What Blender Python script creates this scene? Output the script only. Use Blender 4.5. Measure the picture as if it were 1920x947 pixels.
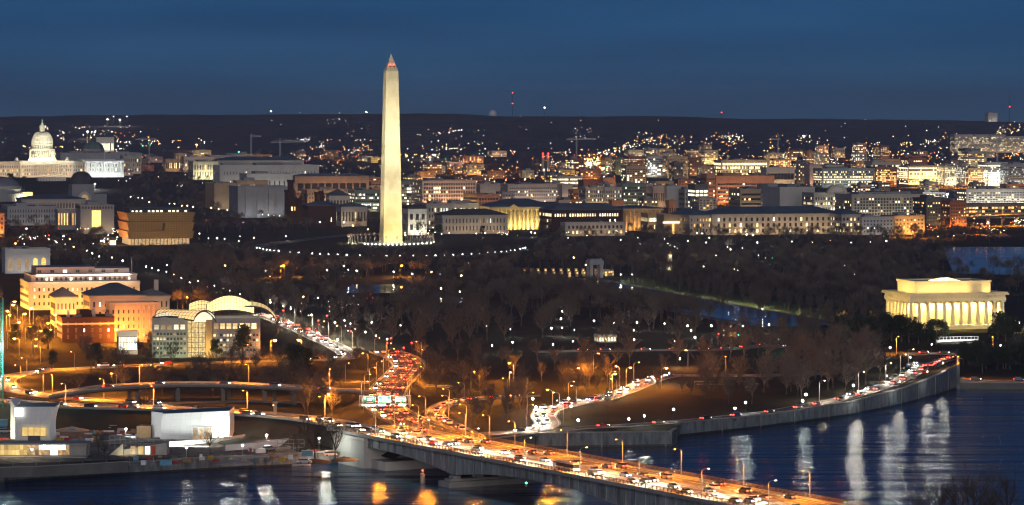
import bpy, math, random
from mathutils import Vector, Matrix, noise as mnoise
R = math.radians
PI = math.pi
random.seed(7)
for _o in list(bpy.data.objects):
    bpy.data.objects.remove(_o)
scene = bpy.context.scene
COL = scene.collection

# ------------------------------------------------------------------ camera
F, CX, HY, CAMZ = 6200.0, 960.0, 209.0, 131.0     # focal length in photo pixels, optical axis, horizon row, eye height
cam_d = bpy.data.cameras.new('camera')
cam = bpy.data.objects.new('camera', cam_d)
COL.objects.link(cam)
cam.location = (0, 0, CAMZ)
cam.rotation_euler = (R(90), 0, 0)
cam_d.sensor_width = 36.0
cam_d.lens = 36.0 * F / 1920.0
cam_d.shift_y = -(473.5 - HY) / 1920.0
cam_d.clip_start = 5.0
cam_d.clip_end = 60000.0
scene.camera = cam

# ------------------------------------------------------------------ sky, afterglow, exposure
SKY = 0.080
world = bpy.data.worlds.new('World')
scene.world = world
world.use_nodes = True
wn, wl = world.node_tree.nodes, world.node_tree.links
bg = wn['Background']
sky = wn.new('ShaderNodeTexSky')
sky.sky_type = 'NISHITA'
sky.sun_disc = False
sky.sun_elevation = R(3.0)
sky.sun_rotation = R(180)
sky.ozone_density = 6.0
sky.altitude = 100
tc = wn.new('ShaderNodeTexCoord')
mp = wn.new('ShaderNodeMapping')
mp.inputs['Scale'].default_value = (3.2, 3.2, 30.0)
nz = wn.new('ShaderNodeTexNoise')
nz.inputs['Scale'].default_value = 2.2
nz.inputs['Detail'].default_value = 5.0
nz.inputs['Roughness'].default_value = 0.55
cr = wn.new('ShaderNodeValToRGB')
cr.color_ramp.elements[0].position = 0.36
cr.color_ramp.elements[0].color = (2.0, 1.03, 1.03, 1)
cr.color_ramp.elements[1].position = 0.66
cr.color_ramp.elements[1].color = (1.50, 0.79, 0.83, 1)
mul = wn.new('ShaderNodeMixRGB')
mul.blend_type = 'MULTIPLY'
mul.inputs[0].default_value = 1.0
wl.new(tc.outputs['Generated'], mp.inputs[0])
wl.new(mp.outputs[0], nz.inputs['Vector'])
wl.new(nz.outputs[0], cr.inputs[0])
lift = wn.new('ShaderNodeVectorMath')          # the clear band above the dull layer at the very horizon
lift.operation = 'ADD'
lift.inputs[1].default_value = (0, 0, 0.10)
wl.new(tc.outputs['Generated'], lift.inputs[0])
wl.new(lift.outputs[0], sky.inputs[0])
wl.new(sky.outputs[0], mul.inputs[1])
wl.new(cr.outputs[0], mul.inputs[2])
wl.new(mul.outputs[0], bg.inputs[0])
bg.inputs[1].default_value = SKY

sun_d = bpy.data.lights.new('afterglow', 'SUN')      # the western afterglow behind the camera, very weak and wide
sun_d.energy = 0.72
sun_d.angle = R(40)
sun_d.color = (1.0, 0.92, 0.80)
sun = bpy.data.objects.new('afterglow', sun_d)
COL.objects.link(sun)
sun.rotation_euler = (R(78), 0, 0)

vs = scene.view_settings
vs.view_transform = 'Standard'
vs.look = 'None'
vs.exposure = 0.35
vs.gamma = 1.0
vs.use_curve_mapping = False
cy = scene.cycles
cy.use_denoising = True
cy.max_bounces = 3
cy.diffuse_bounces = 1
cy.glossy_bounces = 2
cy.transmission_bounces = 2
cy.sample_clamp_indirect = 2.0
cy.caustics_reflective = False
cy.caustics_refractive = False
cy.use_light_tree = True
cy.volume_bounces = 0
cy.filter_width = 1.2
scene.render.use_persistent_data = False

# ------------------------------------------------------------------ materials
M = {}
def mat(key, col, rough=0.85, var=0.25, scale=0.15, bump=0.0, metal=0.0, spec=0.3, col2=None, stretch=(1, 1, 1)):
    """surface with large and small noise variation of its own colour"""
    m = bpy.data.materials.new(key)
    m.use_nodes = True
    n, l = m.node_tree.nodes, m.node_tree.links
    b = n['Principled BSDF']
    tcn = n.new('ShaderNodeTexCoord')
    mpn = n.new('ShaderNodeMapping')
    mpn.inputs['Scale'].default_value = stretch
    t = n.new('ShaderNodeTexNoise')
    t.inputs['Scale'].default_value = scale
    t.inputs['Detail'].default_value = 6
    t.inputs['Roughness'].default_value = 0.65
    c = n.new('ShaderNodeValToRGB')
    lo = tuple(x * (1 - var) for x in col)
    hi = tuple(min(1, x * (1 + var)) for x in (col2 or col))
    c.color_ramp.elements[0].position = 0.3
    c.color_ramp.elements[1].position = 0.7
    c.color_ramp.elements[0].color = (*lo, 1)
    c.color_ramp.elements[1].color = (*hi, 1)
    l.new(tcn.outputs['Object'], mpn.inputs[0])
    l.new(mpn.outputs[0], t.inputs['Vector'])
    l.new(t.outputs[0], c.inputs[0])
    l.new(c.outputs[0], b.inputs['Base Color'])
    b.inputs['Roughness'].default_value = rough
    b.inputs['Metallic'].default_value = metal
    b.inputs['Specular IOR Level'].default_value = spec
    if bump:
        bp = n.new('ShaderNodeBump')
        bp.inputs['Strength'].default_value = bump
        bp.inputs['Distance'].default_value = 0.3
        l.new(t.outputs[0], bp.inputs['Height'])
        l.new(bp.outputs[0], b.inputs['Normal'])
    M[key] = m
    return m

def emis(key, col, strength, sample=False, var=0.0, scale=0.8, base=(0.02, 0.02, 0.02)):
    """something that gives off light: lamp, lit pane"""
    m = bpy.data.materials.new(key)
    m.use_nodes = True
    n, l = m.node_tree.nodes, m.node_tree.links
    b = n['Principled BSDF']
    b.inputs['Base Color'].default_value = (*base, 1)
    b.inputs['Roughness'].default_value = 0.3
    b.inputs['Emission Color'].default_value = (*col, 1)
    b.inputs['Emission Strength'].default_value = strength
    if var:
        tcn = n.new('ShaderNodeTexCoord')
        t = n.new('ShaderNodeTexNoise')
        t.inputs['Scale'].default_value = scale
        t.inputs['Detail'].default_value = 3
        geo = n.new('ShaderNodeObjectInfo')
        mr = n.new('ShaderNodeMapRange')
        mr.inputs['From Min'].default_value = 0.3
        mr.inputs['From Max'].default_value = 0.7
        mr.inputs['To Min'].default_value = strength * (1 - var)
        mr.inputs['To Max'].default_value = strength * (1 + var)
        l.new(tcn.outputs['Object'], t.inputs['Vector'])
        l.new(t.outputs[0], mr.inputs['Value'])
        rr = n.new('ShaderNodeMapRange')
        rr.inputs['To Min'].default_value = 0.45
        rr.inputs['To Max'].default_value = 1.4
        l.new(geo.outputs['Random'], rr.inputs['Value'])
        mm = n.new('ShaderNodeMath')
        mm.operation = 'MULTIPLY'
        l.new(mr.outputs[0], mm.inputs[0])
        l.new(rr.outputs[0], mm.inputs[1])
        l.new(mm.outputs[0], b.inputs['Emission Strength'])
    if not sample:
        m.cycles.emission_sampling = 'NONE'
    M[key] = m
    return m

# stone, brick, concrete
mat('marble', (0.62, 0.58, 0.48), 0.8, 0.14, 0.08, stretch=(1, 1, 3))
mat('limestone', (0.42, 0.39, 0.34), 0.85, 0.16, 0.06)
mat('pale_stone', (0.52, 0.50, 0.47), 0.85, 0.14, 0.07)
mat('pink_stone', (0.50, 0.40, 0.34), 0.85, 0.14, 0.07)
mat('grey_stone', (0.30, 0.31, 0.33), 0.85, 0.18, 0.06)
mat('concrete', (0.33, 0.32, 0.30), 0.9, 0.25, 0.12, bump=0.2)
mat('dark_concrete', (0.13, 0.13, 0.13), 0.9, 0.3, 0.1)
mat('seawall_stone', (0.17, 0.20, 0.215), 0.85, 0.6, 0.5, bump=0.5, stretch=(1, 1, 0.25))
mat('brick', (0.23, 0.10, 0.065), 0.9, 0.25, 0.12)
mat('dark_brick', (0.050, 0.022, 0.018), 0.9, 0.25, 0.12)
mat('orange_brick', (0.45, 0.22, 0.12), 0.9, 0.2, 0.1)
mat('tan_stone', (0.42, 0.31, 0.20), 0.88, 0.18, 0.08)
mat('glass_dark', (0.03, 0.035, 0.045), 0.12, 0.3, 0.2, spec=0.7)
mat('green_glass', (0.16, 0.22, 0.18), 0.25, 0.2, 0.2, spec=0.7)
mat('roof_dark', (0.07, 0.075, 0.085), 0.8, 0.35, 0.09)
mat('roof_blue', (0.10, 0.14, 0.17), 0.55, 0.3, 0.05)
mat('roof_copper', (0.12, 0.19, 0.18), 0.7, 0.3, 0.1)
mat('roof_grey', (0.22, 0.23, 0.25), 0.8, 0.25, 0.07)
mat('white_paint', (0.72, 0.74, 0.76), 0.55, 0.07, 0.25)
mat('metal_grey', (0.32, 0.32, 0.33), 0.45, 0.2, 0.6, metal=0.5)
mat('metal_dark', (0.05, 0.05, 0.055), 0.5, 0.2, 0.6, metal=0.3)
mat('rail_steel', (0.16, 0.12, 0.09), 0.6, 0.3, 0.5, metal=0.2)
mat('wet_stone', (0.035, 0.04, 0.035), 0.4, 0.4, 0.5, spec=0.5)
mat('bridge_steel', (0.25, 0.27, 0.28), 0.7, 0.6, 0.45, bump=0.15, stretch=(1, 1, 0.16))
mat('deck_concrete', (0.17, 0.16, 0.145), 0.8, 0.2, 0.15, spec=0.3)
mat('asphalt', (0.075, 0.072, 0.070), 0.75, 0.25, 0.2, spec=0.4)
mat('road_paint', (0.70, 0.69, 0.66), 0.6, 0.2, 1.0)
mat('kerb_stone', (0.28, 0.27, 0.26), 0.9, 0.2, 0.3)
mat('path_stone', (0.20, 0.19, 0.17), 0.9, 0.2, 0.2)
mat('bank_turf', (0.032, 0.030, 0.020), 0.95, 0.5, 0.12, bump=0.8)
mat('soil', (0.085, 0.065, 0.048), 0.95, 0.4, 0.2, bump=0.6)
mat('grass', (0.040, 0.046, 0.026), 0.95, 0.45, 0.02, col2=(0.050, 0.045, 0.030))
mat('lawn', (0.052, 0.075, 0.028), 0.95, 0.35, 0.05)
mat('twig_near', (0.075, 0.058, 0.045), 0.95, 0.3, 0.5)
mat('site_earth', (0.035, 0.032, 0.030), 0.95, 0.5, 0.55, bump=0.8, col2=(0.20, 0.17, 0.14))
mat('bark', (0.10, 0.082, 0.068), 0.95, 0.3, 1.2)
mat('twig', (0.125, 0.104, 0.088), 0.95, 0.3, 0.5)
mat('twig_pale', (0.19, 0.155, 0.125), 0.95, 0.3, 0.5)
mat('leaf', (0.030, 0.048, 0.022), 0.6, 0.45, 0.6, spec=0.5)
mat('hill_wood', (0.050, 0.045, 0.042), 1.0, 0.5, 0.012)
mat('bronze', (0.30, 0.17, 0.08), 0.5, 0.2, 0.2, metal=0.4)
mat('copper_green', (0.13, 0.25, 0.20), 0.7, 0.2, 0.5)
mat('crane_teal', (0.05, 0.32, 0.26), 0.5, 0.2, 0.5)
mat('crane_white', (0.55, 0.55, 0.55), 0.5, 0.2, 0.5)
mat('blue_paint', (0.12, 0.34, 0.50), 0.5, 0.2, 0.4)
mat('red_paint', (0.42, 0.05, 0.03), 0.5, 0.2, 0.4)
mat('yellow_paint', (0.55, 0.33, 0.03), 0.5, 0.2, 0.4)
mat('timber', (0.30, 0.20, 0.11), 0.8, 0.3, 1.5)
mat('sign_green', (0.01, 0.14, 0.075), 0.45, 0.1, 0.5)
mat('sign_white', (0.8, 0.8, 0.78), 0.5, 0.05, 0.5)
mat('tyre', (0.02, 0.02, 0.02), 0.8, 0.1, 1)
mat('flag_red', (0.50, 0.03, 0.04), 0.8, 0.1, 1)
mat('flag_white', (0.75, 0.75, 0.75), 0.8, 0.05, 1)
mat('flag_blue', (0.02, 0.04, 0.20), 0.8, 0.1, 1)
for nm, c in (('silver', (0.45, 0.46, 0.48)), ('white', (0.75, 0.75, 0.75)), ('black', (0.02, 0.02, 0.022)), ('grey', (0.15, 0.155, 0.16)),
              ('red', (0.35, 0.02, 0.02)), ('blue', (0.03, 0.07, 0.22)), ('tan', (0.35, 0.28, 0.18)), ('green', (0.03, 0.10, 0.05))):
    mat('car_' + nm, c, 0.3, 0.05, 0.5, spec=0.6)
# light givers
WARM, AMBER, SODIUM, COOL, NEUT = (1.0, 0.72, 0.34), (1.0, 0.52, 0.14), (1.0, 0.36, 0.05), (0.80, 0.93, 1.0), (1.0, 0.90, 0.70)
emis('pane_warm', (1.0, 0.70, 0.30), 2.5, var=0.5, scale=0.9)
emis('pane_pale', (1.0, 0.88, 0.58), 2.7, var=0.5, scale=0.9)
emis('pane_cool', (0.85, 0.95, 0.85), 2.1, var=0.5, scale=0.9)
emis('pane_dim', (1.0, 0.62, 0.28), 0.4, var=0.6, scale=0.9)
emis('pane_amber', (1.0, 0.50, 0.13), 2.0, var=0.5, scale=0.9)
emis('pane_honey', (1.0, 0.70, 0.28), 1.4, var=0.5, scale=0.9)
emis('pane_ivory', (1.0, 0.86, 0.56), 1.0, var=0.5, scale=0.9)
emis('bulb_white', (1.0, 0.96, 0.86), 26)
emis('bulb_pale', (1.0, 0.88, 0.66), 9)
emis('bulb_faint', (1.0, 0.94, 0.84), 4.5)
emis('bulb_cool', (0.86, 1.0, 0.95), 26)
emis('bulb_warm', (1.0, 0.72, 0.36), 22)
emis('bulb_sodium', (1.0, 0.36, 0.05), 20)
emis('bulb_red', (1.0, 0.03, 0.02), 14)
emis('bulb_green', (0.05, 1.0, 0.45), 10)
emis('headlamp', (1.0, 0.93, 0.80), 30)
emis('taillamp', (1.0, 0.03, 0.015), 26)
emis('dot_white', (1.0, 0.95, 0.85), 8)
emis('dot_warm', (1.0, 0.66, 0.30), 8)
emis('dot_orange', (1.0, 0.36, 0.07), 8)
emis('dot_red', (1.0, 0.05, 0.03), 7)
emis('dot_green', (0.2, 1.0, 0.6), 4)

# ------------------------------------------------------------------ meshes and objects
class MB:
    """collects faces; build() links them as ONE mesh object"""
    def __init__(s):
        s.v, s.f, s.m = [], [], []
    def add(s, vs, fs, mi=0):
        o = len(s.v)
        s.v.extend(tuple(p) for p in vs)
        for f in fs:
            s.f.append(tuple(i + o for i in f))
            s.m.append(mi)
    def quad(s, a, b, c, d, mi=0):
        s.add([a, b, c, d], [(0, 1, 2, 3)], mi)
    def box(s, x0, y0, z0, x1, y1, z1, mi=0, mt=None):
        s.add([(x0, y0, z0), (x1, y0, z0), (x1, y1, z0), (x0, y1, z0), (x0, y0, z1), (x1, y0, z1), (x1, y1, z1), (x0, y1, z1)],
              [(0, 1, 5, 4), (1, 2, 6, 5), (2, 3, 7, 6), (3, 0, 4, 7), (0, 3, 2, 1)], mi)
        o = len(s.v) - 8
        s.f.append((o + 4, o + 5, o + 6, o + 7))
        s.m.append(mi if mt is None else mt)
    def prism(s, poly, z0, z1, mi=0, mt=None):
        n = len(poly)
        zz0 = z0 if callable(z0) else (lambda p: z0)
        zz1 = z1 if callable(z1) else (lambda p: z1)
        vs = [(p[0], p[1], zz0(p)) for p in poly] + [(p[0], p[1], zz1(p)) for p in poly]
        s.add(vs, [(i, (i + 1) % n, n + (i + 1) % n, n + i) for i in range(n)], mi)
        o = len(s.v) - 2 * n
        s.f.append(tuple(o + n + i for i in range(n)))
        s.m.append(mi if mt is None else mt)
        s.f.append(tuple(o + i for i in reversed(range(n))))
        s.m.append(mi)
    def tube(s, pts, rad, n=6, mi=0, cap=True):
        pts = [Vector(p) for p in pts]
        if not hasattr(rad, '__len__'):
            rad = [rad] * len(pts)
        rings = []
        for i, p in enumerate(pts):
            t = (pts[min(i + 1, len(pts) - 1)] - pts[max(i - 1, 0)])
            if t.length < 1e-9:
                t = Vector((0, 0, 1))
            t.normalize()
            a = t.orthogonal().normalized() if abs(t.z) < 0.95 else Vector((1, 0, 0))
            a = (a - t * a.dot(t)).normalized()
            b = t.cross(a)
            rings.append([p + (a * math.cos(2 * PI * k / n) + b * math.sin(2 * PI * k / n)) * rad[i] for k in range(n)])
        vs = [q for r in rings for q in r]
        fs = []
        for i in range(len(pts) - 1):
            for k in range(n):
                k2 = (k + 1) % n
                fs.append((i * n + k, i * n + k2, (i + 1) * n + k2, (i + 1) * n + k))
        if cap:
            fs.append(tuple(reversed(range(n))))
            fs.append(tuple((len(pts) - 1) * n + k for k in range(n)))
        s.add(vs, fs, mi)
    def lathe(s, prof, n=24, c=(0, 0), mi=0, cap=True, a0=0.0):
        vs, fs = [], []
        for r, z in prof:
            for k in range(n):
                a = a0 + 2 * PI * k / n
                vs.append((c[0] + r * math.cos(a), c[1] + r * math.sin(a), z))
        for i in range(len(prof) - 1):
            for k in range(n):
                k2 = (k + 1) % n
                fs.append((i * n + k, i * n + k2, (i + 1) * n + k2, (i + 1) * n + k))
        if cap:
            fs.append(tuple((len(prof) - 1) * n + k for k in range(n)))
        s.add(vs, fs, mi)
    def grid(s, fn, nu, nv, mi=0):
        vs = [fn(i / nu, j / nv) for j in range(nv + 1) for i in range(nu + 1)]
        w = nu + 1
        for j in range(nv):
            for i in range(nu):
                k = mi(i, j) if callable(mi) else mi
                s.m.append(k)
                s.f.append(tuple(len(s.v) + q for q in (j * w + i, j * w + i + 1, (j + 1) * w + i + 1, (j + 1) * w + i)))
        s.v.extend(tuple(p) for p in vs)
    def mesh(s, name, mats, smooth=False):
        me = bpy.data.meshes.new(name)
        me.from_pydata(s.v, [], s.f)
        for m in (mats if isinstance(mats, (list, tuple)) else [mats]):
            me.materials.append(M[m] if isinstance(m, str) else m)
        if any(s.m):
            me.polygons.foreach_set('material_index', s.m)
        if smooth:
            me.polygons.foreach_set('use_smooth', [True] * len(s.f))
        me.update()
        return me
    def build(s, name, mats, parent=None, smooth=False, loc=None):
        return link(name, s.mesh(name, mats, smooth), parent, loc)

def link(name, data, parent=None, loc=None, rz=None, scale=None):
    o = bpy.data.objects.new(name, data)
    COL.objects.link(o)
    if parent is not None:
        o.parent = parent
    if loc is not None:
        o.location = loc
    if rz is not None:
        o.rotation_euler = (0, 0, rz)
    if scale is not None:
        o.scale = scale
    return o
def tag(o, label=None, cat=None, group=None, kind=None):
    if label: o['label'] = label
    if cat: o['category'] = cat
    if group: o['group'] = group
    if kind: o['kind'] = kind
    return o
def thing(name, label, cat, loc=(0, 0, 0), rz=0.0, group=None):
    o = link(name, None, None, loc, rz)
    o.empty_display_size = 1.0
    return tag(o, label, cat, group)
def lamp(kind, parent, loc, col, watt, radius=0.3, name='lamp_light', data=None, rot=None, **kw):
    if data is None:
        data = bpy.data.lights.new(name, kind)
        data.color = col
        data.energy = watt
        if kind in ('POINT', 'SPOT'):
            data.shadow_soft_size = radius
        for k, v in kw.items():
            setattr(data, k, v)
    o = link(name, data, parent, loc)
    if rot is not None:
        o.rotation_euler = rot
    return o
def aim(o, target):
    """point a light that has a parent (given in the parent's space) at a target in the same space"""
    d = Vector(target) - Vector(o.location)
    o.rotation_euler = d.to_track_quat('-Z', 'Y').to_euler()

# ------------------------------------------------------------------ where things are
ROT = R(14.7)                      # the city grid against the line of sight
def sstep(t):
    t = max(0.0, min(1.0, t))
    return t * t * (3 - 2 * t)
def interp(x, tab):
    if x <= tab[0][0]: return tab[0][1]
    for (a, b), (c, d) in zip(tab, tab[1:]):
        if x <= c:
            return b + (d - b) * (x - a) / (c - a)
    return tab[-1][1]
SHORE = [(-900, 918), (0, 905), (200, 892), (430, 879), (560, 873), (640, 868), (690, 868), (830, 858), (1005, 841), (1010, 840), (1268, 836), (1274, 818),
         (1440, 800), (1600, 778), (1700, 757), (1760, 740), (1793, 729), (1800, 729), (2800, 735)]
SHORE_Z = [(-900, 4.2), (690, 4.2), (700, 4.5), (1005, 5.2), (1268, 5.2), (1274, 5.0), (1440, 4.6), (1600, 5.4), (1700, 6.8), (1760, 8.6), (1794, 10.4), (1797, 3.0), (2800, 3.0)]
RIDGE = [(-900, 221), (0, 218), (200, 216), (300, 215), (430, 217), (600, 214), (700, 213.5), (860, 214), (900, 216.5), (960, 218), (1150, 217.5), (1300, 219), (1380, 221), (1500, 222), (1620, 224.5), (1780, 226), (1900, 228), (2800, 230)]
def shore_y(px):
    return F * CAMZ / (interp(px, SHORE) - HY)
def bump_(X, Y, cx, cy_, r0, r1):
    d = math.hypot(X - cx, Y - cy_)
    return 1 - sstep((d - r0) / (r1 - r0))
def gz(X, Y):
    px = CX + F * X / max(Y, 1)
    z = 5.0 + 3.0 * sstep((Y - 2200) / 1500) + 12.0 * sstep((Y - 4500) / 3000)
    z = max(z, 5.0 + 6.0 * bump_(X, Y, 236, 1850, 45, 110))                 # temple mound
    z = z + 2.5 * bump_(X, Y, -112, 3050, 40, 260)                          # obelisk mound
    z = z + 8.5 * bump_(X, Y, -400, 1980, 190, 330)                         # hill of the terraced buildings
    z = z + 16.0 * bump_(X, Y, -800, 5600, 480, 1000)                       # domed building's hill
    k = 1 - sstep((Y - shore_y(px)) / 130.0)
    z = z * (1 - k) + interp(px, SHORE_Z) * k
    if Y > 7000:
        rz = CAMZ - (interp(px, RIDGE) - HY) / F * 11000.0 + 7 * mnoise.noise(Vector((X * 0.002, Y * 0.002, 3))) + 2.5 * mnoise.noise(Vector((X * 0.012, Y * 0.01, 1)))
        t = (Y - 7400) / 3600
        if t < 1:
            z = z + (rz - z) * sstep(t) * (0.86 + 0.14 * mnoise.noise(Vector((X * 0.0012, Y * 0.0012, 9))) if t < 0.9 else 1.0)
        else:
            z = rz - (Y - 11000) * 0.02
    return z
def P(px, py, z=None, dz=0.0):
    """the ground (or the level z) where the photo shows it at px, py"""
    if z is not None:
        Y = F * (CAMZ - z) / (py - HY)
        return Vector(((px - CX) / F * Y, Y, z))
    zz = 6.0
    for _ in range(14):
        Y = F * (CAMZ - zz) / (py - HY)
        zz = 0.5 * zz + 0.5 * gz((px - CX) / F * Y, Y)
    Y = F * (CAMZ - zz) / (py - HY)
    X = (px - CX) / F * Y
    return Vector((X, Y, gz(X, Y) + dz))
def zat(py, Y):
    return CAMZ - (py - HY) / F * Y
def xat(px, Y):
    return (px - CX) / F * Y
def pix(v):
    return (CX + F * v[0] / v[1], HY + F * (CAMZ - v[2]) / v[1])
# ================================================================== the setting: water, ground, hills, walls
def water_mat(key, deep, rough, bs, sc, swell=0.0):
    m = bpy.data.materials.new(key)
    m.use_nodes = True
    n, l = m.node_tree.nodes, m.node_tree.links
    b = n['Principled BSDF']
    b.inputs['Base Color'].default_value = (*deep, 1)
    b.inputs['Roughness'].default_value = rough
    b.inputs['IOR'].default_value = 1.33
    t0 = n.new('ShaderNodeTexCoord')
    mp0 = n.new('ShaderNodeMapping')
    mp0.inputs['Scale'].default_value = (0.05, 0.16, 1)
    mp0.inputs['Rotation'].default_value = (0, 0, R(8))
    a = n.new('ShaderNodeTexNoise')
    a.inputs['Scale'].default_value = sc
    a.inputs['Detail'].default_value = 5
    a.inputs['Roughness'].default_value = 0.62
    bp = n.new('ShaderNodeBump')
    bp.inputs['Strength'].default_value = bs
    bp.inputs['Distance'].default_value = 1.0
    l.new(t0.outputs['Object'], mp0.inputs[0])
    l.new(mp0.outputs[0], a.inputs['Vector'])
    l.new(bp.outputs[0], b.inputs['Normal'])
    mp1 = n.new('ShaderNodeMapping')
    mp1.inputs['Scale'].default_value = (0.010, 0.055, 1)
    mp1.inputs['Rotation'].default_value = (0, 0, R(4))
    c = n.new('ShaderNodeTexNoise')
    c.inputs['Scale'].default_value = 1.0
    c.inputs['Detail'].default_value = 4
    mr = n.new('ShaderNodeMapRange')
    mr.inputs['From Min'].default_value = 0.35
    mr.inputs['From Max'].default_value = 0.65
    mr.inputs['To Min'].default_value = rough * 0.65
    mr.inputs['To Max'].default_value = rough * 1.4
    l.new(t0.outputs['Object'], mp1.inputs[0])
    l.new(mp1.outputs[0], c.inputs['Vector'])
    l.new(c.outputs[0], mr.inputs['Value'])
    l.new(mr.outputs[0], b.inputs['Roughness'])
    add = n.new('ShaderNodeMath')               # short chop riding on long slow ripples
    add.operation = 'MULTIPLY_ADD'
    add.inputs[1].default_value = swell
    l.new(c.outputs[0], add.inputs[0])
    l.new(a.outputs[0], add.inputs[2])
    l.new(add.outputs[0], bp.inputs['Height'])
    M[key] = m
water_mat('river_water', (0.002, 0.026, 0.10), 0.11, 0.24, 5.0, 16.0)
water_mat('still_water', (0.002, 0.018, 0.07), 0.10, 0.03, 4.0)

wm = MB()
wm.quad((-2500, 300, 0), (2500, 300, 0), (2500, 1900, 0), (-2500, 1900, 0))
tag(wm.build('river', 'river_water'), kind='structure')

# ground material: winter turf near, streets and roofs of grey towards the city, woods on the far hills
def ground_mat():
    m = bpy.data.materials.new('ground_cover')
    m.use_nodes = True
    n, l = m.node_tree.nodes, m.node_tree.links
    b = n['Principled BSDF']
    g = n.new('ShaderNodeNewGeometry')
    sx = n.new('ShaderNodeSeparateXYZ')
    l.new(g.outputs['Position'], sx.inputs[0])
    t = n.new('ShaderNodeTexNoise')
    t.inputs['Scale'].default_value = 0.035
    t.inputs['Detail'].default_value = 8
    t.inputs['Roughness'].default_value = 0.7
    l.new(g.outputs['Position'], t.inputs['Vector'])
    def ramp(c0, c1, src):
        r = n.new('ShaderNodeValToRGB')
        r.color_ramp.elements[0].position = 0.33
        r.color_ramp.elements[1].position = 0.68
        r.color_ramp.elements[0].color = (*c0, 1)
        r.color_ramp.elements[1].color = (*c1, 1)
        l.new(src.outputs[0], r.inputs[0])
        return r
    turf = ramp((0.032, 0.036, 0.020), (0.068, 0.062, 0.042), t)
    t2 = n.new('ShaderNodeTexNoise')
    t2.inputs['Scale'].default_value = 0.012
    t2.inputs['Detail'].default_value = 8
    l.new(g.outputs['Position'], t2.inputs['Vector'])
    town = ramp((0.030, 0.029, 0.027), (0.075, 0.068, 0.062), t2)
    wood = ramp((0.028, 0.026, 0.032), (0.105, 0.092, 0.095), t2)
    def mixy(a, bb, y0, y1):
        mr = n.new('ShaderNodeMapRange')
        mr.inputs['From Min'].default_value = y0
        mr.inputs['From Max'].default_value = y1
        l.new(sx.outputs[1], mr.inputs['Value'])
        x = n.new('ShaderNodeMixRGB')
        l.new(mr.outputs[0], x.inputs[0])
        l.new(a.outputs[0], x.inputs[1])
        l.new(bb.outputs[0], x.inputs[2])
        return x
    q = mixy(mixy(turf, town, 3200, 3600), wood, 7000, 8200)
    l.new(q.outputs[0], b.inputs['Base Color'])
    b.inputs['Roughness'].default_value = 0.95
    b.inputs['Specular IOR Level'].default_value = 0.1
    M['ground_cover'] = m
ground_mat()
cols = []
x = -900.0
while x < 2700:
    cols.append(x)
    x += 10 if -60 < x < 1980 else 40
cols += [689.5, 690.5, 1269, 1273, 1793, 1794, 1797, 1799]
cols = sorted(set(cols))
NR = 190
gm = MB()
def gpt(i, j):
    px = cols[i]
    y0 = shore_y(px) + 0.6
    Y = y0 * (15000.0 / y0) ** ((j / NR) ** 1.12)
    X = (px - CX) / F * Y
    return (X, Y, gz(X, Y))
gm.v = [gpt(i, j) for j in range(NR + 1) for i in range(len(cols))]
w_ = len(cols)
for j in range(NR):
    for i in range(w_ - 1):
        gm.f.append((j * w_ + i, j * w_ + i + 1, (j + 1) * w_ + i + 1, (j + 1) * w_ + i))
        gm.m.append(0)
tag(gm.build('ground', 'ground_cover', smooth=True), kind='structure')
# the earth under the bank, closing the ground sheet down to the river bed
im = MB()
im.prism([(95, 880), (330, 860), (330, 1010), (250, 1030), (150, 1022), (105, 985)], -2, 3.0)
tag(im.build('island_bank', 'grass'), kind='structure')

def shore_wall(name, label, px0, px1, step, mats, th=1.4, rise=0.7, joints=True):
    t = thing(name, label, 'sea wall', (0, 0, 0))
    a, b = MB(), MB()
    pts = []
    x = px0
    while True:
        x = min(x, px1)
        Y = shore_y(x)
        pts.append(Vector(((x - CX) / F * Y, Y, interp(x, SHORE_Z))))
        if x >= px1: break
        x += step
    nrm = []
    for i in range(len(pts)):
        d = pts[min(i + 1, len(pts) - 1)] - pts[max(i - 1, 0)]
        d.z = 0
        d.normalize()
        nrm.append(Vector((d.y, -d.x, 0)))
    def rib(mb, off0, off1, zb, zt):
        n = len(pts)
        for i in range(n - 1):
            p, q, np_, nq = pts[i], pts[i + 1], nrm[i], nrm[i + 1]
            A, B = p + np_ * off0, q + nq * off0
            C, D = p + np_ * off1, q + nq * off1
            f = lambda v, z: (v.x, v.y, z)
            mb.quad(f(A, zb(p)), f(B, zb(q)), f(B, zt(q)), f(A, zt(p)))
            mb.quad(f(A, zt(p)), f(B, zt(q)), f(D, zt(q)), f(C, zt(p)))
            mb.quad(f(D, zb(q)), f(C, zb(p)), f(C, zt(p)), f(D, zt(q)))
            mb.quad(f(A, zb(p)), f(C, zb(p)), f(D, zb(q)), f(B, zb(q)))
    rib(a, 0.0, -th, lambda p: -2.0, lambda p: p.z + rise - 0.45)
    w_f = MB(); rib(w_f, 0.10, -0.02, lambda p: -2.0, lambda p: 0.75); w_f.build('wet_foot', 'wet_stone', t)
    rib(b, 0.22, -th - 0.2, lambda p: p.z + rise - 0.45, lambda p: p.z + rise)
    a.build('wall_face', mats, t)
    b.build('coping', 'kerb_stone', t)
    if joints:
        acc = 0
        for i in range(1, len(pts) - 1):
            acc += (pts[i] - pts[i - 1]).length
            if acc > 24:
                acc = 0
                j = MB()
                p, nn = pts[i], nrm[i]
                d = Vector((-nn.y, nn.x, 0))
                A = p + nn * 0.0 - d * 0.25
                B = p + nn * 0.14 + d * 0.25
                j.prism([(p + nn * 0.12 - d * 0.3)[:2], (p + nn * 0.12 + d * 0.3)[:2], (p - nn * 0.1 + d * 0.3)[:2], (p - nn * 0.1 - d * 0.3)[:2]], -1.0, p.z + rise - 0.5)
                j.build('buttress', 'kerb_stone', t)
    return t
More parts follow.
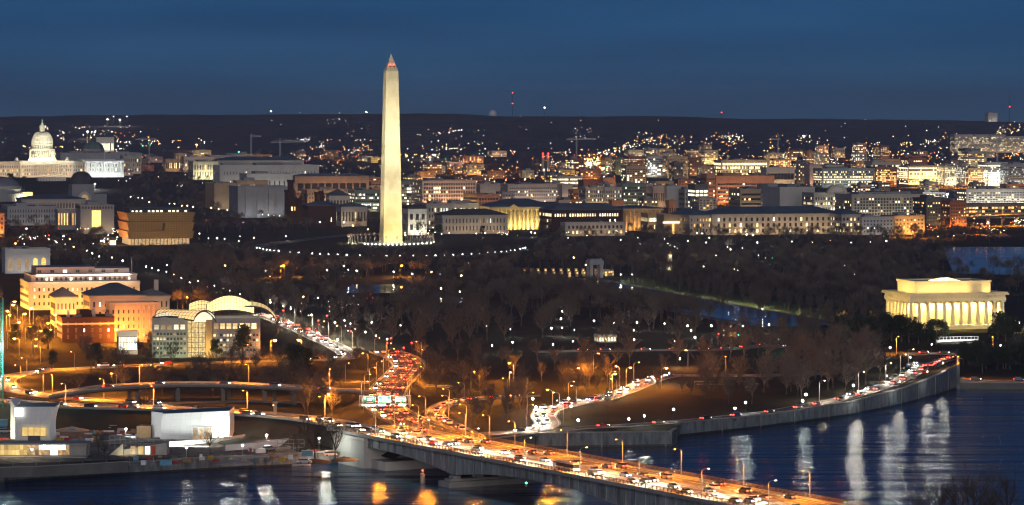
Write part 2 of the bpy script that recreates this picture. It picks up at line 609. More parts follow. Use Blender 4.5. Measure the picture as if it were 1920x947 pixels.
shore_wall('quay_wall', 'low dark stone quay wall along the river below the construction site', -880, 688, 24, 'seawall_stone', joints=False, rise=0.5)
shore_wall('quay_wall', 'short shadowed stone wall at the waterline under the bridge span', 692, 1004, 20, 'dark_concrete', joints=False)
shore_wall('sea_wall', 'straight grey sea wall jutting into the river just beyond the bridge', 1008, 1270, 12, 'seawall_stone')
shore_wall('sea_wall', 'long curving grey sea wall under the riverside drive', 1274, 1794, 8, 'seawall_stone')
shore_wall('quay_wall', 'low dark embankment wall at the river beyond the curved sea wall', 1798, 2780, 40, 'dark_concrete', joints=False, rise=0.3)
# end wall of the curved sea wall where the plaza drops to the low embankment
e = MB()
Y_ = shore_y(1795.5)
for_x = lambda Y: (1795.5 - CX) / F * Y
e.prism([(for_x(Y_) - .8, Y_ - 0.5), (for_x(Y_) + 0.9, Y_ - 0.5), (for_x(Y_ + 150) + 0.9, Y_ + 150), (for_x(Y_ + 150) - .8, Y_ + 150)], -2, lambda p: 11.4 if p[1] < Y_ + 5 else 8.0)
tag(e.build('return_wall', 'seawall_stone'), 'end wall closing the curved sea wall beside the dark bushes', 'wall')

def water_patch(name, quads, mat_, dz=0.25):
    b = MB()
    for q in quads:
        b.grid(lambda u, v, q=q: (lambda p: (p.x, p.y, gz(p.x, p.y) + dz))((q[0].lerp(q[1], u)).lerp(q[3].lerp(q[2], u), v)), 14, 14)
    return tag(b.build(name, mat_), kind='structure')
E_ = Vector((-math.sin(ROT), math.cos(ROT), 0))      # grid 'away' direction
S_ = Vector((math.cos(ROT), math.sin(ROT), 0))       # grid 'rightwards' direction
pool0 = P(1571, 602)
pa = pool0 - S_ * 62 - E_ * 42
pb = pool0 - S_ * 10 - E_ * 42
water_patch('reflecting_pool', [(pa, pb, pb + E_ * 560, pa + E_ * 560)], 'still_water', 0.3)
# pale gravel walks beside the pool, the right one lit green-yellow by low path lights
for off, nm in ((-6, 'walk'), (-70, 'walk')):
    b = MB()
    p0 = pool0 + S_ * off - E_ * 30
    b.grid(lambda u, v: (lambda p: (p.x, p.y, gz(p.x, p.y) + 0.12))(p0 + S_ * (u * 8) + E_ * (v * 560)), 2, 40)
    tag(b.build('path', 'path_stone'), kind='structure')
b = MB()
p0 = pool0 + S_ * 3 - E_ * 40
b.grid(lambda u, v: (lambda p: (p.x, p.y, gz(p.x, p.y) + 0.10))(p0 + S_ * (u * 30) + E_ * (v * 580)), 3, 40)
tag(b.build('lawn', 'lawn'), kind='structure')
water_patch('pond', [(P(640, 550), P(776, 550), P(764, 534), P(660, 534))], 'still_water')
water_patch('pond', [(P(808, 568), P(872, 568), P(866, 559), P(812, 559))], 'still_water')
water_patch('tidal_basin', [(P(1788, 514), P(2300, 526), P(2300, 464), P(1766, 464))], 'still_water', 0.5)
# ------------------------------------------------------------------ the evening air: pale even haze that far hills fade into
hz = MB(); hz.box(-6000, -60, -4, 6000, 15600, 215)
hzo = hz.build('haze', [])
hm = bpy.data.materials.new('evening_air')
hm.use_nodes = True
hn, hl_ = hm.node_tree.nodes, hm.node_tree.links
hn.remove(hn['Principled BSDF'])
hv = hn.new('ShaderNodeVolumePrincipled')
hv.inputs['Color'].default_value = (0.74, 0.82, 1.0, 1)
hv.inputs['Density'].default_value = 0.000048
hv.inputs['Anisotropy'].default_value = 0.25
hl_.new(hv.outputs[0], hn['Material Output'].inputs['Volume'])
hzo.data.materials.append(hm)
tag(hzo, kind='stuff')
# ================================================================== words for labels
ORD = ['first', 'second', 'third', 'fourth', 'fifth', 'sixth', 'seventh', 'eighth', 'ninth', 'tenth', 'eleventh', 'twelfth', 'thirteenth', 'fourteenth', 'fifteenth',
       'sixteenth', 'seventeenth', 'eighteenth', 'nineteenth', 'twentieth']
TENS = ['', '', 'twenty', 'thirty', 'forty', 'fifty', 'sixty', 'seventy', 'eighty', 'ninety']
def ordinal(n):            # n from 1
    if n <= 20: return ORD[n - 1]
    t, u = divmod(n, 10)
    if u == 0: return TENS[t][:-1] + 'ieth'
    return TENS[t] + '-' + ORD[u - 1]

# ================================================================== roads
def smooth_path(pts, step=6.0):
    """Catmull-Rom through the given points, resampled"""
    p = [Vector(q) for q in pts]
    p = [p[0] * 2 - p[1]] + p + [p[-1] * 2 - p[-2]]
    out = []
    for i in range(1, len(p) - 2):
        n = max(2, int((p[i + 1] - p[i]).length / step))
        for k in range(n):
            t = k / n
            a, b, c, d = p[i - 1], p[i], p[i + 1], p[i + 2]
            out.append(0.5 * ((2 * b) + (c - a) * t + (2 * a - 5 * b + 4 * c - d) * t * t + (3 * b - a - 3 * c + d) * t ** 3))
    out.append(p[-2])
    return out
def normals(path):
    out = []
    for i in range(len(path)):
        d = path[min(i + 1, len(path) - 1)] - path[max(i - 1, 0)]
        d.z = 0
        d.normalize()
        out.append(Vector((d.y, -d.x, 0)))      # to the right of the way
    return out
PATHS = {}
def ribbon(mb, path, nn, o0, o1, dz, mi=0):
    for i in range(len(path) - 1):
        a, b, c, d = path[i] + nn[i] * o0, path[i + 1] + nn[i + 1] * o0, path[i + 1] + nn[i + 1] * o1, path[i] + nn[i] * o1
        up = Vector((0, 0, dz))
        mb.quad(a + up, d + up, c + up, b + up, mi)
def dashes(mb, path, nn, off, dz, w=0.2, on=1, off_n=1, mi=0):
    for i in range(0, len(path) - 1, on + off_n):
        j = min(i + on, len(path) - 1)
        ribbon(mb, path[i:j + 1], nn[i:j + 1], off - w / 2, off + w / 2, dz, mi)
def road(key, pts, width, lanes=2, style='ground', line_w=0.28, step=6.0, name='road', surf='asphalt'):
    """style: ground (lies on the turf), bank (on an embankment), deck (overpass slab)"""
    P3 = []
    for q in pts:
        P3.append(P(q[0], q[1], q[2]) if len(q) > 2 and q[2] is not None else P(q[0], q[1]))
    path = smooth_path(P3, step)
    nn = normals(path)
    if style == 'ground':
        for i, p in enumerate(path):
            p.z = max(gz(p.x, p.y), gz(*(p + nn[i] * width / 2)[:2]), gz(*(p - nn[i] * width / 2)[:2])) + 0.12
    PATHS[key] = (path, nn)
    h = width / 2
    a, c, l, bank = MB(), MB(), MB(), MB()
    ribbon(a, path, nn, -h, h, 0)
    for s in (-1, 1):
        for i in range(len(path) - 1):
            p, q = path[i] + nn[i] * h * s, path[i + 1] + nn[i + 1] * h * s
            lo = (lambda v: v.z - 0.9) if style == 'deck' else (lambda v: min(v.z - 0.4, gz(v.x, v.y) - 0.4))
            f = ((p.x, p.y, lo(p)), (q.x, q.y, lo(q)), tuple(q), tuple(p))
            a.quad(*(f if s > 0 else f[::-1]), 1)
            if style == 'bank':                    # the earth bank sloping down from the road edge
                dp, dq = max(0.0, p.z - gz(p.x, p.y)), max(0.0, q.z - gz(q.x, q.y))
                p2, q2 = p + nn[i] * s * (1.2 + dp * 1.9), q + nn[i + 1] * s * (1.2 + dq * 1.9)
                p1, q1 = p + nn[i] * s * 1.2, q + nn[i + 1] * s * 1.2
                E3 = [p - Vector((0, 0, .15)), q - Vector((0, 0, .15)), q1 - Vector((0, 0, .25)), p1 - Vector((0, 0, .25)), Vector((q2.x, q2.y, min(q.z - .3, gz(q2.x, q2.y) - .2))), Vector((p2.x, p2.y, min(p.z - .3, gz(p2.x, p2.y) - .2)))]
                for ff in ((0, 1, 2, 3), (3, 2, 4, 5)):
                    v = [tuple(E3[k]) for k in ff]
                    bank.quad(*(v if s < 0 else v[::-1]))
    if style == 'deck':
        ribbon(a, path, nn, h, -h, -1.3, 1)
    tag(a.build(name, [surf, 'dark_concrete' if style == 'deck' else 'concrete']), kind='structure')
    if bank.f: tag(bank.build('embankment', 'bank_turf'), kind='structure')
    # kerb on both sides, painted lines, long and bright to hint at light streaks
    for s in (-1, 1):
        hk = 0.75 if style != 'ground' else 0.14
        for i in range(len(path) - 1):
            p0, q0 = path[i] + nn[i] * (h * s), path[i + 1] + nn[i + 1] * (h * s)
            p1, q1 = path[i] + nn[i] * ((h - 0.35) * s), path[i + 1] + nn[i + 1] * ((h - 0.35) * s)
            up, dn = Vector((0, 0, hk)), Vector((0, 0, -0.1))
            c.quad(p1 + dn, q1 + dn, q1 + up, p1 + up)
            c.quad(p1 + up, q1 + up, q0 + up, p0 + up)
            c.quad(p0 + up, q0 + up, q0 + dn, p0 + dn)
    tag(c.build('kerb', 'kerb_stone'), kind='structure')
    for s in (-1, 1):
        ribbon(l, path, nn, s * (h - 0.8) - line_w / 2, s * (h - 0.8) + line_w / 2, 0.03)
    for k in range(1, lanes):
        off = -h + 0.8 + (width - 1.6) * k / lanes
        dashes(l, path, nn, off, 0.03, line_w)
    tag(l.build('road_marking', 'road_paint'), kind='structure')
    return path, nn

road('left_ramp', [(-60, 752, 11), (20, 755, 11.5), (100, 761, 12), (220, 765, 12), (330, 768, 12), (440, 775, 12), (560, 784.5, 12), (636, 796, 12), (674, 806, 12)], 14, 4, 'bank', surf='deck_concrete')
road('gantry_road', [(852, 819, 12), (800, 803, 11.9), (753, 785, 11.2), (724, 766, 9.8), (722, 745, 8.8), (735, 722, 7.8), (755, 702, 7.2), (766, 684, 6.7), (750, 670, 6.3), (722, 660, 6.1)], 17, 5, 'bank')
road('right_ramp', [(893, 823, 12), (850, 801, 11.7), (816, 781, 10.6), (830, 762, 9), (880, 750, 7.6), (935, 746, 6.8), (1000, 742, 6.2)], 8, 2, 'bank', surf='deck_concrete')
road('white_bend', [(900, 814), (960, 812), (1008, 806), (1026, 795), (1019, 779), (1034, 767), (1081, 757), (1130, 748), (1172, 734), (1220, 714), (1252, 706), (1292, 704), (1360, 705), (1450, 704), (1560, 700)], 11, 3, 'ground', surf='deck_concrete')
road('riverside_drive', [(985, 815), (1060, 806), (1100, 802), (1200, 796.5), (1300, 789), (1440, 774), (1500, 764), (1560, 752.5), (1620, 738), (1680, 717.5), (1712, 702), (1726, 689), (1722, 680)], 9, 2, 'ground')
road('plaza_road', [(1690, 664), (1740, 663), (1790, 664), (1860, 665), (1960, 667)], 10, 2, 'ground')
road('plaza_curve', [(1745, 690), (1756, 682), (1775, 675), (1800, 669)], 8, 2, 'ground')
road('parkway', [(1797, 714), (1860, 714.5), (1960, 715.5), (2200, 719)], 8, 2, 'ground')
road('park_street', [(1000, 660), (1070, 659), (1200, 657.5), (1340, 656), (1400, 652), (1440, 648), (1480, 652)], 9, 2, 'ground')
road('avenue', [(490, 592), (512, 599), (540, 611), (578, 627), (620, 645), (648, 661), (652, 669), (634, 674), (560, 676), (480, 678), (360, 682), (240, 687), (121, 693), (40, 702), (8, 713), (18, 729), (62, 739), (112, 745), (236, 755), (320, 762)], 12, 3, 'ground', surf='deck_concrete')
road('overpass', [(95, 742, 9), (150, 732, 11.2), (205, 726, 12), (273, 722, 12), (333, 720, 12), (424, 720.5, 12), (480, 723, 12), (560, 727, 12), (620, 731, 11.5), (690, 733, 10)], 11, 2, 'deck', surf='deck_concrete')
road('service_road', [(290, 757), (360, 755), (470, 753), (560, 756)], 6, 1, 'ground')
road('crossing', [(660, 716), (712, 719), (770, 722), (850, 726)], 8, 1, 'ground')
road('street', [(470, 464), (520, 456), (580, 449), (650, 441), (740, 438), (830, 436), (930, 433), (1010, 434)], 14, 3, 'ground', step=20)
road('loop_road', [(1490, 492), (1440, 491), (1396, 487), (1374, 479), (1400, 472), (1470, 468), (1530, 467)], 10, 2, 'ground', step=12)
road('right_avenue', [(1800, 415), (1830, 422), (1858, 432), (1885, 445)], 12, 2, 'ground', step=12)
# overpass supports and the road lying under it
for px in (250, 330, 420, 500, 575):
    path, nn = PATHS['overpass']
    i = min(range(len(path)), key=lambda k: abs(pix(path[k])[0] - px))
    p = path[i]
    b = MB()
    for s in (-3.5, 3.5):
        q = p + nn[i] * s
        b.box(q.x - 0.8, q.y - 0.8, gz(q.x, q.y) - 1, q.x + 0.8, q.y + 0.8, p.z - 2.2)
    q0, q1 = p + nn[i] * -5, p + nn[i] * 5
    b.tube([(q0.x, q0.y, p.z - 1.8), (q1.x, q1.y, p.z - 1.8)], 0.75, 8)
    tag(b.build('overpass_pier', 'dark_concrete'), 'concrete pier under the curved overpass, %s from the left' % ordinal((250, 330, 420, 500, 575).index(px) + 1), 'pier', 'piers of the overpass')

# ================================================================== the river bridge
BD = Vector((0.4873, -0.8732, 0))            # along the bridge towards the near bank
BN = Vector((0.8732, 0.4873, 0))             # across, away from the near rail
B0 = Vector((-68.5, 1240.5, 12.0))
def bp(s, off, z=12.0):
    v = B0 + BD * s + BN * off
    v.z = z
    return v
BL = 430.0
br = thing('road_bridge', 'long steel road bridge over the river with shallow arched girders', 'bridge')
b = MB()
N = 60
sp = [-2 + (BL + 2) * i / N for i in range(N + 1)]
for i in range(N):
    s0, s1 = sp[i], sp[i + 1]
    b.quad(bp(s0, 0), bp(s1, 0), bp(s1, 30), bp(s0, 30), 0)
    b.quad(bp(s0, 30, 10.6), bp(s1, 30, 10.6), bp(s1, 0, 10.6), bp(s0, 0, 10.6), 1)
b.build('deck', ['deck_concrete', 'bridge_steel'], br)
for off0, off1 in ((0.5, 3.0), (27.0, 29.5), (14.6, 15.4)):
    b = MB()
    for i in range(N):
        s0, s1 = sp[i], sp[i + 1]
        zt = 12.25 if off1 - off0 > 1 else 12.8
        b.quad(bp(s0, off0, zt), bp(s1, off0, zt), bp(s1, off1, zt), bp(s0, off1, zt))
        b.quad(bp(s0, off0, 12), bp(s1, off0, 12), bp(s1, off0, zt), bp(s0, off0, zt))
        b.quad(bp(s1, off1, 12), bp(s0, off1, 12), bp(s0, off1, zt), bp(s1, off1, zt))
    b.build('footway' if off1 - off0 > 1 else 'median_barrier', 'kerb_stone', br)
b = MB()
bpath = [bp(s, 15) for s in [4.0 * k for k in range(int(BL / 4))]]
bnn = [-BN] * len(bpath)
bnn = [BN] * len(bpath)
for off in (-11.4, -0.95, 0.95, 11.4):
    ribbon(b, bpath, bnn, off - 0.22, off + 0.22, 0.03)
for off in (-7.9, -4.4, 4.4, 7.9):
    dashes(b, bpath, bnn, off, 0.03, 0.34, 2, 1)
b.build('lane_line', 'road_paint', br)  # wide pale lines that also stand in for streaks of traffic light
PIERS = [98.0, 218.0, 339.0]
def girder_depth(s):
    ks = [-22] + PIERS + [460]
    for a, c in zip(ks, ks[1:]):
        if a <= s <= c:
            return 3.6 + 3.9 * abs(2 * (s - a) / (c - a) - 1) ** 2.2
    return 4
for off, nm in ((0.9, 'fascia_girder'), (10, 'inner_girder'), (20, 'inner_girder'), (29.1, 'fascia_girder')):
    b = MB()
    ss = [30 + (BL - 30) * k / 160 for k in range(161)]
    for s0, s1 in zip(ss, ss[1:]):
        z0, z1 = 11.3 - girder_depth(s0), 11.3 - girder_depth(s1)
        for w, dn in ((-0.2, 1), (0.2, -1)):
            q = (bp(s0, off + w, z0), bp(s1, off + w, z1), bp(s1, off + w, 11.6), bp(s0, off + w, 11.6))
            b.quad(*(q if dn > 0 else q[::-1]))
        b.quad(bp(s0, off - 0.55, z0), bp(s0, off + 0.55, z0), bp(s1, off + 0.55, z1), bp(s1, off - 0.55, z1))
        b.quad(bp(s0, off - 0.55, z0 + .12), bp(s1, off - 0.55, z1 + .12), bp(s1, off + 0.55, z1 + .12), bp(s0, off + 0.55, z0 + .12))
        b.quad(bp(s0, off - 0.55, z0), bp(s1, off - 0.55, z1), bp(s1, off - 0.55, z1 + .12), bp(s0, off - 0.55, z0 + .12))
    if nm == 'fascia_girder' and off < 5:
        s = 34.0
        while s < BL:                        # stiffeners, part of the plate's own relief
            z0 = 11.3 - girder_depth(s)
            A = bp(s - 0.12, off - 0.5, z0)
            b.add([bp(s - .12, off - .5, z0), bp(s + .12, off - .5, z0), bp(s + .12, off - .15, z0), bp(s - .12, off - .15, z0),
                   bp(s - .12, off - .5, 11.5), bp(s + .12, off - .5, 11.5), bp(s + .12, off - .15, 11.5), bp(s - .12, off - .15, 11.5)],
                  [(0, 1, 5, 4), (1, 2, 6, 5), (3, 0, 4, 7)])
            s += 6.0
    b.build(nm, 'bridge_steel', br)
for off in (-0.25, 29.75):                 # deck edge beam
    b = MB()
    for i in range(N):
        s0, s1 = sp[i], sp[i + 1]
        q = [bp(s0, off, 11.2), bp(s1, off, 11.2), bp(s1, off, 12.35), bp(s0, off, 12.35)]
        r = [bp(s0, off + 0.5, 11.2), bp(s1, off + 0.5, 11.2), bp(s1, off + 0.5, 12.35), bp(s0, off + 0.5, 12.35)]
        b.quad(*q); b.quad(r[1], r[0], r[3], r[2]); b.quad(q[3], q[2], r[2], r[3]); b.quad(q[1], q[0], r[0], r[1])
    b.build('edge_beam', 'concrete', br)
for off in (0.15, 29.85):                    # steel railing: three rails and close posts
    b = MB()
    for z in (12.75, 13.15, 13.5):
        b.tube([bp(s, off, z) for s in (-2, 100, 200, 300, BL)], 0.11 if z < 13.4 else 0.16, 4)
    s = 0.0
    while s < BL:
        p = bp(s, off, 12.3)
        b.box(p.x - 0.11, p.y - 0.11, 12.3, p.x + 0.11, p.y + 0.11, 13.5)
        s += 2.2
    b.build('railing', 'rail_steel', br)
for s in PIERS:
    b = MB()
    def blk(s0, s1, o0, o1, z0, z1):
        b.add([bp(s0, o0, z0), bp(s1, o0, z0), bp(s1, o1, z0), bp(s0, o1, z0), bp(s0, o0, z1), bp(s1, o0, z1), bp(s1, o1, z1), bp(s0, o1, z1)],
              [(0, 1, 5, 4), (1, 2, 6, 5), (2, 3, 7, 6), (3, 0, 4, 7), (4, 5, 6, 7)])
    blk(s - 4, s + 4, -3.5, 33.5, -2, 2.0)
    for o in (1, 10, 20, 29):
        blk(s - 1.6, s + 1.6, o - 1.5, o + 1.5, 2.0, 11.3 - girder_depth(s))
    blk(s - 2.2, s + 2.2, -2, 32, 2.0, 2.8)
    b.build('pier', 'concrete', br)
b = MB()
blk_ = lambda s0, s1, o0, o1, z0, z1, mi=0: b.add([bp(s0, o0, z0), bp(s1, o0, z0), bp(s1, o1, z0), bp(s0, o1, z0), bp(s0, o0, z1), bp(s1, o0, z1), bp(s1, o1, z1), bp(s0, o1, z1)],
                                                  [(0, 1, 5, 4), (1, 2, 6, 5), (2, 3, 7, 6), (3, 0, 4, 7), (4, 5, 6, 7)], mi)
blk_(5, 31, -1.0, 31, -2, 11.1)
blk_(4.7, 31.3, -1.3, 31.3, 9.4, 10.0)
blk_(30.9, 42, 2, 29, -2, 3.2)
b.build('abutment', 'pale_stone', br)
# channel lights on the pier footings
for s, c in ((84, 'bulb_red'), (150, 'bulb_green')):
    b = MB()
    p = bp(s, -4.5 if c == 'bulb_red' else 0.2, 0)
    zb = 0 if c == 'bulb_red' else 5.0
    b.lathe([(0.9, zb - 1), (0.9, zb + 3.2), (0.3, zb + 3.6), (0.25, zb + 4.2)] if c == 'bulb_red' else [(0.3, zb), (0.3, zb + 1)], 10, (p.x, p.y), 0)
    t = tag(b.build('channel_marker', 'concrete'), 'round pale river marker with a red lamp beside the bridge pier' if c == 'bulb_red' else 'small green channel lamp hung on the bridge girder', 'channel marker')
    g = MB()
    g.lathe([(0.0, zb + (4.2 if c == 'bulb_red' else 1)), (0.4, zb + (4.5 if c == 'bulb_red' else 1.3)), (0.0, zb + (4.9 if c == 'bulb_red' else 1.7))], 8, (p.x, p.y), 0, cap=False)
    g.build('lamp_bulb', c, t)

# ================================================================== vehicles
def car_meshes(kind):
    d = {}
    L, Wd = (4.6, 1.82) if kind == 'saloon' else (4.9, 1.95) if kind != 'bus' else (11.5, 2.5)
    hl = L / 2
    if kind == 'saloon':
        prof = [(-hl, .32), (-hl - .03, .7), (-hl + .15, .98), (-1.45, 1.02), (1.0, 1.0), (hl - .3, .84), (hl, .62), (hl, .32)]
        cab = [(-1.75, 1.0), (-1.15, 1.44), (0.05, 1.47), (1.05, 0.98)]
        roof = [(-1.15, 1.45), (-1.12, 1.5), (0.0, 1.53), (0.08, 1.47)]
    elif kind == 'van':
        prof = [(-hl, .35), (-hl, 1.15), (-hl + .1, 1.2), (1.2, 1.2), (hl - .25, 1.0), (hl, .7), (hl, .35)]
        cab = [(-hl + .12, 1.18), (-hl + .4, 1.8), (0.7, 1.82), (1.5, 1.16)]
        roof = [(-hl + .4, 1.8), (-hl + .45, 1.88), (0.6, 1.9), (0.72, 1.8)]
    else:
        prof = [(-hl, .4), (-hl, 1.3), (hl, 1.3), (hl, .4)]
        cab = [(-hl + .03, 1.3), (-hl + .03, 2.5), (hl - .1, 2.5), (hl - .03, 1.3)]
        roof = [(-hl, 2.5), (-hl, 3.0), (hl - .15, 3.0), (hl, 2.5)]
    def ext(pr, w, mi=0, mb=None):
        n = len(pr)
        mb.add([(x, -w / 2, z) for x, z in pr] + [(x, w / 2, z) for x, z in pr],
               [(i, (i + 1) % n, n + (i + 1) % n, n + i) for i in range(n)] + [tuple(reversed(range(n))), tuple(range(n, 2 * n))], mi)
    mb = MB(); ext(prof, Wd, 0, mb); d['body'] = mb
    mb = MB(); ext(cab, Wd - .22, 0, mb); d['cabin_glass'] = mb
    mb = MB(); ext(roof, Wd - .26, 0, mb); d['roof'] = mb
    mb = MB(); mb.tube([(0, -.12, 0), (0, .12, 0)], .33 if kind != 'bus' else .5, 10); d['wheel'] = mb
    mb = MB(); mb.box(-.04, -.22, -.11, .04, .22, .11); d['headlamp'] = mb
    mb = MB(); mb.box(-.03, -.26, -.12, .03, .26, .12); d['taillamp'] = mb
    return d, hl, Wd
CARS = {}
for kind in ('saloon', 'van', 'bus'):
    d, hl, Wd = car_meshes(kind)
    me = {}
    for c in ('silver', 'white', 'black', 'grey', 'red', 'blue', 'tan', 'green'):
        for p_ in ('body', 'roof'):
            me[p_, c] = d[p_].mesh(p_, 'car_' + c)
    me['cabin_glass'] = d['cabin_glass'].mesh('cabin_glass', 'glass_dark')
    me['wheel'] = d['wheel'].mesh('wheel', 'tyre')
    me['headlamp'] = d['headlamp'].mesh('headlamp', 'headlamp')
    me['taillamp'] = d['taillamp'].mesh('taillamp', 'taillamp')
    CARS[kind] = (me, hl, Wd)
HEAD_DATA = {}
def head_light(watt, col):
    k = (watt, col)
    if k not in HEAD_DATA:
        L = bpy.data.lights.new('headlamp_beam', 'SPOT')
        L.energy, L.color = watt, col
        L.spot_size, L.spot_blend = R(56), 1.0
        L.shadow_soft_size = 0.25
        HEAD_DATA[k] = L
    return HEAD_DATA[k]
N_CARS = 0
CAR_COLS = ['silver', 'grey', 'black', 'grey', 'black', 'blue', 'red', 'blue', 'white', 'black', 'tan', 'green']
def vehicle(pos, heading, kind, colr, label, cat, group, beam=0, full=True, lit=True, beam_col=(1, .93, .8), slope=0.0):
    global N_CARS
    N_CARS += 1
    me, hl, Wd = CARS[kind]
    name = {'saloon': 'car', 'van': 'van', 'bus': 'bus'}[kind]
    t = thing(name, label, cat, pos, heading, group)
    link('body', me['body', colr], t)
    link('cabin_glass', me['cabin_glass'], t)
    link('roof', me['roof', colr], t)
    if full:
        r = .33 if kind != 'bus' else .5
        for x in (-hl * .6, hl * .6):
            for y in (-Wd / 2 + .05, Wd / 2 - .05):
                link('wheel', me['wheel'], t, (x, y, r))
    if lit:
        zl = .68 if kind == 'saloon' else .85
        for y in (-Wd * .34, Wd * .34):
            link('headlamp', me['headlamp'], t, (hl + .02, y, zl))
            link('taillamp', me['taillamp'], t, (-hl - .05, y, zl + .1))
    if beam:
        o = link('headlamp_beam', head_light(beam, beam_col), t, (hl + .15, 0, .9))
        aim(o, (hl + 3.4, 0, -0.1))
    return t
_rc = random.Random(5)
def traffic(key, off, spacing, towards, lane, where, end, group, beam=0, beam_col=(1, .93, .8), full=True, i0=0.0, i1=1.0, jitter=0.35, path=None, rev_order=False, buses=0.0, lift=0.0):
    """cars along a lane; towards=+1 they drive along the path, -1 against it"""
    pth, nn = path or PATHS[key]
    acc = [0.0]
    for a, c in zip(pth, pth[1:]):
        acc.append(acc[-1] + (c - a).length)
    tot = acc[-1]
    s = tot * i0 + spacing * _rc.random()
    spots = []
    while s < tot * i1 - 1:
        k = max(i for i in range(len(acc) - 1) if acc[i] <= s)
        f = (s - acc[k]) / max(1e-6, acc[k + 1] - acc[k])
        p = pth[k].lerp(pth[k + 1], f) + nn[k].lerp(nn[k + 1], f) * off
        d = (pth[k + 1] - pth[k]) * towards
        spots.append((p, math.atan2(d.y, d.x)))
        s += spacing * (1 + jitter * (_rc.random() * 2 - 1))
    if rev_order:
        spots = spots[::-1]
    for n, (p, hd) in enumerate(spots):
        kind = 'bus' if _rc.random() < buses else 'van' if _rc.random() < .28 else 'saloon'
        colr = _rc.choice(CAR_COLS)
        lab = '%s %s on %s, %s, %s from %s' % (colr, {'saloon': 'car', 'van': 'van', 'bus': 'bus'}[kind], where, lane, ordinal(n + 1), end)
        vehicle((p.x, p.y, p.z + 0.03 + lift), hd, kind, colr, lab, {'saloon': 'car', 'van': 'van', 'bus': 'bus'}[kind], group, beam, full, True, beam_col)
BR_PATH = (bpath, bnn)
HB = 17000.0
for off, ln in ((-10, 'kerb lane'), (-6.2, 'middle lane'), (-2.7, 'median lane')):
    traffic(None, off, 25.0, 1, 'approaching in the ' + ln, 'the bridge', 'the shore', 'traffic crossing the bridge', HB, (1, .86, .62), i0=0.0, i1=0.72, path=BR_PATH, buses=0.02)
for off, ln in ((2.7, 'median lane'), (6.2, 'middle lane'), (10, 'kerb lane')):
    traffic(None, off, 42.0, -1, 'receding in the ' + ln, 'the bridge', 'the shore', 'traffic crossing the bridge', HB * .5, (1, .62, .25), i0=0.0, i1=0.72, path=BR_PATH)
for off, ln in ((-4.6, 'inner lane'), (-1.5, 'middle lane'), (1.8, 'outer lane')):
    traffic('left_ramp', off + 2, 34, 1, ln, 'the left ramp road', 'the frame edge', 'traffic on the left ramp', HB * .5, (1, .7, .36), i0=0.1)
for off, ln in ((-6.0, 'leftmost lane'), (-2.6, 'inner lane'), (1.0, 'middle lane'), (4.6, 'outer lane')):
    traffic('gantry_road', off, 38, 1 if off > -4 else -1, ln, 'the sign gantry road', 'the bridge', 'traffic under the sign gantry', HB * .06, (1, .5, .3), i0=0.08)
traffic('right_ramp', 0.5, 14, 1, 'single lane', 'the curved right ramp', 'the bridge', 'traffic on the right ramp', HB * .2, (1, .5, .3), i0=0.1)
for off, ln in ((-3.4, 'far lane'), (0.0, 'middle lane')):
    traffic('white_bend', off, 23, -1, ln, 'the double bend road', 'the bridge', 'traffic on the double bend road', HB * .8, (1, .92, .74), full=False, i0=0.04, i1=0.8)
traffic('white_bend', 3.4, 30, 1, 'near lane', 'the double bend road', 'the bridge', 'traffic on the double bend road', HB * .25, (1, .6, .4), full=False, i0=0.2, i1=0.75)
traffic('riverside_drive', 2.0, 26, 1, 'near lane', 'the riverside drive', 'the bridge', 'traffic on the riverside drive', HB * .25, (1, .6, .4), full=False, i0=0.1)
traffic('riverside_drive', -2.0, 30, -1, 'far lane', 'the riverside drive', 'the bridge', 'traffic on the riverside drive', HB * .4, (1, .85, .6), full=False, i0=0.5)
traffic('park_street', 0.0, 17, 1, 'queueing', 'the park street', 'the park side', 'cars queueing on the park street', HB * .06, (1, .6, .4), full=False, i0=0.12)
traffic('avenue', -3.6, 20, -1, 'inner lane', 'the hill avenue', 'its top', 'traffic on the hill avenue', HB * .35, (1, .95, .82), full=False, i1=0.24)
traffic('avenue', 0.0, 20, -1, 'middle lane', 'the hill avenue', 'its top', 'traffic on the hill avenue', HB * .35, (1, .95, .82), full=False, i1=0.24)
traffic('avenue', 2.5, 20, 1, 'outer lane', 'the hill avenue', 'its top', 'traffic on the hill avenue', HB * .12, (1, .9, .7), full=False, i0=0.02, i1=0.45)
traffic('avenue', -2.0, 40, 1, 'inner side', 'the loop ramp', 'the park', 'traffic on the loop ramp', HB * .45, (1, .8, .5), full=False, i0=0.55, i1=1.0)
traffic('avenue', 3.0, 50, 1, 'outer side', 'the loop ramp', 'the park', 'traffic on the loop ramp', HB * .45, (1, .8, .5), full=False, i0=0.55, i1=1.0)
traffic('overpass', 1.5, 26, 1, 'single file', 'the overpass', 'the loop end', 'traffic on the overpass', HB * .35, (1, .7, .35), full=False, i0=0.15)
traffic('plaza_road', 0.0, 13, 1, 'single file', 'the plaza road', 'the drive', 'traffic on the plaza road', HB * .15, (1, .5, .3), full=False)
traffic('plaza_curve', 0.0, 10, 1, 'single file', 'the plaza curve', 'the drive', 'traffic on the plaza curve', HB * .15, (1, .5, .3), full=False)
traffic('parkway', 0.0, 16, 1, 'single file', 'the low parkway', 'the sea wall', 'traffic on the low parkway', HB * .15, (1, .5, .2), full=False, i1=0.5)
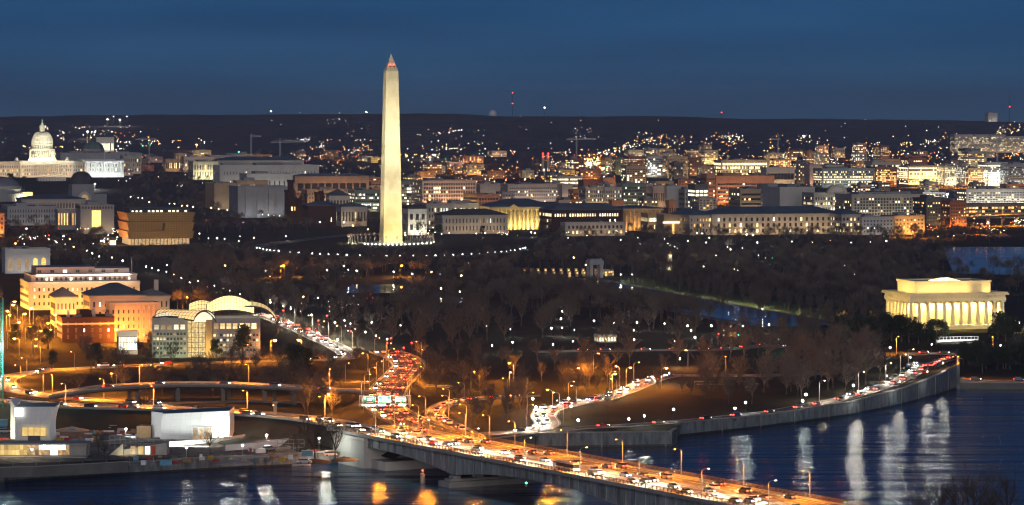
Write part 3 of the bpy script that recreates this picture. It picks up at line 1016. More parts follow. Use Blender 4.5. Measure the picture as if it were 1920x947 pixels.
# parked cars along the riverside drive near the plaza
pth, nn = PATHS['riverside_drive']
for n, k in enumerate(range(int(len(pth) * .62), len(pth) - 4, 2)):
    p = pth[k] + nn[k] * (-6.2 if n % 3 else 6.0)
    p.z = gz(p.x, p.y) + 0.02
    d = pth[k + 1] - pth[k]
    colr = CAR_COLS[(n * 5) % 12]
    vehicle(tuple(p), math.atan2(d.y, d.x), 'saloon', colr, '%s parked car with lamps off beside the riverside drive, %s along' % (colr, ordinal(n + 1)), 'car', 'cars parked by the riverside drive', 0, False, False)
# ================================================================== lamps
def ground_under(px, py, h):
    """the ground point whose point h metres higher shows at px, py"""
    zz = 6.0
    for _ in range(14):
        Y = F * (CAMZ - zz - h) / (py - HY)
        zz = 0.5 * zz + 0.5 * gz((px - CX) / F * Y, Y)
    Y = F * (CAMZ - zz - h) / (py - HY)
    X = (px - CX) / F * Y
    return Vector((X, Y, gz(X, Y)))
LAMP_LIGHT = {}
def light_data(kind, col, watt, radius=0.35, **kw):
    k = (kind, col, watt, radius)
    if k not in LAMP_LIGHT:
        L = bpy.data.lights.new('lamp_light', kind)
        L.color, L.energy, L.shadow_soft_size = col, watt, radius
        for a, v in kw.items():
            setattr(L, a, v)
        LAMP_LIGHT[k] = L
    return LAMP_LIGHT[k]
# park lamp: fluted post, collar and globe
def park_lamp_meshes(h):
    p = MB()
    p.lathe([(0.22, -0.5), (0.22, 0.5), (0.10, 0.7), (0.075, h - 0.75), (0.16, h - 0.55), (0.16, h - 0.42)], 8)
    g = MB()
    g.lathe([(0.12, h - 0.42), (0.36, h - 0.2), (0.46, h + 0.08), (0.36, h + 0.38), (0.12, h + 0.52), (0.0, h + 0.6)], 12, cap=False)
    return p.mesh('post', 'metal_dark'), {k: g.mesh('globe', 'bulb_' + k, True) for k in ('white', 'cool', 'warm', 'sodium', 'pale', 'faint')}
PARK_H = 4.6
PL_POST, PL_GLOBE = park_lamp_meshes(PARK_H)
PARK_LAMPS, STREET_LAMPS = [], []
def park_lamp(px, py, tint='white', watt=700, big=1.0):
    p = ground_under(px, py, PARK_H)
    t = thing('park_lamp', 'x', 'lamp post', tuple(p), 0, 'globe lamps in the park')
    link('post', PL_POST, t)
    tint_ = _rc.choice(('white', 'pale', 'pale', 'faint', 'warm')) if tint == 'white' else _rc.choice((tint, tint, 'pale'))
    link('globe', PL_GLOBE[tint_], t)
    big *= _rc.choice((.55, .7, .8, .9, 1.0))
    if big != 1.0:
        t.scale = (big, big, 1)
    if watt:
        col = {'white': (1, .95, .84), 'cool': (.86, 1, .93), 'warm': (1, .72, .36), 'sodium': (1, .34, .04)}[tint]
        link('lamp_light', light_data('POINT', col, round(watt * big), 0.5), t, (0, 0, PARK_H + 0.1))
    PARK_LAMPS.append(t)
    return t
_l = '''507 567;531 574;545 579;564 584;584 591;569 557;596 559;618 576;618 584;628 605;646 601;648 611;657 607;666 617;685 623;697 605;705 630;726 636;751 610;541 605;633 637;
923 648;912 612;957 617;961 642;1037 646;1074 640;1054 615;1034 616;1052 598;1054 584;1077 619;1114 602;1151 606;1194 605;1188 620;1189 637;1265 640;1246 607;1289 611;1296 620;1303 633;1370 612;1393 612;1357 620;1357 628;1334 611;
1442 609;1669 652;1747 646;1814 655;1876 648;1911 605;1905 600;1275 673;1255 700;1263 768;1378 766;1398 755;1208 780;1179 786;1084 788;1066 748;1071 762;1005 764;999 748;
1505 752;1511 740;1600 723;1609 735;1663 705;1687 716;1707 670;1739 697;1768 681'''
for s_ in _l.replace('\n', '').split(';'):
    a, c = map(float, s_.split())
    park_lamp(a, c, 'cool' if c > 735 else 'white', 4500 if c > 660 else 3200, 1.25 if c > 735 else 1.0)
_l = '''827 541;862 547;613 507;645 499;653 506;669 508;738 510;773 514;809 510;825 514;865 517;498 508;506 518;536 443;1076 483;1098 497;1126 486;1196 446;1199 458;1196 470;1265 463;1270 466;1324 455;1319 500;1343 479;1377 505;1384 507;1364 463;1370 468;1392 465;1420 455;1435 484;1422 479;1164 515;1185 515;1429 580;
1602 514;1522 494;1584 498;1485 453;1523 454;1557 452;1596 455;1632 454;1662 452;138 463;163 470;173 475;186 481;210 483;230 489;274 500;285 503;297 507;313 497;312 510;326 515;340 522;356 530;371 527;422 498;402 536;419 541;431 545;450 552;119 443;92 449;105 453;122 458;190 452;195 453;203 441;391 447;407 447;421 448;374 438;448 452;450 443;476 446;
760 441;785 440;803 438;828 439;842 437;893 438;910 437;996 436;1003 437;1065 446;1100 442;1164 450;1307 437;1316 438;1330 446;1400 440;1412 441;1462 441;1440 452;1246 448;1252 457;1257 460;1290 452'''
for s_ in _l.replace('\n', '').split(';'):
    a, c = map(float, s_.split())
    park_lamp(a, c, 'white', 4500 if c > 480 else 6000, 1.35)
_l = '''245 369;259 371;267 372;280 379;318 382;327 382;341 386;351 386;362 388;396 390;410 392;426 394;436 395;446 396;456 397;466 399;476 400;492 402;503 403;514 404;524 405;535 406;548 406;556 408;563 407;570 411;588 415;600 417;625 412;645 417;662 423;690 430'''
for n, s_ in enumerate(_l.split(';')):
    a, c = map(float, s_.split())
    park_lamp(a, c, 'warm', 8000, 1.5)

# sodium street lamp: tapered mast, curved arm, flat head
def street_lamp_meshes(h, arm):
    p = MB()
    p.tube([(0, 0, -0.6), (0, 0, h * .5), (0, 0, h - 0.8)], [0.17, 0.13, 0.1], 8)
    p.tube([(0, 0, h - 0.85), (arm * .25, 0, h - 0.25), (arm * .6, 0, h), (arm, 0, h + .08)], [0.09, 0.07, 0.06, 0.06], 6)
    hd = MB()
    hd.box(arm - .25, -.2, h + .0, arm + .75, .2, h + .2)
    g = MB()
    g.lathe([(0.0, h - .22), (0.22, h - .14), (0.3, h + .0)], 10, (arm + .3, 0), 0, cap=False)
    return p.mesh('mast', 'metal_grey'), hd.mesh('lamp_head', 'metal_dark'), {k: g.mesh('lamp_lens', 'bulb_' + k) for k in ('sodium', 'white', 'warm')}
SL = {h: street_lamp_meshes(h, 2.2) for h in (9.0, 11.0, 13.5)}
def street_lamp(pos, rz=0.0, h=9.0, tint='sodium', watt=9000, group='sodium street lamps', cat='street lamp', size=165, glow=1.0, point=False):
    t = thing('street_lamp', 'x', cat, tuple(pos), rz, group)
    mst, hd, lens = SL[h]
    link('mast', mst, t)
    link('lamp_head', hd, t)
    link('lamp_lens', lens[tint], t, None, None, None if glow == 1 else (1, 1, 1)) if glow == 1 else link('lamp_lens', lens[tint], t, ((2.2 + .3) * (1 - glow), 0, h * (1 - glow)), None, (glow, glow, glow))
    if watt:
        col = {'sodium': (1.0, .30, .022), 'white': (1, .95, .84), 'warm': (1, .84, .58)}[tint]
        if point: link('lamp_light', light_data('POINT', col, watt, 0.3), t, (2.5, 0, h - .8))
        else: link('lamp_light', light_data('SPOT', col, watt, 0.3, spot_size=R(size), spot_blend=0.5), t, (2.5, 0, h - .3))
    STREET_LAMPS.append(t)
    return t
BW = 21000
bang = math.atan2(BN.y, BN.x)
for k in range(-1, 10):
    s = 18 + 37 * k
    if s > 300: break
    if s > -5:
        street_lamp(bp(s, 28.3, 12.2), bang + PI, 9.0, 'sodium', BW, 'lamp posts along the bridge')
    s += 18
    if s > 0:
        t_ = street_lamp(bp(s, 1.2, 12.2), bang, 9.0, 'warm', BW * 1.3, 'lamp posts along the bridge', size=118)  # white light added here so the near lanes read pale
        link('lamp_light', light_data('SPOT', (1.0, .30, .022), BW * 1.5, .3, spot_size=R(168), spot_blend=.4), t_, (1.6, 0, 8.6))  # bulbless sodium spot added for orange on the water
def lamps_along(key, off, spacing, watt, h=9.0, i0=0.0, i1=1.0, tint='sodium'):
    pth, nn = PATHS[key]
    acc, last = 0.0, -1e9
    n = len(pth)
    for i in range(int(n * i0), int(n * i1) - 1):
        if acc - last >= spacing:
            last = acc
            p = pth[i] + nn[i] * off
            v = -nn[i] * (1 if off > 0 else -1)
            p.z = gz(p.x, p.y) if abs(pth[i].z - gz(p.x, p.y)) < 1.0 else pth[i].z - 0.3
            street_lamp(p, math.atan2(v.y, v.x), h, tint, watt * 4.5)
        acc += (pth[i + 1] - pth[i]).length
lamps_along('left_ramp', -7.6, 38, 12000, i0=0.05, i1=0.97)
lamps_along('gantry_road', -9.5, 42, 4500)
lamps_along('gantry_road', 9.5, 60, 4500, i0=0.15)
lamps_along('right_ramp', 5, 45, 9000)
lamps_along('white_bend', -7, 55, 1600, i0=0.1)
lamps_along('white_bend', 6.5, 36, 1700, i0=0.05, i1=0.5, tint='warm')  # warm masts added to whiten the bend
lamps_along('riverside_drive', -6, 48, 2600, i0=0.45, tint='warm')  # masts added to brighten the narrow drive
lamps_along('overpass', -6, 40, 10000)
lamps_along('avenue', -8, 40, 7000, i0=0.0, i1=0.32, tint='warm')  # masts added so the upper avenue looks white lit
lamps_along('avenue', -7.5, 45, 12000, i0=0.5, i1=1.0)
lamps_along('crossing', 5, 40, 9000)
lamps_along('plaza_road', -6, 45, 5000)
lamps_along('parkway', -5.5, 35, 5000, i1=0.5)
# sodium lamps the photo shows one by one (head position)
for px, py, w in ((883, 697, 9000), (963, 680, 14000), (1036, 731, 9000), (1113, 662, 9000), (1148, 700, 15000), (1161, 687, 9000), (1174, 689, 15000), (1290, 657, 9000), (955, 697, 9000), (1095, 690, 14000),
                  (1240, 690, 14000), (508, 637, 26000), (565, 636, 26000), (527, 497, 30000), (533, 499, 9000), (750, 497, 26000), (219, 617, 26000), (218, 700, 9000), (610, 738, 9000), (690, 662, 5000),
                  (5, 556, 26000), (20, 565, 26000), (33, 571, 26000), (55, 576, 26000), (63, 577, 26000), (42, 588, 22000), (18, 582, 22000), (84, 605, 22000), (60, 636, 15000), (95, 590, 20000),
                  (30, 456, 30000), (45, 428, 30000), (515, 758, 12000), (357, 557, 8000), (12, 590, 20000), (28, 604, 20000), (48, 612, 20000), (70, 620, 20000), (96, 618, 15000), (36, 634, 20000), (76, 648, 15000), (102, 602, 15000), (14, 622, 15000)):
    street_lamp(ground_under(px, py, 9.0), _rc.random() * 6, 9.0, 'sodium', w * (.8 if px < 110 else 1.6), glow=1.0 + w / 13000, point=True)
# ================================================================== buildings of the city
PAL = {'dark': 2, 'warm': 3, 'pale': 4, 'cool': 5, 'dim': 6, 'amber': 7}
def wall_mats(wall, roof): return [wall, roof, 'glass_dark', 'pane_warm', 'pane_pale', 'pane_cool', 'pane_dim', 'pane_amber']
def facet(mb, O, U, w, h, nx, nz, ww, wh, pick, mx=0.04, mz=(0.08, 0.08)):
    """one connected wall sheet with window facets; O lower left corner, U unit vector along the wall"""
    O, U = Vector(O), Vector(U)
    xs, zs = [0.0], [0.0]
    m = w * mx
    cw = (w - 2 * m) / max(nx, 1)
    for i in range(nx):
        a = m + cw * i + cw * (1 - ww) / 2
        xs += [a, a + cw * ww]
    xs.append(w)
    b0 = h * mz[0]
    ch = (h - b0 - h * mz[1]) / max(nz, 1)
    for j in range(nz):
        a = b0 + ch * j + ch * (1 - wh) / 2
        zs += [a, a + ch * wh]
    zs.append(h)
    o = len(mb.v)
    W = len(xs)
    for z in zs:
        for x in xs:
            mb.v.append(tuple(O + U * x + Vector((0, 0, z))))
    for j in range(len(zs) - 1):
        for i in range(W - 1):
            k = o + j * W + i
            mb.f.append((k, k + 1, k + W + 1, k + W))
            win = (i % 2 == 1) and (j % 2 == 1)
            mb.m.append(pick((i - 1) // 2, (j - 1) // 2) if win else 0)
WIN = {}
def window_mesh(pane, frame):
    k = (pane, frame)
    if k not in WIN:
        b = MB()
        b.quad((-.44, -.04, -.46), (.44, -.04, -.46), (.44, -.04, .46), (-.44, -.04, .46), 1)
        for x0, z0, x1, z1 in ((-.5, -.5, -.44, .5), (.44, -.5, .5, .5), (-.44, -.5, .44, -.46), (-.44, .46, .44, .5), (-.015, -.46, .015, .46), (-.44, .06, .44, .09)):
            b.box(x0, -.10, z0, x1, 0.02, z1, 0)
        WIN[k] = b.mesh('window', [frame, {'dark': 'glass_dark'}.get(pane, 'pane_' + pane)])
    return WIN[k]
def windows(root, O, U, w, z0, h, nx, nz, ww, wh, pick, frame, budget):
    """each window an object of its own while the budget lasts, the rest one mesh"""
    O, U = Vector(O), Vector(U)
    ang = math.atan2(U.y, U.x)
    cw, ch = w / nx, h / nz
    rest = []
    for j in range(nz):
        for i in range(nx):
            p = O + U * (cw * (i + .5)) + Vector((0, 0, z0 + ch * (j + .5)))
            k = pick(i, j)
            if budget[0] > 0:
                budget[0] -= 1
                link('window', window_mesh(k, frame), root, tuple(p), ang, (cw * ww, 1.5, ch * wh))
            else:
                rest.append((p, k))
    if rest:
        b = MB()
        N_ = Vector((U.y, -U.x, 0))
        ms = ['glass_dark', 'pane_warm', 'pane_pale', 'pane_cool', 'pane_dim', 'pane_amber']
        for p, k in rest:
            a, c = U * (cw * ww / 2), Vector((0, 0, ch * wh / 2))
            q = p + N_ * 0.05
            b.quad(q - a - c, q + a - c, q + a + c, q - a + c, ['dark', 'warm', 'pale', 'cool', 'dim', 'amber'].index(k))
        tag(b.build('window', ms, root), kind='stuff')
def ring(mb, x0, y0, x1, y1, t, z0, z1, mi=0):
    o = [(x0, y0), (x1, y0), (x1, y1), (x0, y1)]
    i_ = [(x0 + t, y0 + t), (x1 - t, y0 + t), (x1 - t, y1 - t), (x0 + t, y1 - t)]
    vs = [(p[0], p[1], z0) for p in o] + [(p[0], p[1], z1) for p in o] + [(p[0], p[1], z1) for p in i_] + [(p[0], p[1], z0) for p in i_]
    fs = []
    for k in range(4):
        k2 = (k + 1) % 4
        fs += [(k, k2, 4 + k2, 4 + k), (4 + k, 4 + k2, 8 + k2, 8 + k), (8 + k, 8 + k2, 12 + k2, 12 + k)]
    mb.add(vs, fs, mi)
def hip_roof(mb, w, dep, h, rh, ov=1.2, mi=0, ridge=None):
    x0, y0, x1, y1 = -ov, -ov, w + ov, dep + ov
    e = min(x1 - x0, y1 - y0) / 2
    if ridge is not None: e = ridge
    vs = [(x0, y0, h), (x1, y0, h), (x1, y1, h), (x0, y1, h), (x0, y0, h + .5), (x1, y0, h + .5), (x1, y1, h + .5), (x0, y1, h + .5),
          (x0 + e, y0 + e, h + rh), (x1 - e, y0 + e, h + rh), (x1 - e, y1 - e, h + rh), (x0 + e, y1 - e, h + rh)]
    mb.add(vs, [(0, 1, 5, 4), (1, 2, 6, 5), (2, 3, 7, 6), (3, 0, 4, 7), (4, 5, 9, 8), (5, 6, 10, 9), (6, 7, 11, 10), (7, 4, 8, 11), (8, 9, 10, 11), (3, 2, 1, 0)], mi)
def frame_of(x0, x1, D, rot=ROT):
    X0 = (x0 - CX) / F * D
    t = (x1 - CX) / F
    return X0, (t * D - X0) / (math.cos(rot) - t * math.sin(rot))
def area(root, loc, target, sx, sy, col, watt, name='flood_or_fill'):
    L = bpy.data.lights.new(name, 'AREA')
    L.shape = 'RECTANGLE'
    L.size, L.size_y = sx, sy
    L.color, L.energy = col, watt
    o = link(name, L, root, loc)
    aim(o, target)
    return o
def rise(t, pts, rot):
    """height above the thing's base at which a ground light clears the slope"""
    o = t.location
    return max(gz(o.x + x * math.cos(rot) - y * math.sin(rot), o.y + x * math.sin(rot) + y * math.cos(rot)) for x, y in pts) - o.z + 1.2
BUILDINGS = []
def bld(label, x0, x1, yt, yb=None, D=None, dep=30, wall='limestone', nx=10, nz=5, ww=.5, wh=.55, lit=.2, pal=('warm', 'pale', 'dim'), sep=False, roof='flat', roofm='roof_dark', rh=6,
        pent=1, flood=None, side_flood=None, name='office_building', cat='building', mz=(.1, .1), mx=.03, rot=ROT, seed=None, frame='metal_dark', rows_lit=None, group=None, left=None, units=2, sink=3):
    rng = random.Random(seed if seed is not None else int(x0 * 7 + yt * 13))
    if D is None:
        D = P(x0, yb).y
    X0, w = frame_of(x0, x1, D, rot)
    zg = gz(X0, D)
    h = zat(yt, D) - zg
    t = thing(name, label, cat, (X0, D, zg), rot, group)
    t['size'] = (w, dep, h)
    rowf = [rng.choice((.3, .7, 1.0, 1.3, 1.8)) for _ in range(max(nz, 1))]
    def pick(i, j):
        p = rows_lit.get(j, lit) if rows_lit else lit * rowf[j]
        if rng.random() < p:
            return rng.choice(pal)
        return 'dark'
    pk = lambda i, j: PAL[pick(i, j)]
    b = MB()
    nxs = max(1, int(round(nx * dep / w))) if nx else 0
    left = left or {}
    if sep or not nx:
        b.quad((0, 0, -sink), (w, 0, -sink), (w, 0, h), (0, 0, h))
        b.quad((0, dep, -sink), (0, 0, -sink), (0, 0, h), (0, dep, h))
    else:
        facet(b, (0, 0, 0), (1, 0, 0), w, h, nx, nz, ww, wh, pk, mx, mz)
        b.quad((0, 0, -sink), (w, 0, -sink), (w, 0, 0), (0, 0, 0))
        facet(b, (0, dep, 0), (0, -1, 0), dep, h, left.get('nx', nxs), left.get('nz', nz), ww, wh, pk, mx, mz)
        b.quad((0, dep, -sink), (0, 0, -sink), (0, 0, 0), (0, dep, 0))
    b.quad((w, 0, -sink), (w, dep, -sink), (w, dep, h), (w, 0, h))
    b.quad((w, dep, -sink), (0, dep, -sink), (0, dep, h), (w, dep, h))
    b.quad((0, 0, h), (w, 0, h), (w, dep, h), (0, dep, h), 1)
    b.build('wall', wall_mats(wall, roofm), t)
    if sep and nx:
        budget = [100]
        windows(t, (w * mx, 0, 0), (1, 0, 0), w * (1 - 2 * mx), h * mz[0], h * (1 - mz[0] - mz[1]), nx, nz, ww, wh, pick, frame, budget)
        if nxs: windows(t, (0, dep * (1 - mx), 0), (0, -1, 0), dep * (1 - 2 * mx), h * mz[0], h * (1 - mz[0] - mz[1]), nxs, nz, ww, wh, pick, frame, budget)
    r = MB()
    if roof == 'flat':
        ring(r, -.25, -.25, w + .25, dep + .25, .7, h - .5, h + .9)
        r.build('parapet', wall, t)
        for k in range(pent):
            pw, pd = w * rng.uniform(.18, .4), dep * rng.uniform(.3, .55)
            px0 = w * (k + rng.uniform(.15, .5)) / max(pent, 1) * .8
            q = MB()
            ph = rng.uniform(2.5, 4.5)
            q.box(px0, dep * .3, h - .02, px0 + pw, dep * .3 + pd, h + ph, 0, 1)
            q.build('penthouse', [rng.choice(['grey_stone', 'roof_grey', wall]), roofm], t)
        for k in range(units):
            ux, uy = w * rng.uniform(.08, .86), dep * rng.uniform(.12, .26)
            q = MB()
            s_ = rng.uniform(1.2, 3.0)
            q.box(ux, uy, h - .02, ux + s_ * 1.6, uy + s_, h + rng.uniform(1.2, 2.4))
            q.build('roof_unit', rng.choice(['metal_grey', 'roof_grey', 'metal_dark']), t)
    elif roof == 'hip':
        hip_roof(r, w, dep, h, rh)
        r.build('roof', roofm, t)
        q = MB()
        ring(q, -.5, -.5, w + .5, dep + .5, .6, h - 1.2, h + .02)
        q.build('cornice', wall, t)
    elif roof == 'mansard':
        hip_roof(r, w, dep, h, rh, .4, ridge=min(w, dep) * .22)
        r.build('roof', roofm, t)
    elif roof == 'barrel':
        r.grid(lambda u, v: (w * v, dep / 2 - dep / 2 * math.cos(PI * u), h + rh * math.sin(PI * u)), 14, 2)
        r.build('roof', roofm, t)
    if not flood and nx and wall != 'dark_brick': flood = (.32, (1, .58, .22))  # added warm fill for fronts with no floodlight of their own
    if flood:
        E_, col = flood[0], flood[1]
        dist = flood[2] if len(flood) > 2 else 9
        area(t, (w / 2, -dist, rise(t, [(w * k / 6, -dist) for k in range(7)], rot)), (w / 2, 0, h * .62), w * .92, 1.0, col, E_ * w * h * 8.0)
    if side_flood:
        E_, col = side_flood
        area(t, (-9, dep / 2, rise(t, [(-9, dep * k / 4) for k in range(5)], rot)), (0, dep / 2, h * .62), dep * .92, 1.0, col, E_ * dep * h * 8.0)
    BUILDINGS.append(t)
    return t, w, h, zg, D

GOLD = (1.0, .74, .34)
# ---- right of the obelisk, nearest rows
bld('long classical limestone block with blue hipped roof and amber lit columns', 1335, 1576, 402, 441, dep=42, wall='limestone', nx=22, nz=3, sep=True, ww=.36, wh=.62, lit=.10, pal=('warm', 'pale'),
    roof='hip', roofm='roof_blue', rh=7, rows_lit={0: .35, 1: .16, 2: .22}, flood=(.42, (1, .62, .28)), name='classical_building', mz=(.06, .12))
bld('low wing of the classical block with amber windows under its eaves', 1293, 1334, 404, 441, dep=60, wall='limestone', nx=7, nz=3, sep=True, ww=.4, lit=.3, pal=('amber', 'dim'), roof='hip', roofm='roof_blue', rh=6, name='classical_building', flood=(.15, (1, .6, .3)))
bld('grey end wing of the classical block with three bright windows', 1578, 1614, 402, 441, dep=40, wall='grey_stone', nx=5, nz=3, sep=True, lit=.3, pal=('warm',), roof='hip', roofm='roof_blue', rh=5, name='classical_building')
bld('grey stone building with small square windows beside the orange one', 1616, 1676, 408, 441, dep=30, wall='grey_stone', nx=9, nz=4, sep=True, ww=.4, wh=.5, lit=.12, pal=('cool', 'pale'), roof='flat', flood=(.25, (.9, .9, .8)))
bld('low stone building washed in bright orange light', 1677, 1734, 406, 440, dep=30, wall='tan_stone', nx=8, nz=4, sep=True, ww=.35, wh=.45, lit=.12, pal=('warm',), roof='flat', flood=(2.3, (1.0, .50, .12)))
bld('dark roofed brick building with a row of bright attic windows', 1035, 1164, 394, 420, D=3380, dep=50, wall='dark_brick', nx=26, nz=3, sep=True, ww=.55, wh=.5, lit=.05, pal=('pale', 'warm'), rows_lit={2: .86, 1: .10, 0: .04}, roof='mansard', roofm='roof_blue', rh=6, name='museum_building', cat='museum')
bld('low grey stone arcade with yellow windows in front of the brick building', 1060, 1172, 419, 443, dep=18, wall='grey_stone', nx=14, nz=2, sep=True, ww=.5, wh=.6, lit=.30, pal=('warm', 'amber', 'dim'), rows_lit={0: .35, 1: .02}, roof='flat', pent=0, name='arcade_building')
t, w, h, zg, D = bld('amber lit hall with tall columns and a bright corner', 1168, 1240, 391, 440, D=3420, dep=45, wall='tan_stone', nx=0, nz=0, roof='hip', roofm='roof_blue', rh=3, flood=(1.0, (1, .55, .16)), side_flood=(2.0, (1, .58, .18)), name='columned_hall', cat='hall')
for k in range(9):
    b = MB(); b.lathe([(1.2, 0), (1.0, h - 3), (1.3, h - 2.2)], 10, (w * (k + .5) / 9, -2.4), 0)
    b.build('column', 'tan_stone', t)
b = MB(); b.box(-1, -4.2, h - 2.2, w + 1, 0.4, h - .3); b.build('entablature', 'tan_stone', t)
bld('small block with a continuous strip of glowing golden windows', 1215, 1247, 402, 441, D=3370, dep=25, wall='tan_stone', nx=12, nz=2, sep=True, ww=.7, wh=.55, lit=.9, pal=('warm', 'pale'), rows_lit={1: .95, 0: .15}, roof='flat', pent=0)
t, w, h, zg, D = bld('tall gatehouse with a glowing gold cornice on slender legs', 1245, 1292, 404, 442, D=3330, dep=26, wall='tan_stone', nx=0, nz=0, roof='flat', pent=0, name='gatehouse', cat='gatehouse')
b = MB(); b.box(-1.2, -1.2, h * .58, w + 1.2, -.05, h * .66); b.build('glowing_cornice', 'pane_warm', t)  # light on cornice and legs is put into their own glow
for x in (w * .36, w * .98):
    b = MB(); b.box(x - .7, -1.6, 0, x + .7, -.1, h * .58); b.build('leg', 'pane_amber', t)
# the yellow temple-like hall receding to the right
t, w, h, zg, D = bld('long yellow lit columned hall under a dark navy hipped roof', 920, 1041, 388, 431, dep=46, wall='tan_stone', nx=0, nz=0, roof='hip', roofm='roof_blue', rh=8, name='columned_hall', cat='hall', flood=(2.1, (1, .83, .28)), side_flood=(1.4, (1, .80, .3)), rot=ROT)
for k in range(15):
    b = MB(); b.lathe([(1.35, 0), (1.1, h - 4), (1.5, h - 3.2)], 10, (w * (k + .5) / 15, -2.6), 0)
    b.build('column', 'tan_stone', t)
b = MB(); b.box(-1, -4.6, h - 3.2, w + 1, 0.4, h - .3); b.build('entablature', 'tan_stone', t)
b = MB(); b.prism([(w * .28, -4.7), (w * .40, -4.7), (w * .40, -3.7), (w * .28, -3.7)], h - .28, lambda p: h + .2); b.add([(w * .28, -4.7, h + .2), (w * .40, -4.7, h + .2), (w * .34, -4.7, h + 3)], [(0, 1, 2)]); b.build('pediment', 'tan_stone', t)
# museum group between the obelisk and the yellow hall
bld('dark classical museum with low hipped roofs among evergreens', 830, 952, 404, 441, D=3330, dep=36, wall='grey_stone', nx=18, nz=2, sep=True, ww=.34, wh=.6, lit=.06, pal=('cool', 'dim'), roof='hip', roofm='roof_dark', rh=6, name='museum_building', cat='museum')
bld('pale museum wing with lit windows under two roof pavilions', 800, 897, 383, 420, D=3480, dep=36, wall='grey_stone', nx=17, nz=3, sep=True, ww=.4, wh=.55, lit=.1, rows_lit={2: .45}, pal=('pale', 'cool'), roof='flat', pent=2, name='museum_building', cat='museum')
t, w, h, zg, D = bld('round cornered museum end lit white around a bare tree', 765, 800, 392, 442, D=3300, dep=30, wall='pale_stone', nx=3, nz=2, sep=True, lit=.1, roof='barrel', roofm='roof_dark', rh=4, name='museum_building', cat='museum', flood=(1.5, (1, .93, .66)))
# offices behind
bld('pink grid office block with close rows of dark square windows', 792, 893, 340, 398, D=4130, dep=62, wall='pink_stone', nx=21, nz=7, sep=True, ww=.62, wh=.58, lit=.05, pal=('warm', 'pale'), mx=.02, mz=(.02, .04), flood=(1.15, (1, .55, .26)), pent=1, roofm='roof_grey')
bld('glassy green lit flank joined to the pink grid office', 752, 791, 340, 398, D=4190, dep=8, wall='green_glass', nx=8, nz=7, ww=.86, wh=.62, lit=.75, pal=('cool', 'pale', 'dim', 'dim'), sep=True, pent=0, units=0)
bld('brown grid office below the yellow hall roof with large dark windows', 896, 936, 366, 402, D=3900, dep=70, wall='orange_brick', nx=7, nz=4, sep=True, ww=.6, wh=.55, lit=.04, mx=.04, flood=(.5, (1, .55, .25)), side_flood=(.8, (1, .9, .45)), pent=0, roofm='roof_grey')
bld('pale long office with two rows of small square windows', 952, 1053, 347, 378, D=4500, dep=40, wall='pink_stone', nx=24, nz=4, sep=True, ww=.5, wh=.45, lit=.06, pal=('pale',), rows_lit={3: 0.0, 2: .06, 1: .08, 0: .0}, flood=(.25, (1, .85, .7)), roofm='roof_grey')
bld('blank beige stair tower at the end of the pale office', 1054, 1074, 347, 380, D=4480, dep=25, wall='pink_stone', nx=0, pent=0, flood=(.35, (1, .85, .7)))
bld('blank beige hall with a bright lamp post before it', 900, 951, 346, 372, D=4560, dep=40, wall='pink_stone', nx=0, pent=1, flood=(.15, (1, .85, .7)))
bld('striped white lit office with three glowing window bands', 1045, 1093, 332, 349, D=5000, dep=30, wall='limestone', nx=14, nz=4, ww=.85, wh=.5, lit=.95, pal=('pale',), mz=(.05, .05), sep=True)
bld('small orange brick block with a dark square opening', 1131, 1154, 334, 352, D=4900, dep=20, wall='orange_brick', nx=1, nz=1, ww=.5, wh=.4, lit=0, flood=(1.2, (1, .55, .25)), pent=0)
bld('long brown low roofed depot left of the orange block', 1094, 1130, 338, 352, D=4920, dep=30, wall='brick', nx=0, pent=0, flood=(.5, (1, .5, .2)))
bld('orange brown office tower stub with grey flank', 1075, 1098, 357, 380, D=4300, dep=25, wall='orange_brick', nx=5, nz=3, sep=True, lit=.3, pal=('pale', 'amber'), pent=0, flood=(.3, (1, .6, .3)))
bld('old grey office with arched upper windows, left of a pair', 1098, 1132, 352, 384, D=4200, dep=30, wall='limestone', nx=9, nz=4, sep=True, ww=.45, lit=.16, pal=('pale',), pent=1)
bld('old grey office with arched upper windows, right of a pair', 1134, 1166, 352, 384, D=4200, dep=30, wall='limestone', nx=9, nz=4, sep=True, ww=.45, lit=.14, pal=('pale', 'cool'), pent=1)
bld('blue glass fronted office with two bright window rows', 1168, 1212, 345, 384, D=4240, dep=30, wall='green_glass', nx=14, nz=6, ww=.7, wh=.5, lit=.08, rows_lit={3: .55, 1: .2}, pal=('cool', 'pale'), sep=True, roofm='roof_blue')
bld('plain pale block between glass office and dark striped block', 1213, 1224, 347, 384, D=4250, dep=25, wall='pale_stone', nx=0, pent=0)
bld('dark striped block with tall vertical window slots', 1225, 1249, 350, 384, D=4220, dep=30, wall='pink_stone', nx=7, nz=1, ww=.55, wh=.5, lit=0, sep=True)
bld('windowless pale block beside the striped block', 1251, 1283, 350, 384, D=4210, dep=30, wall='pale_stone', nx=0, pent=1)
bld('pale block with a stepped roof left of the lit grid', 1284, 1302, 356, 384, D=4180, dep=25, wall='limestone', nx=4, nz=3, lit=.05, sep=True)
bld('small grid office with every window lit white gold', 1303, 1328, 347, 380, D=4150, dep=28, wall='dark_concrete', nx=3, nz=5, ww=.85, wh=.6, lit=.97, pal=('pale',), mz=(.05, .18), sep=True, pent=0)
bld('small orange lit roof pavilion with three windows, by the brick museum', 1147, 1170, 377, 388, D=3560, dep=12, wall='orange_brick', nx=5, nz=1, lit=.5, pal=('amber',), sep=True, flood=(1.2, (1, .55, .22), 5), pent=0, name='roof_pavilion')
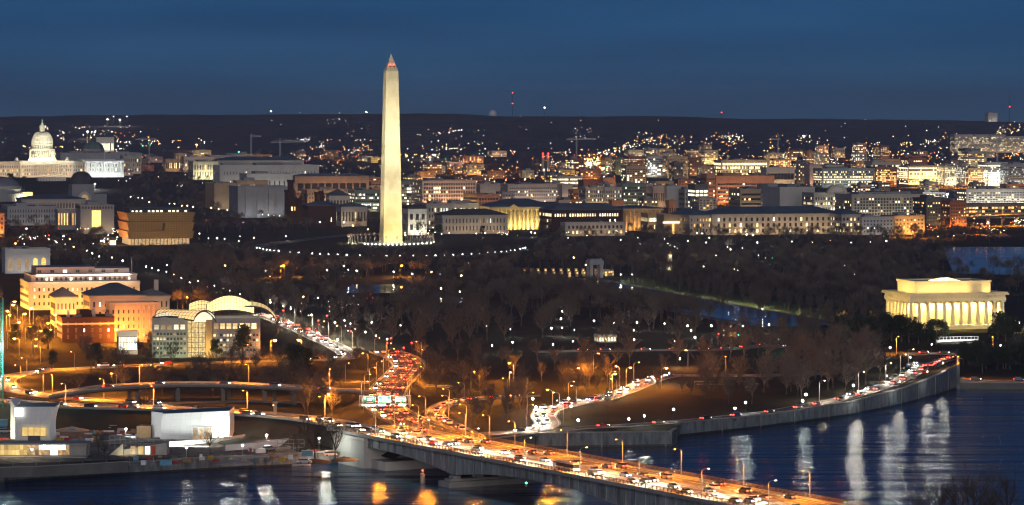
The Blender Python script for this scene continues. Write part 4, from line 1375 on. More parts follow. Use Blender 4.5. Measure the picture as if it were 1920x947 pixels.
bld('tiny orange lit roof pavilion beside the gold cornice', 1254, 1268, 377, 388, D=3560, dep=12, wall='orange_brick', nx=3, nz=1, lit=.0, sep=True, flood=(1.2, (1, .55, .22), 5), pent=0, name='roof_pavilion')
bld('pink roof pavilion with round lit openings above the yellow hall', 1048, 1070, 377, 388, D=3560, dep=12, wall='pink_stone', nx=4, nz=1, lit=.6, pal=('pale', 'warm'), sep=True, flood=(.5, (1, .6, .3), 5), pent=0, name='roof_pavilion')
bld('large orange brown office slab with stacked dark window bands', 1342, 1452, 331, 376, D=4420, dep=60, wall='orange_brick', nx=20, nz=5, ww=.8, wh=.42, lit=.12, pal=('pale', 'warm'), rows_lit={4: 0.02, 3: .25}, mz=(.05, .22), flood=(.85, (1, .55, .3)), sep=True)
bld('orange brown stair tower beside the orange slab', 1325, 1341, 327, 376, D=4400, dep=25, wall='orange_brick', nx=4, nz=6, lit=.08, sep=True, flood=(.8, (1, .55, .3)), pent=0)
bld('curved concrete office with striped balconies', 1388, 1462, 356, 388, D=3980, dep=45, wall='tan_stone', nx=16, nz=4, ww=.95, wh=.4, lit=.10, pal=('warm',), sep=True, flood=(.25, (1, .8, .5)))
bld('blank grey warehouse block with a navy glass roof', 1462, 1528, 352, 392, D=3850, dep=60, wall='pale_stone', nx=0, pent=1, roofm='roof_blue')
bld('small navy roofed penthouse block behind the blank grey block', 1440, 1486, 347, 392, D=3960, dep=40, wall='grey_stone', nx=0, pent=0, roofm='roof_blue')
# ornate building with the round gable
t, w, h, zg, D = bld('ornate pale building with a round arched gable, brightly lit windows', 1526, 1597, 363, 394, D=3780, dep=40, wall='limestone', nx=14, nz=4, ww=.5, wh=.5, lit=.34, pal=('pale', 'warm'), sep=True, flood=(.55, (1, .93, .7)), pent=0)
b = MB()
n_ = 16
arc = [(w * .62 + 12 * math.cos(PI * k / n_), h + 10.5 * math.sin(PI * k / n_)) for k in range(n_ + 1)]
arc2 = [(w * .62 + 8.5 * math.cos(PI * k / n_), h + 7.2 * math.sin(PI * k / n_)) for k in range(n_ + 1)]
for k in range(n_):
    b.quad((arc[k][0], -.4, arc[k][1]), (arc2[k][0], -.4, arc2[k][1]), (arc2[k + 1][0], -.4, arc2[k + 1][1]), (arc[k + 1][0], -.4, arc[k + 1][1]))
    b.quad((arc[k + 1][0], -.4, arc[k + 1][1]), (arc[k + 1][0], 6, arc[k + 1][1]), (arc[k][0], 6, arc[k][1]), (arc[k][0], -.4, arc[k][1]))
b.build('gable_arch', 'limestone', t)
b = MB()
b.add([(a, .1, z) for a, z in arc2], [tuple(range(n_ + 1))])
b.build('gable_wall', 'pale_stone', t)
bld('broad grey office with scattered yellow windows and dark bays', 1597, 1736, 366, 410, D=3700, dep=55, wall='limestone', nx=24, nz=7, ww=.55, wh=.62, lit=.24, pal=('warm', 'pale', 'dim'), sep=True, flood=(.18, (1, .9, .6)), pent=2)
bld('dark office with yellow windows above amber street lights', 1737, 1780, 373, 424, D=3560, dep=40, wall='dark_concrete', nx=8, nz=7, ww=.5, wh=.45, lit=.30, pal=('warm', 'amber'), sep=True, flood=(.3, (1, .6, .2)))
bld('dark brick office by the amber slip road', 1781, 1812, 378, 424, D=3540, dep=40, wall='brick', nx=6, nz=6, ww=.5, wh=.45, lit=.22, pal=('warm', 'amber'), sep=True, flood=(.8, (1, .6, .2)))
bld('floodlit white striped apartment block behind two blinding lamps', 1812, 1930, 356, 395, D=4050, dep=30, wall='pale_stone', nx=22, nz=8, ww=.7, wh=.45, lit=.22, pal=('warm', 'pale'), sep=True, flood=(1.0, (1, .95, .8)))
bld('long low garage with glowing bays behind the orange flyover', 1800, 1930, 384, 410, D=3800, dep=40, wall='dark_concrete', nx=20, nz=3, ww=.85, wh=.5, lit=.55, pal=('warm', 'amber', 'dim'), sep=True, pent=0)
# ---- left of the obelisk
bld('white museum hall with tall dark slots and a golden doorway', 463, 549, 327, 366, D=4550, dep=60, wall='pale_stone', nx=9, nz=1, ww=.22, wh=.62, lit=.13, pal=('warm',), sep=True, flood=(.45, (.95, 1, .85)), pent=1, roofm='roof_grey', name='museum_building', cat='museum')
bld('long grey white roofline with skylights behind the white museum', 412, 598, 311, 345, D=4900, dep=60, wall='pale_stone', nx=30, nz=2, ww=.2, wh=.3, lit=.15, pal=('pale',), pent=3, roofm='roof_grey', flood=(.12, (1, 1, .9)), name='museum_building', cat='museum')
bld('tan blank museum with a thin lit clerestory', 402, 443, 345, 382, D=4150, dep=70, wall='tan_stone', nx=0, pent=1, roofm='roof_grey', name='museum_building', cat='museum', flood=(.12, (1, .9, .7)))
bld('tan museum wing topped by a lit strip of windows', 444, 503, 340, 375, D=4250, dep=30, wall='tan_stone', nx=10, nz=6, ww=.8, wh=.4, lit=0, rows_lit={5: .35}, pal=('pale',), sep=True, pent=1, name='museum_building', cat='museum')
t, w, h, zg, D = bld('blue grey museum of plain blocks with deep recesses', 446, 541, 351, 398, D=3820, dep=60, wall='grey_stone', nx=0, pent=0, roofm='roof_grey', name='museum_building', cat='museum', flood=(.10, (.9, .95, 1)))
for a in (.14, .37, .60):
    b = MB(); b.box(w * a, -3.2, 0, w * (a + .12), .01, h * .96); b.build('projecting_bay', 'grey_stone', t)
bld('grand columned office front lit bright yellow green', 362, 409, 304, 334, D=5150, dep=50, wall='limestone', nx=9, nz=2, ww=.4, wh=.7, lit=.15, pal=('warm',), sep=True, flood=(1.9, (1, .92, .5)), roofm='roof_dark', name='classical_building')
bld('long office with a dark navy roof and a row of tiny lights', 409, 570, 301, 330, D=5300, dep=45, wall='limestone', nx=36, nz=3, ww=.4, wh=.5, lit=.12, pal=('pale',), roof='hip', roofm='roof_blue', rh=6, flood=(.14, (1, 1, .9)), name='classical_building')
bld('pale pinkish office block behind the yellow green columns', 345, 402, 295, 330, D=5600, dep=40, wall='pink_stone', nx=12, nz=3, ww=.4, lit=.1, pal=('warm',), flood=(.4, (1, .8, .6)), roofm='roof_grey')
bld('low colonnade glowing yellow beside the pinkish office', 310, 339, 299, 318, D=5650, dep=20, wall='tan_stone', nx=9, nz=1, ww=.55, wh=.6, lit=1, pal=('warm',), sep=True, pent=0)
bld('grey office with a shallow pale roof above the navy roof', 392, 484, 292, 318, D=5900, dep=40, wall='grey_stone', nx=20, nz=2, lit=.2, pal=('pale', 'cool'), roofm='roof_grey')
bld('long slanted roof hall lit rusty orange at its right end', 553, 692, 331, 362, D=4700, dep=40, wall='tan_stone', nx=10, nz=1, ww=.85, wh=.45, lit=0, roof='hip', roofm='roof_grey', rh=4, flood=(.55, (1, .45, .2)))
bld('orange lit stone offices behind the dark castle', 576, 664, 357, 400, D=4150, dep=40, wall='tan_stone', nx=16, nz=4, ww=.35, lit=.1, pal=('amber',), sep=True, flood=(.75, (1, .55, .22)), roofm='roof_grey')
bld('glass fronted office glowing green white beside the obelisk', 665, 712, 358, 400, D=4050, dep=40, wall='green_glass', nx=12, nz=5, ww=.88, wh=.55, lit=.7, pal=('cool', 'pale', 'dim'), sep=True, flood=(.25, (1, .9, .5)), roofm='roof_grey')
bld('dark low museum wing with a blue metal roof below the castle', 578, 640, 386, 412, D=3560, dep=30, wall='dark_brick', nx=12, nz=2, ww=.35, lit=.02, sep=True, roof='hip', roofm='roof_blue', rh=5, name='museum_building', cat='museum')
bld('small temple fronted museum with a blue roof', 640, 688, 388, 414, D=3540, dep=28, wall='grey_stone', nx=8, nz=1, ww=.45, wh=.6, lit=.04, sep=True, roof='hip', roofm='roof_blue', rh=5, name='museum_building', cat='museum')
bld('square pavilion with a blue pyramid roof behind the castle', 618, 655, 367, 400, D=3720, dep=20, wall='pale_stone', nx=6, nz=2, ww=.5, lit=0, sep=True, roof='hip', roofm='roof_blue', rh=7, name='pavilion')
bld('orange lit brick corner building at the far left edge', -40, 8, 402, 440, D=3250, dep=30, wall='orange_brick', nx=8, nz=4, sep=True, lit=.12, pal=('amber',), flood=(2.0, (1, .5, .12)))
# natural history group on the left
bld('long grey museum front behind bare trees, left of the bronze museum', 14, 108, 388, 430, D=3560, dep=60, wall='grey_stone', nx=18, nz=3, ww=.34, wh=.6, lit=.03, sep=True, pent=1, roofm='roof_blue', flood=(.10, (1, .9, .7)), name='museum_building', cat='museum')
t, w, h, zg, D = bld('grey museum portico with amber light between its columns', 108, 150, 395, 436, D=3440, dep=20, wall='grey_stone', nx=0, pent=0, roofm='roof_blue', name='museum_building', cat='museum')
for k in range(8):
    b = MB(); b.box(w * (k + .3) / 8, -.5, h * .25, w * (k + .62) / 8, -.02, h * .86); b.build('lit_bay', 'pane_amber' if k not in (4,) else 'glass_dark', t)
t, w, h, zg, D = bld('plain grey museum wing with a tall amber lit doorway', 151, 214, 386, 440, D=3330, dep=40, wall='grey_stone', nx=11, nz=1, ww=.5, wh=.8, lit=.5, pal=('pale', 'dim'), sep=True, mz=(.88, .02), pent=1, roofm='roof_grey', name='museum_building', cat='museum')
b = MB(); b.box(w * .34, -.3, h * .25, w * .60, .02, h * .83); b.build('doorway', 'pane_amber', t)
bld('blue roofed museum hall stretching behind the portico', 40, 160, 374, 410, D=3700, dep=50, wall='grey_stone', nx=20, nz=2, lit=.03, roof='hip', roofm='roof_blue', rh=5, name='museum_building', cat='museum')
# domed museum behind (dark round dome on a grey drum with a pedimented front)
D = 3850
X0, w = frame_of(135, 200, D)
t = thing('domed_museum', 'grey museum with a dark rounded dome above an arched gable', 'museum', (X0, D, gz(X0, D)), ROT)
zb = gz(X0, D)
zz = lambda y: zat(y, D) - zb
b = MB(); b.box(0, 0, -3, w, 40, zz(364)); b.build('wall', 'grey_stone', t)
b = MB(); b.box(w * .02, 6, zz(364) - .02, w * .66, 38, zz(346)); b.build('drum', 'grey_stone', t)
b = MB()
r = w * .32
b.lathe([(r, zz(346) - .02), (r * 1.02, zz(341)), (r * .92, zz(333)), (r * .7, zz(326)), (r * .35, zz(322.5)), (0.1, zz(322))], 28, (w * .34, 22), 0)
b.build('dome', 'roof_dark', t, True)
b = MB()
n_ = 14
arc = [(w * .36 + w * .2 * math.cos(PI * k / n_), zz(375) + (zz(359) - zz(375)) * math.sin(PI * k / n_)) for k in range(n_ + 1)]
b.add([(a, -2, z) for a, z in arc] + [(a, 2, z) for a, z in arc], [tuple(range(n_ + 1))] + [(k + 1, k, n_ + 1 + k, n_ + 2 + k) for k in range(n_)])
b.build('arched_gable', 'pale_stone', t)
b = MB()
arc = [(w * .36 + w * .11 * math.cos(PI * k / n_), zz(375) + (zz(364) - zz(375)) * math.sin(PI * k / n_)) for k in range(n_ + 1)]
b.add([(a, -2.2, z) for a, z in arc], [tuple(range(n_ + 1))])
b.build('window', 'pane_dim', t)
# far left shallow dome in steps
D = 4500
X0, w = frame_of(-70, 62, D)
zb = gz(X0, D)
zz = lambda y: zat(y, D) - zb
t = thing('domed_gallery', 'pale gallery with a broad shallow dome at the left edge', 'gallery', (X0, D, zb), ROT)
cx_ = w * .55
for nm, r, y0, y1, m_ in (('step', w * .42, 376, 364, 'grey_stone'), ('step', w * .37, 364, 355, 'grey_stone'), ('drum', w * .33, 355, 350, 'pale_stone')):
    b = MB(); b.lathe([(r, zz(y0) - 8), (r, zz(y1))], 36, (cx_, 30), 0); b.build(nm, m_, t)
b = MB(); b.lathe([(w * .30, zz(350) - .02), (w * .27, zz(343)), (w * .19, zz(336)), (w * .08, zz(332.5)), (.1, zz(332))], 36, (cx_, 30), 0); b.build('dome', 'roof_grey', t, True)
b = MB(); b.box(w * .80, 4, -3, w, 40, zz(361), 0, 1); b.build('lit_wing', ['tan_stone', 'roof_blue'], t)
area(t, (w * .9, -9, 2), (w * .9, 4, zz(370)), 18, 1, (1, .85, .5), 16000)
b = MB(); b.box(-20, -2, -3, w * .78, 50, zz(372), 0, 1); b.build('wall', ['limestone', 'roof_blue'], t)

# ================================================================== the red castle (silhouette of towers)
D = 3650
X0, w = frame_of(540, 612, D)
zb = gz(X0, D)
zz = lambda y: zat(y, D) - zb
xx = lambda px: (px - 540) / (612 - 540) * w
t = thing('castle', 'dark red brick castle with a tall square tower and spires', 'castle', (X0, D, zb), ROT)
b = MB(); b.box(xx(541), 4, -3, xx(612), 24, zz(388), 0, 1); b.build('wall', ['dark_brick', 'roof_dark'], t)
def tower(x0, x1, y, yt, spire=False, nm='tower'):
    b = MB()
    a, c = xx(x0), xx(x1)
    hh = zz(yt)
    b.box(a, y, -3, c, y + (c - a), hh)
    ring(b, a - .6, y - .6, c + .6, y + (c - a) + .6, .6, hh - 1.5, hh + 1.0)
    o = b.build(nm, 'dark_brick', t)
    if spire:
        s = MB()
        m_ = ((a + c) / 2, y + (c - a) / 2)
        r = (c - a) / 2
        s.add([(a, y, hh), (c, y, hh), (c, y + 2 * r, hh), (a, y + 2 * r, hh), (m_[0], m_[1], hh + 9)], [(0, 1, 4), (1, 2, 4), (2, 3, 4), (3, 0, 4)])
        s.build('spire', 'roof_dark', o)
tower(541.5, 551, 2, 339)
tower(537, 545, 6, 358)
tower(553, 556.5, 3, 372, True); tower(564, 567, 3, 370, True); tower(573, 577, 3, 366, True); tower(593, 600, 6, 362); tower(601, 607, 4, 360); tower(606, 611, 8, 370, True)
tower(557, 563, 10, 376)
for x_, k_ in ((552, 'pane_amber'), (547, 'pane_warm')):
    b = MB(); b.box(xx(x_), 1.5, zz(395), xx(x_ + 2.2), 2.2, zz(388)); b.build('window', k_, t)

# ================================================================== filler blocks of the far city
def filler(n, ylo, yhi, xlo, xhi, rng, hmin, hmax, litr, group):
    for k in range(n):
        for _ in range(20):
            px, yb = rng.uniform(xlo, xhi), rng.uniform(ylo, yhi)
            g = P(px, yb)
            if all(abs(px - a) > 11 or abs(g.y - c) > 130 for a, c in FILL) and not taken(g): break
        else:
            continue
        FILL.append((px, g.y))
        wpx = rng.uniform(18, 46) * (4500 / g.y) ** .5
        h = rng.uniform(hmin, hmax)
        yt = HY + F * (CAMZ - g.z - h) / g.y
        wall = rng.choice(['limestone', 'brick', 'orange_brick', 'grey_stone', 'tan_stone', 'dark_concrete', 'pink_stone'])
        fl = (rng.uniform(.25, 1.3), (1, rng.uniform(.45, .8), rng.uniform(.12, .4))) if rng.random() < .8 else None  # warm fill added to most filler fronts at random
        nz_ = max(2, int(h / 3.8))
        t, *_x = bld('x', px, px + wpx, yt, D=g.y, dep=rng.uniform(20, 45), wall=wall, nx=max(4, int(wpx * g.y / F / 4.2)), nz=nz_, ww=rng.uniform(.4, .75), wh=rng.uniform(.4, .6), lit=rng.uniform(*litr),
                     pal=rng.choice([('warm', 'pale'), ('pale', 'cool'), ('warm', 'amber', 'dim'), ('warm', 'dim')]), flood=fl, pent=rng.choice([0, 1, 1]), units=1, roofm=rng.choice(['roof_dark', 'roof_grey', 'roof_blue']), group=group, seed=1000 + k)
        tone = {'limestone': 'pale', 'brick': 'red brick', 'orange_brick': 'orange brick', 'grey_stone': 'grey', 'tan_stone': 'tan', 'dark_concrete': 'dark', 'pink_stone': 'pinkish'}[wall]
        FILLED.append((t, '%s %s block' % (tone, 'tall' if h > 24 else 'low'), 'in the far city'))
def taken(g, m=14.0):
    for t in BUILDINGS:
        w_, d_, _h = t['size']
        v = Vector((g.x, g.y, 0)) - Vector((t.location.x, t.location.y, 0))
        u, q = v.dot(S_), v.dot(E_)
        if -45 < u < w_ + m and -45 < q < d_ + m: return True
    return False
FILL, FILLED = [], []
rf = random.Random(31)
# far offices the photo shows one by one
bld('far gold office front curving along a bright avenue', 1702, 1770, 312, 352, D=5400, dep=40, wall='tan_stone', nx=24, nz=9, ww=.7, wh=.5, lit=.75, pal=('warm', 'pale'), flood=(1.8, (1, .75, .3)), mz=(.03, .05))
bld('far pale gold office beside the curving gold front', 1771, 1803, 312, 352, D=5380, dep=40, wall='limestone', nx=12, nz=9, ww=.6, wh=.5, lit=.8, pal=('warm', 'pale'), flood=(1.6, (1, .85, .5)), mz=(.03, .05))
bld('far grey tower between two gold offices', 1804, 1814, 306, 352, D=5350, dep=25, wall='grey_stone', nx=5, nz=10, ww=.6, lit=.3, pal=('pale',))
bld('far stepped gold hotel tower with a brown crown', 1815, 1850, 316, 352, D=5340, dep=35, wall='tan_stone', nx=10, nz=9, ww=.5, lit=.5, pal=('warm',), flood=(1.8, (1, .72, .3)), pent=1)
bld('far unfinished white frame tower blazing with lamps', 1852, 1890, 305, 352, D=5330, dep=40, wall='pale_stone', nx=16, nz=11, ww=.7, wh=.55, lit=.7, pal=('pale', 'cool'), flood=(1.0, (1, .95, .8)), pent=0)
bld('far dark striped office at the right edge', 1892, 1940, 308, 334, D=5300, dep=40, wall='grey_stone', nx=16, nz=8, ww=.9, wh=.4, lit=.4, pal=('cool', 'dim'))
bld('far brown office with dense gold window rows', 1641, 1682, 314, 345, D=5300, dep=40, wall='brick', nx=16, nz=8, ww=.6, wh=.5, lit=.7, pal=('warm', 'amber'), flood=(.5, (1, .6, .2)))
bld('far office with a bright glazed top storey', 1636, 1690, 304, 318, D=5700, dep=40, wall='limestone', nx=16, nz=3, ww=.7, lit=.85, pal=('pale',))
bld('far grey office band with three green white lamps', 1541, 1640, 317, 345, D=5250, dep=40, wall='grey_stone', nx=34, nz=6, ww=.6, wh=.5, lit=.6, pal=('warm', 'pale'), flood=(.25, (.9, 1, .7)))
bld('far yellow lit terrace of three bright storeys', 1352, 1441, 301, 322, D=5800, dep=40, wall='tan_stone', nx=30, nz=4, ww=.6, wh=.6, lit=.9, pal=('warm', 'pale'), flood=(1.1, (1, .8, .4)))
bld('far hall with a glaring white glazed wall', 1437, 1490, 315, 334, D=5400, dep=30, wall='pale_stone', nx=8, nz=1, ww=.96, wh=.45, lit=1, pal=('pale',), pent=1)
bld('far dark tower with one lit stair column', 1493, 1512, 303, 334, D=5450, dep=25, wall='dark_concrete', nx=5, nz=9, ww=.5, lit=.25, pal=('warm',))
bld('far pink blank tower with an orange lamp at its foot', 1518, 1540, 309, 334, D=5350, dep=25, wall='pink_stone', nx=0, flood=(.7, (1, .6, .4)))
bld('far brown apartment tower speckled with lamps', 1178, 1210, 294, 326, D=5900, dep=30, wall='brick', nx=12, nz=10, ww=.4, wh=.4, lit=.4, pal=('warm', 'dim'))
bld('far grey tower with cool lit floors', 1214, 1243, 293, 322, D=5900, dep=30, wall='grey_stone', nx=8, nz=8, ww=.7, lit=.35, pal=('cool', 'pale'))
bld('far tan tower with amber vertical strips', 1251, 1290, 294, 322, D=5850, dep=30, wall='tan_stone', nx=12, nz=8, ww=.5, lit=.2, pal=('amber', 'dim'), flood=(.6, (1, .7, .3)))
filler(22, 322, 352, 1060, 1900, rf, 14, 34, (.15, .5), 'far city blocks')
filler(20, 300, 324, 1120, 1920, rf, 15, 40, (.3, .75), 'far city blocks')
filler(14, 305, 345, 760, 1060, rf, 8, 18, (.1, .4), 'far city blocks')
filler(16, 292, 318, 240, 720, rf, 8, 16, (.1, .35), 'far city blocks')
filler(10, 286, 300, 760, 1900, rf, 10, 24, (.2, .5), 'far city blocks')
filler(8, 300, 330, 0, 300, rf, 8, 14, (.1, .3), 'far city blocks')
filler(34, 350, 400, 745, 1905, rf, 9, 20, (.1, .45), 'far city blocks')
filler(12, 345, 392, 560, 716, rf, 7, 13, (.05, .25), 'far city blocks')
for a, c, n_ in ((1790, 1826, 'left'), (1828, 1856, 'second'), (1858, 1886, 'third'), (1888, 1935, 'right')):
    bld('pale hilltop apartment slab with speckled windows, %s of the row' % n_, a, c, 253 if n_ != 'right' else 256, 290, D=8200, dep=30, wall='limestone', nx=14, nz=10, ww=.45, wh=.45, lit=.33, pal=('warm', 'dim', 'pale'), flood=(.22, (1, .7, .4)), group='hilltop apartment slabs', name='apartment_block', cat='apartment block', pent=0)
bld('lone pale block standing on the ridge skyline', 1853, 1870, 212, D=10900, dep=30, wall='pale_stone', nx=4, nz=3, ww=.3, lit=.2, pal=('dim',), name='water_tower', cat='tower', pent=1, flood=(.25, (1, .9, .8)))
t = thing('radar_dome', 'small pale dome on the ridge skyline right of the obelisk', 'dome', (xat(924, 10900), 10900, gz(xat(924, 10900), 10900)))
b = MB(); b.lathe([(13, -3), (14, 8), (11, 15), (6, 19), (.5, 20)], 18); b.build('shell', 'white_paint', t, True)
b = MB(); b.lathe([(16, -3), (16, 2)], 18); b.build('base', 'concrete', t)
# masts on the skyline
for px, yt, lab, lights in ((961, 168, 'tall thin broadcast mast with two red lamps on the skyline', (174, 194)), (508, 207, 'thin skyline mast left of the obelisk', (209,)), (687, 208, 'thin skyline mast close left of the obelisk', (210,)),
                            (1021, 199, 'thin skyline mast with a small white lamp', (202,)), (1353, 207, 'short skyline mast with a red lamp on the right ridge', (211,)), (1893, 178, 'slender mast over the right ridge', (200,))):
    D = 10950
    X = xat(px, D)
    zg = gz(X, D)
    t = thing('radio_mast', lab, 'mast', (X, D, zg))
    h = zat(yt, D) - zg
    b = MB(); b.tube([(0, 0, -5), (0, 0, h)], [1.0, .5], 4); b.build('lattice', 'metal_dark', t)
    for y in lights:
        z = zat(y, D) - zg
        q = MB(); q.lathe([(0, z - 2.2), (2.2, z), (0, z + 2.2)], 8, cap=False); q.build('beacon', 'bulb_white' if px in (1021, 687, 508) else 'bulb_red', t)
# tower cranes
for px, D, ytop, x0, x1, yj, lab in ((471, 5600, 253, 468, 489, 257, 'pale tower crane with a raised short jib, left of centre'), (525, 5700, 262, 508, 574, 267, 'tower crane with a long level jib above the far roofs'), (1081, 6200, 258, 1062, 1118, 262, 'far tower crane with a long thin jib'),
                                     (1459, 5600, 252, 1440, 1463, 262, 'pale crane mast rising over bright offices'), (1870, 5400, 258, 1862, 1905, 262, 'white tower crane over the blazing frame tower'), (280, 6200, 257, 254, 293, 262, 'faint white crane jib near the domed hill')):
    X = xat(px, D)
    zg = gz(X, D)
    t = thing('tower_crane', lab, 'crane', (X, D, zg))
    s = D / F
    h, hj = zat(ytop, D) - zg, zat(yj, D) - zg
    b = MB()
    for q in ((-.9, -.9), (.9, -.9), (.9, .9), (-.9, .9)):
        b.tube([(q[0], q[1], -3), (q[0], q[1], hj)], .28, 4)
    z = 0
    while z < hj - 3:
        b.tube([(-.9, -.9, z), (.9, -.9, z + 3)], .16, 4, cap=False)
        b.tube([(.9, -.9, z), (-.9, -.9, z + 3)], .16, 4, cap=False)
        z += 3
    b.tube([(-.9, -.9, hj), (.9, -.9, hj), (.9, .9, hj), (-.9, .9, hj), (-.9, -.9, hj)], .3, 4)
    b.build('mast', 'crane_white', t)
    b = MB()
    a, c = (x0 - px) * s, (x1 - px) * s
    b.tube([(a, 0, hj), (c, 0, hj + 1)], .55, 4); b.tube([(a * .8, 0, hj + 2.2), (c * .95, 0, hj + 2.4)], .35, 4)
    b.tube([(a * .8, 0, hj), (a * .8, 0, hj + 2.2)], .3, 4); b.tube([(c * .95, 0, hj + .5), (c * .95, 0, hj + 2.4)], .3, 4)
    b.build('jib', 'crane_white', t)
    b = MB(); b.tube([(0, 0, hj), (0, 0, h + 2)], .5, 4); b.tube([(a * .8, 0, hj + 2), (0, 0, h + 2), (c * .6, 0, hj + 2)], .2, 4); b.build('apex', 'crane_white', t)
# orange flyover on the right with the light of the slip road under it
road('flyover', [(1790, 407, 17), (1830, 406, 17.5), (1880, 404, 18), (1960, 401, 18)], 16, 3, 'deck', step=25)
for n_, px in enumerate((1815, 1850, 1885, 1915)):
    pth, nn = PATHS['flyover']
    p = min(pth, key=lambda q: abs(pix(q)[0] - px))
    b = MB(); b.box(p.x - 2, p.y - 2, 2, p.x + 2, p.y + 2, p.z - 1.4)
    tag(b.build('flyover_pier', 'concrete'), 'concrete pier of the far orange flyover, %s from the left' % ORD[n_], 'pier', 'piers of the flyover')
for k in range(5):
    pth, nn = PATHS['flyover']
    p = pth[int(len(pth) * (k + .5) / 5)]
    street_lamp((p.x, p.y, p.z), -PI / 2, 9.0, 'sodium', 60000, size=178)
    street_lamp((p.x - 8, p.y - 45, gz(p.x, p.y - 45)), PI / 2, 9.0, 'sodium', 90000, size=178)
# blinding floodlights and the lamps of streets between the blocks
def flood_mast(px, py, h, label, watt, tint='white', n=4):
    p = ground_under(px, py, h)
    t = thing('floodlight_mast', label, 'floodlight', tuple(p))
    s = p.y / F
    b = MB(); b.tube([(0, 0, -1), (0, 0, h)], [.4, .25], 6); b.tube([(-1.6 * s, 0, h), (1.6 * s, 0, h)], .25, 4); b.build('mast', 'metal_grey', t)
    for k in range(n):
        x = (k - (n - 1) / 2) * 1.2 * s
        g = MB(); g.lathe([(0, h - .6 * s), (.6 * s, h), (0, h + .6 * s)], 10, (x, -.4), 0, cap=False)
        g.build('floodlight', 'bulb_' + tint, t, True)
    col = {'white': (1, .96, .86), 'warm': (1, .72, .36), 'sodium': (1, .42, .08), 'red': (1, .05, .03), 'green': (.3, 1, .7)}[tint]
    if watt:
        link('lamp_light', light_data('POINT', col, watt, 1.0), t, (0, -3, h))
for a in ((1776, 364, 14, 'dazzling white floodlight mast beside the far striped block', 160000, 'white', 4), (1851, 366, 14, 'dazzling pair of white floodlights before the striped block', 160000, 'white', 5), (1839, 365, 12, 'smaller white floodlight left of the dazzling pair', 30000, 'white', 2),
          (164, 251, 20, 'warm white stadium flood mast right of the dome, leftmost', 40000, 'white', 3), (202, 250, 20, 'large white stadium flood mast right of the dome', 60000, 'white', 3), (213, 252, 18, 'small white flood mast between two large ones', 0, 'white', 1), (225, 250, 20, 'twin white stadium flood mast farther right of the dome', 60000, 'white', 3), (238, 252, 18, 'small white flood mast, farthest right of the dome', 0, 'white', 1),
          (369, 271, 16, 'single large orange floodlight below the ridge', 60000, 'sodium', 4), (448, 285, 14, 'green floodlight on a mast over the navy roof', 30000, 'green', 3), (1226, 320, 12, 'white star bright floodlight by the grey tower', 9000, 'white', 2), (178, 345, 8, 'warm white floodlight beside the dark dome', 30000, 'white', 3),
          (1140, 312, 10, 'greenish white floodlights over the bright avenue', 12000, 'green', 4), (1130, 315, 10, 'amber floodlights over the bright avenue', 16000, 'warm', 6), (1078, 308, 10, 'red floodlight at the avenue corner', 20000, 'red', 3), (1020, 318, 10, 'white floodlight beside twin striped chimneys', 20000, 'white', 2), (813, 290, 10, 'white floodlight among orange lamps right of the obelisk', 30000, 'white', 3), (791, 292, 10, 'warm floodlight among orange lamps right of the obelisk', 30000, 'warm', 3),
          (1498, 302, 12, 'white floodlight pair over the dark tower roof', 20000, 'white', 2), (1694, 305, 12, 'greenish white flood lamp over the gold offices', 20000, 'white', 2), (1561, 452, 6, 'amber flood lamp by the classical block', 0, 'warm', 1)):
    flood_mast(*a)
for px in (1018, 1028):
    p = P(px, 322)
    b = MB(); b.lathe([(3, -2), (2.4, 32), (2.6, 33)], 10, (0, 0), 0)
    t = tag(b.build('chimney', 'pink_stone', None, False, tuple(p)), '%s of two slim pale chimneys with red lamps' % ('left' if px == 1018 else 'right'), 'chimney')
    for z in (27, 33):
        q = MB(); q.lathe([(0, z), (1.6, z + 1.6), (0, z + 3.2)], 8, (0, -2.6), 0, cap=False); q.build('beacon', 'bulb_red', t)
t = thing('church_spire', 'small brightly lit white steeple among orange lamps', 'steeple', tuple(P(807, 312)))
b = MB(); b.box(-3, -3, -2, 3, 3, 10); b.build('tower', 'white_paint', t)
b = MB(); b.add([(-3, -3, 10), (3, -3, 10), (3, 3, 10), (-3, 3, 10), (0, 0, 24)], [(0, 1, 4), (1, 2, 4), (2, 3, 4), (3, 0, 4)]); b.build('spire', 'white_paint', t)
area(t, (0, -14, 1), (0, 0, 12), 6, 1, (1, .95, .85), 9000)
# ================================================================== the obelisk
D = 3050.0
X0, _w = frame_of(717, 754, D)
c0 = Vector((xat(733, D + 8), D + 8, 0))
zb = gz(c0.x, c0.y)
t = thing('obelisk', 'tall floodlit stone obelisk with a pointed top on a dark mound', 'monument', (c0.x, c0.y, zb), ROT)
Hs = zat(133, D) - zb
Ht = zat(100, D) - zb
b = MB()
hb, ht = 9.0, 5.7
nseg = 24
for k in range(nseg):
    z0, z1 = Hs * k / nseg, Hs * (k + 1) / nseg
    r0, r1 = hb + (ht - hb) * k / nseg, hb + (ht - hb) * (k + 1) / nseg
    for q in range(4):
        a = [(-1, -1), (1, -1), (1, 1), (-1, 1)]
        p, s = a[q], a[(q + 1) % 4]
        b.quad((p[0] * r0, p[1] * r0, z0), (s[0] * r0, s[1] * r0, z0), (s[0] * r1, s[1] * r1, z1), (p[0] * r1, p[1] * r1, z1))
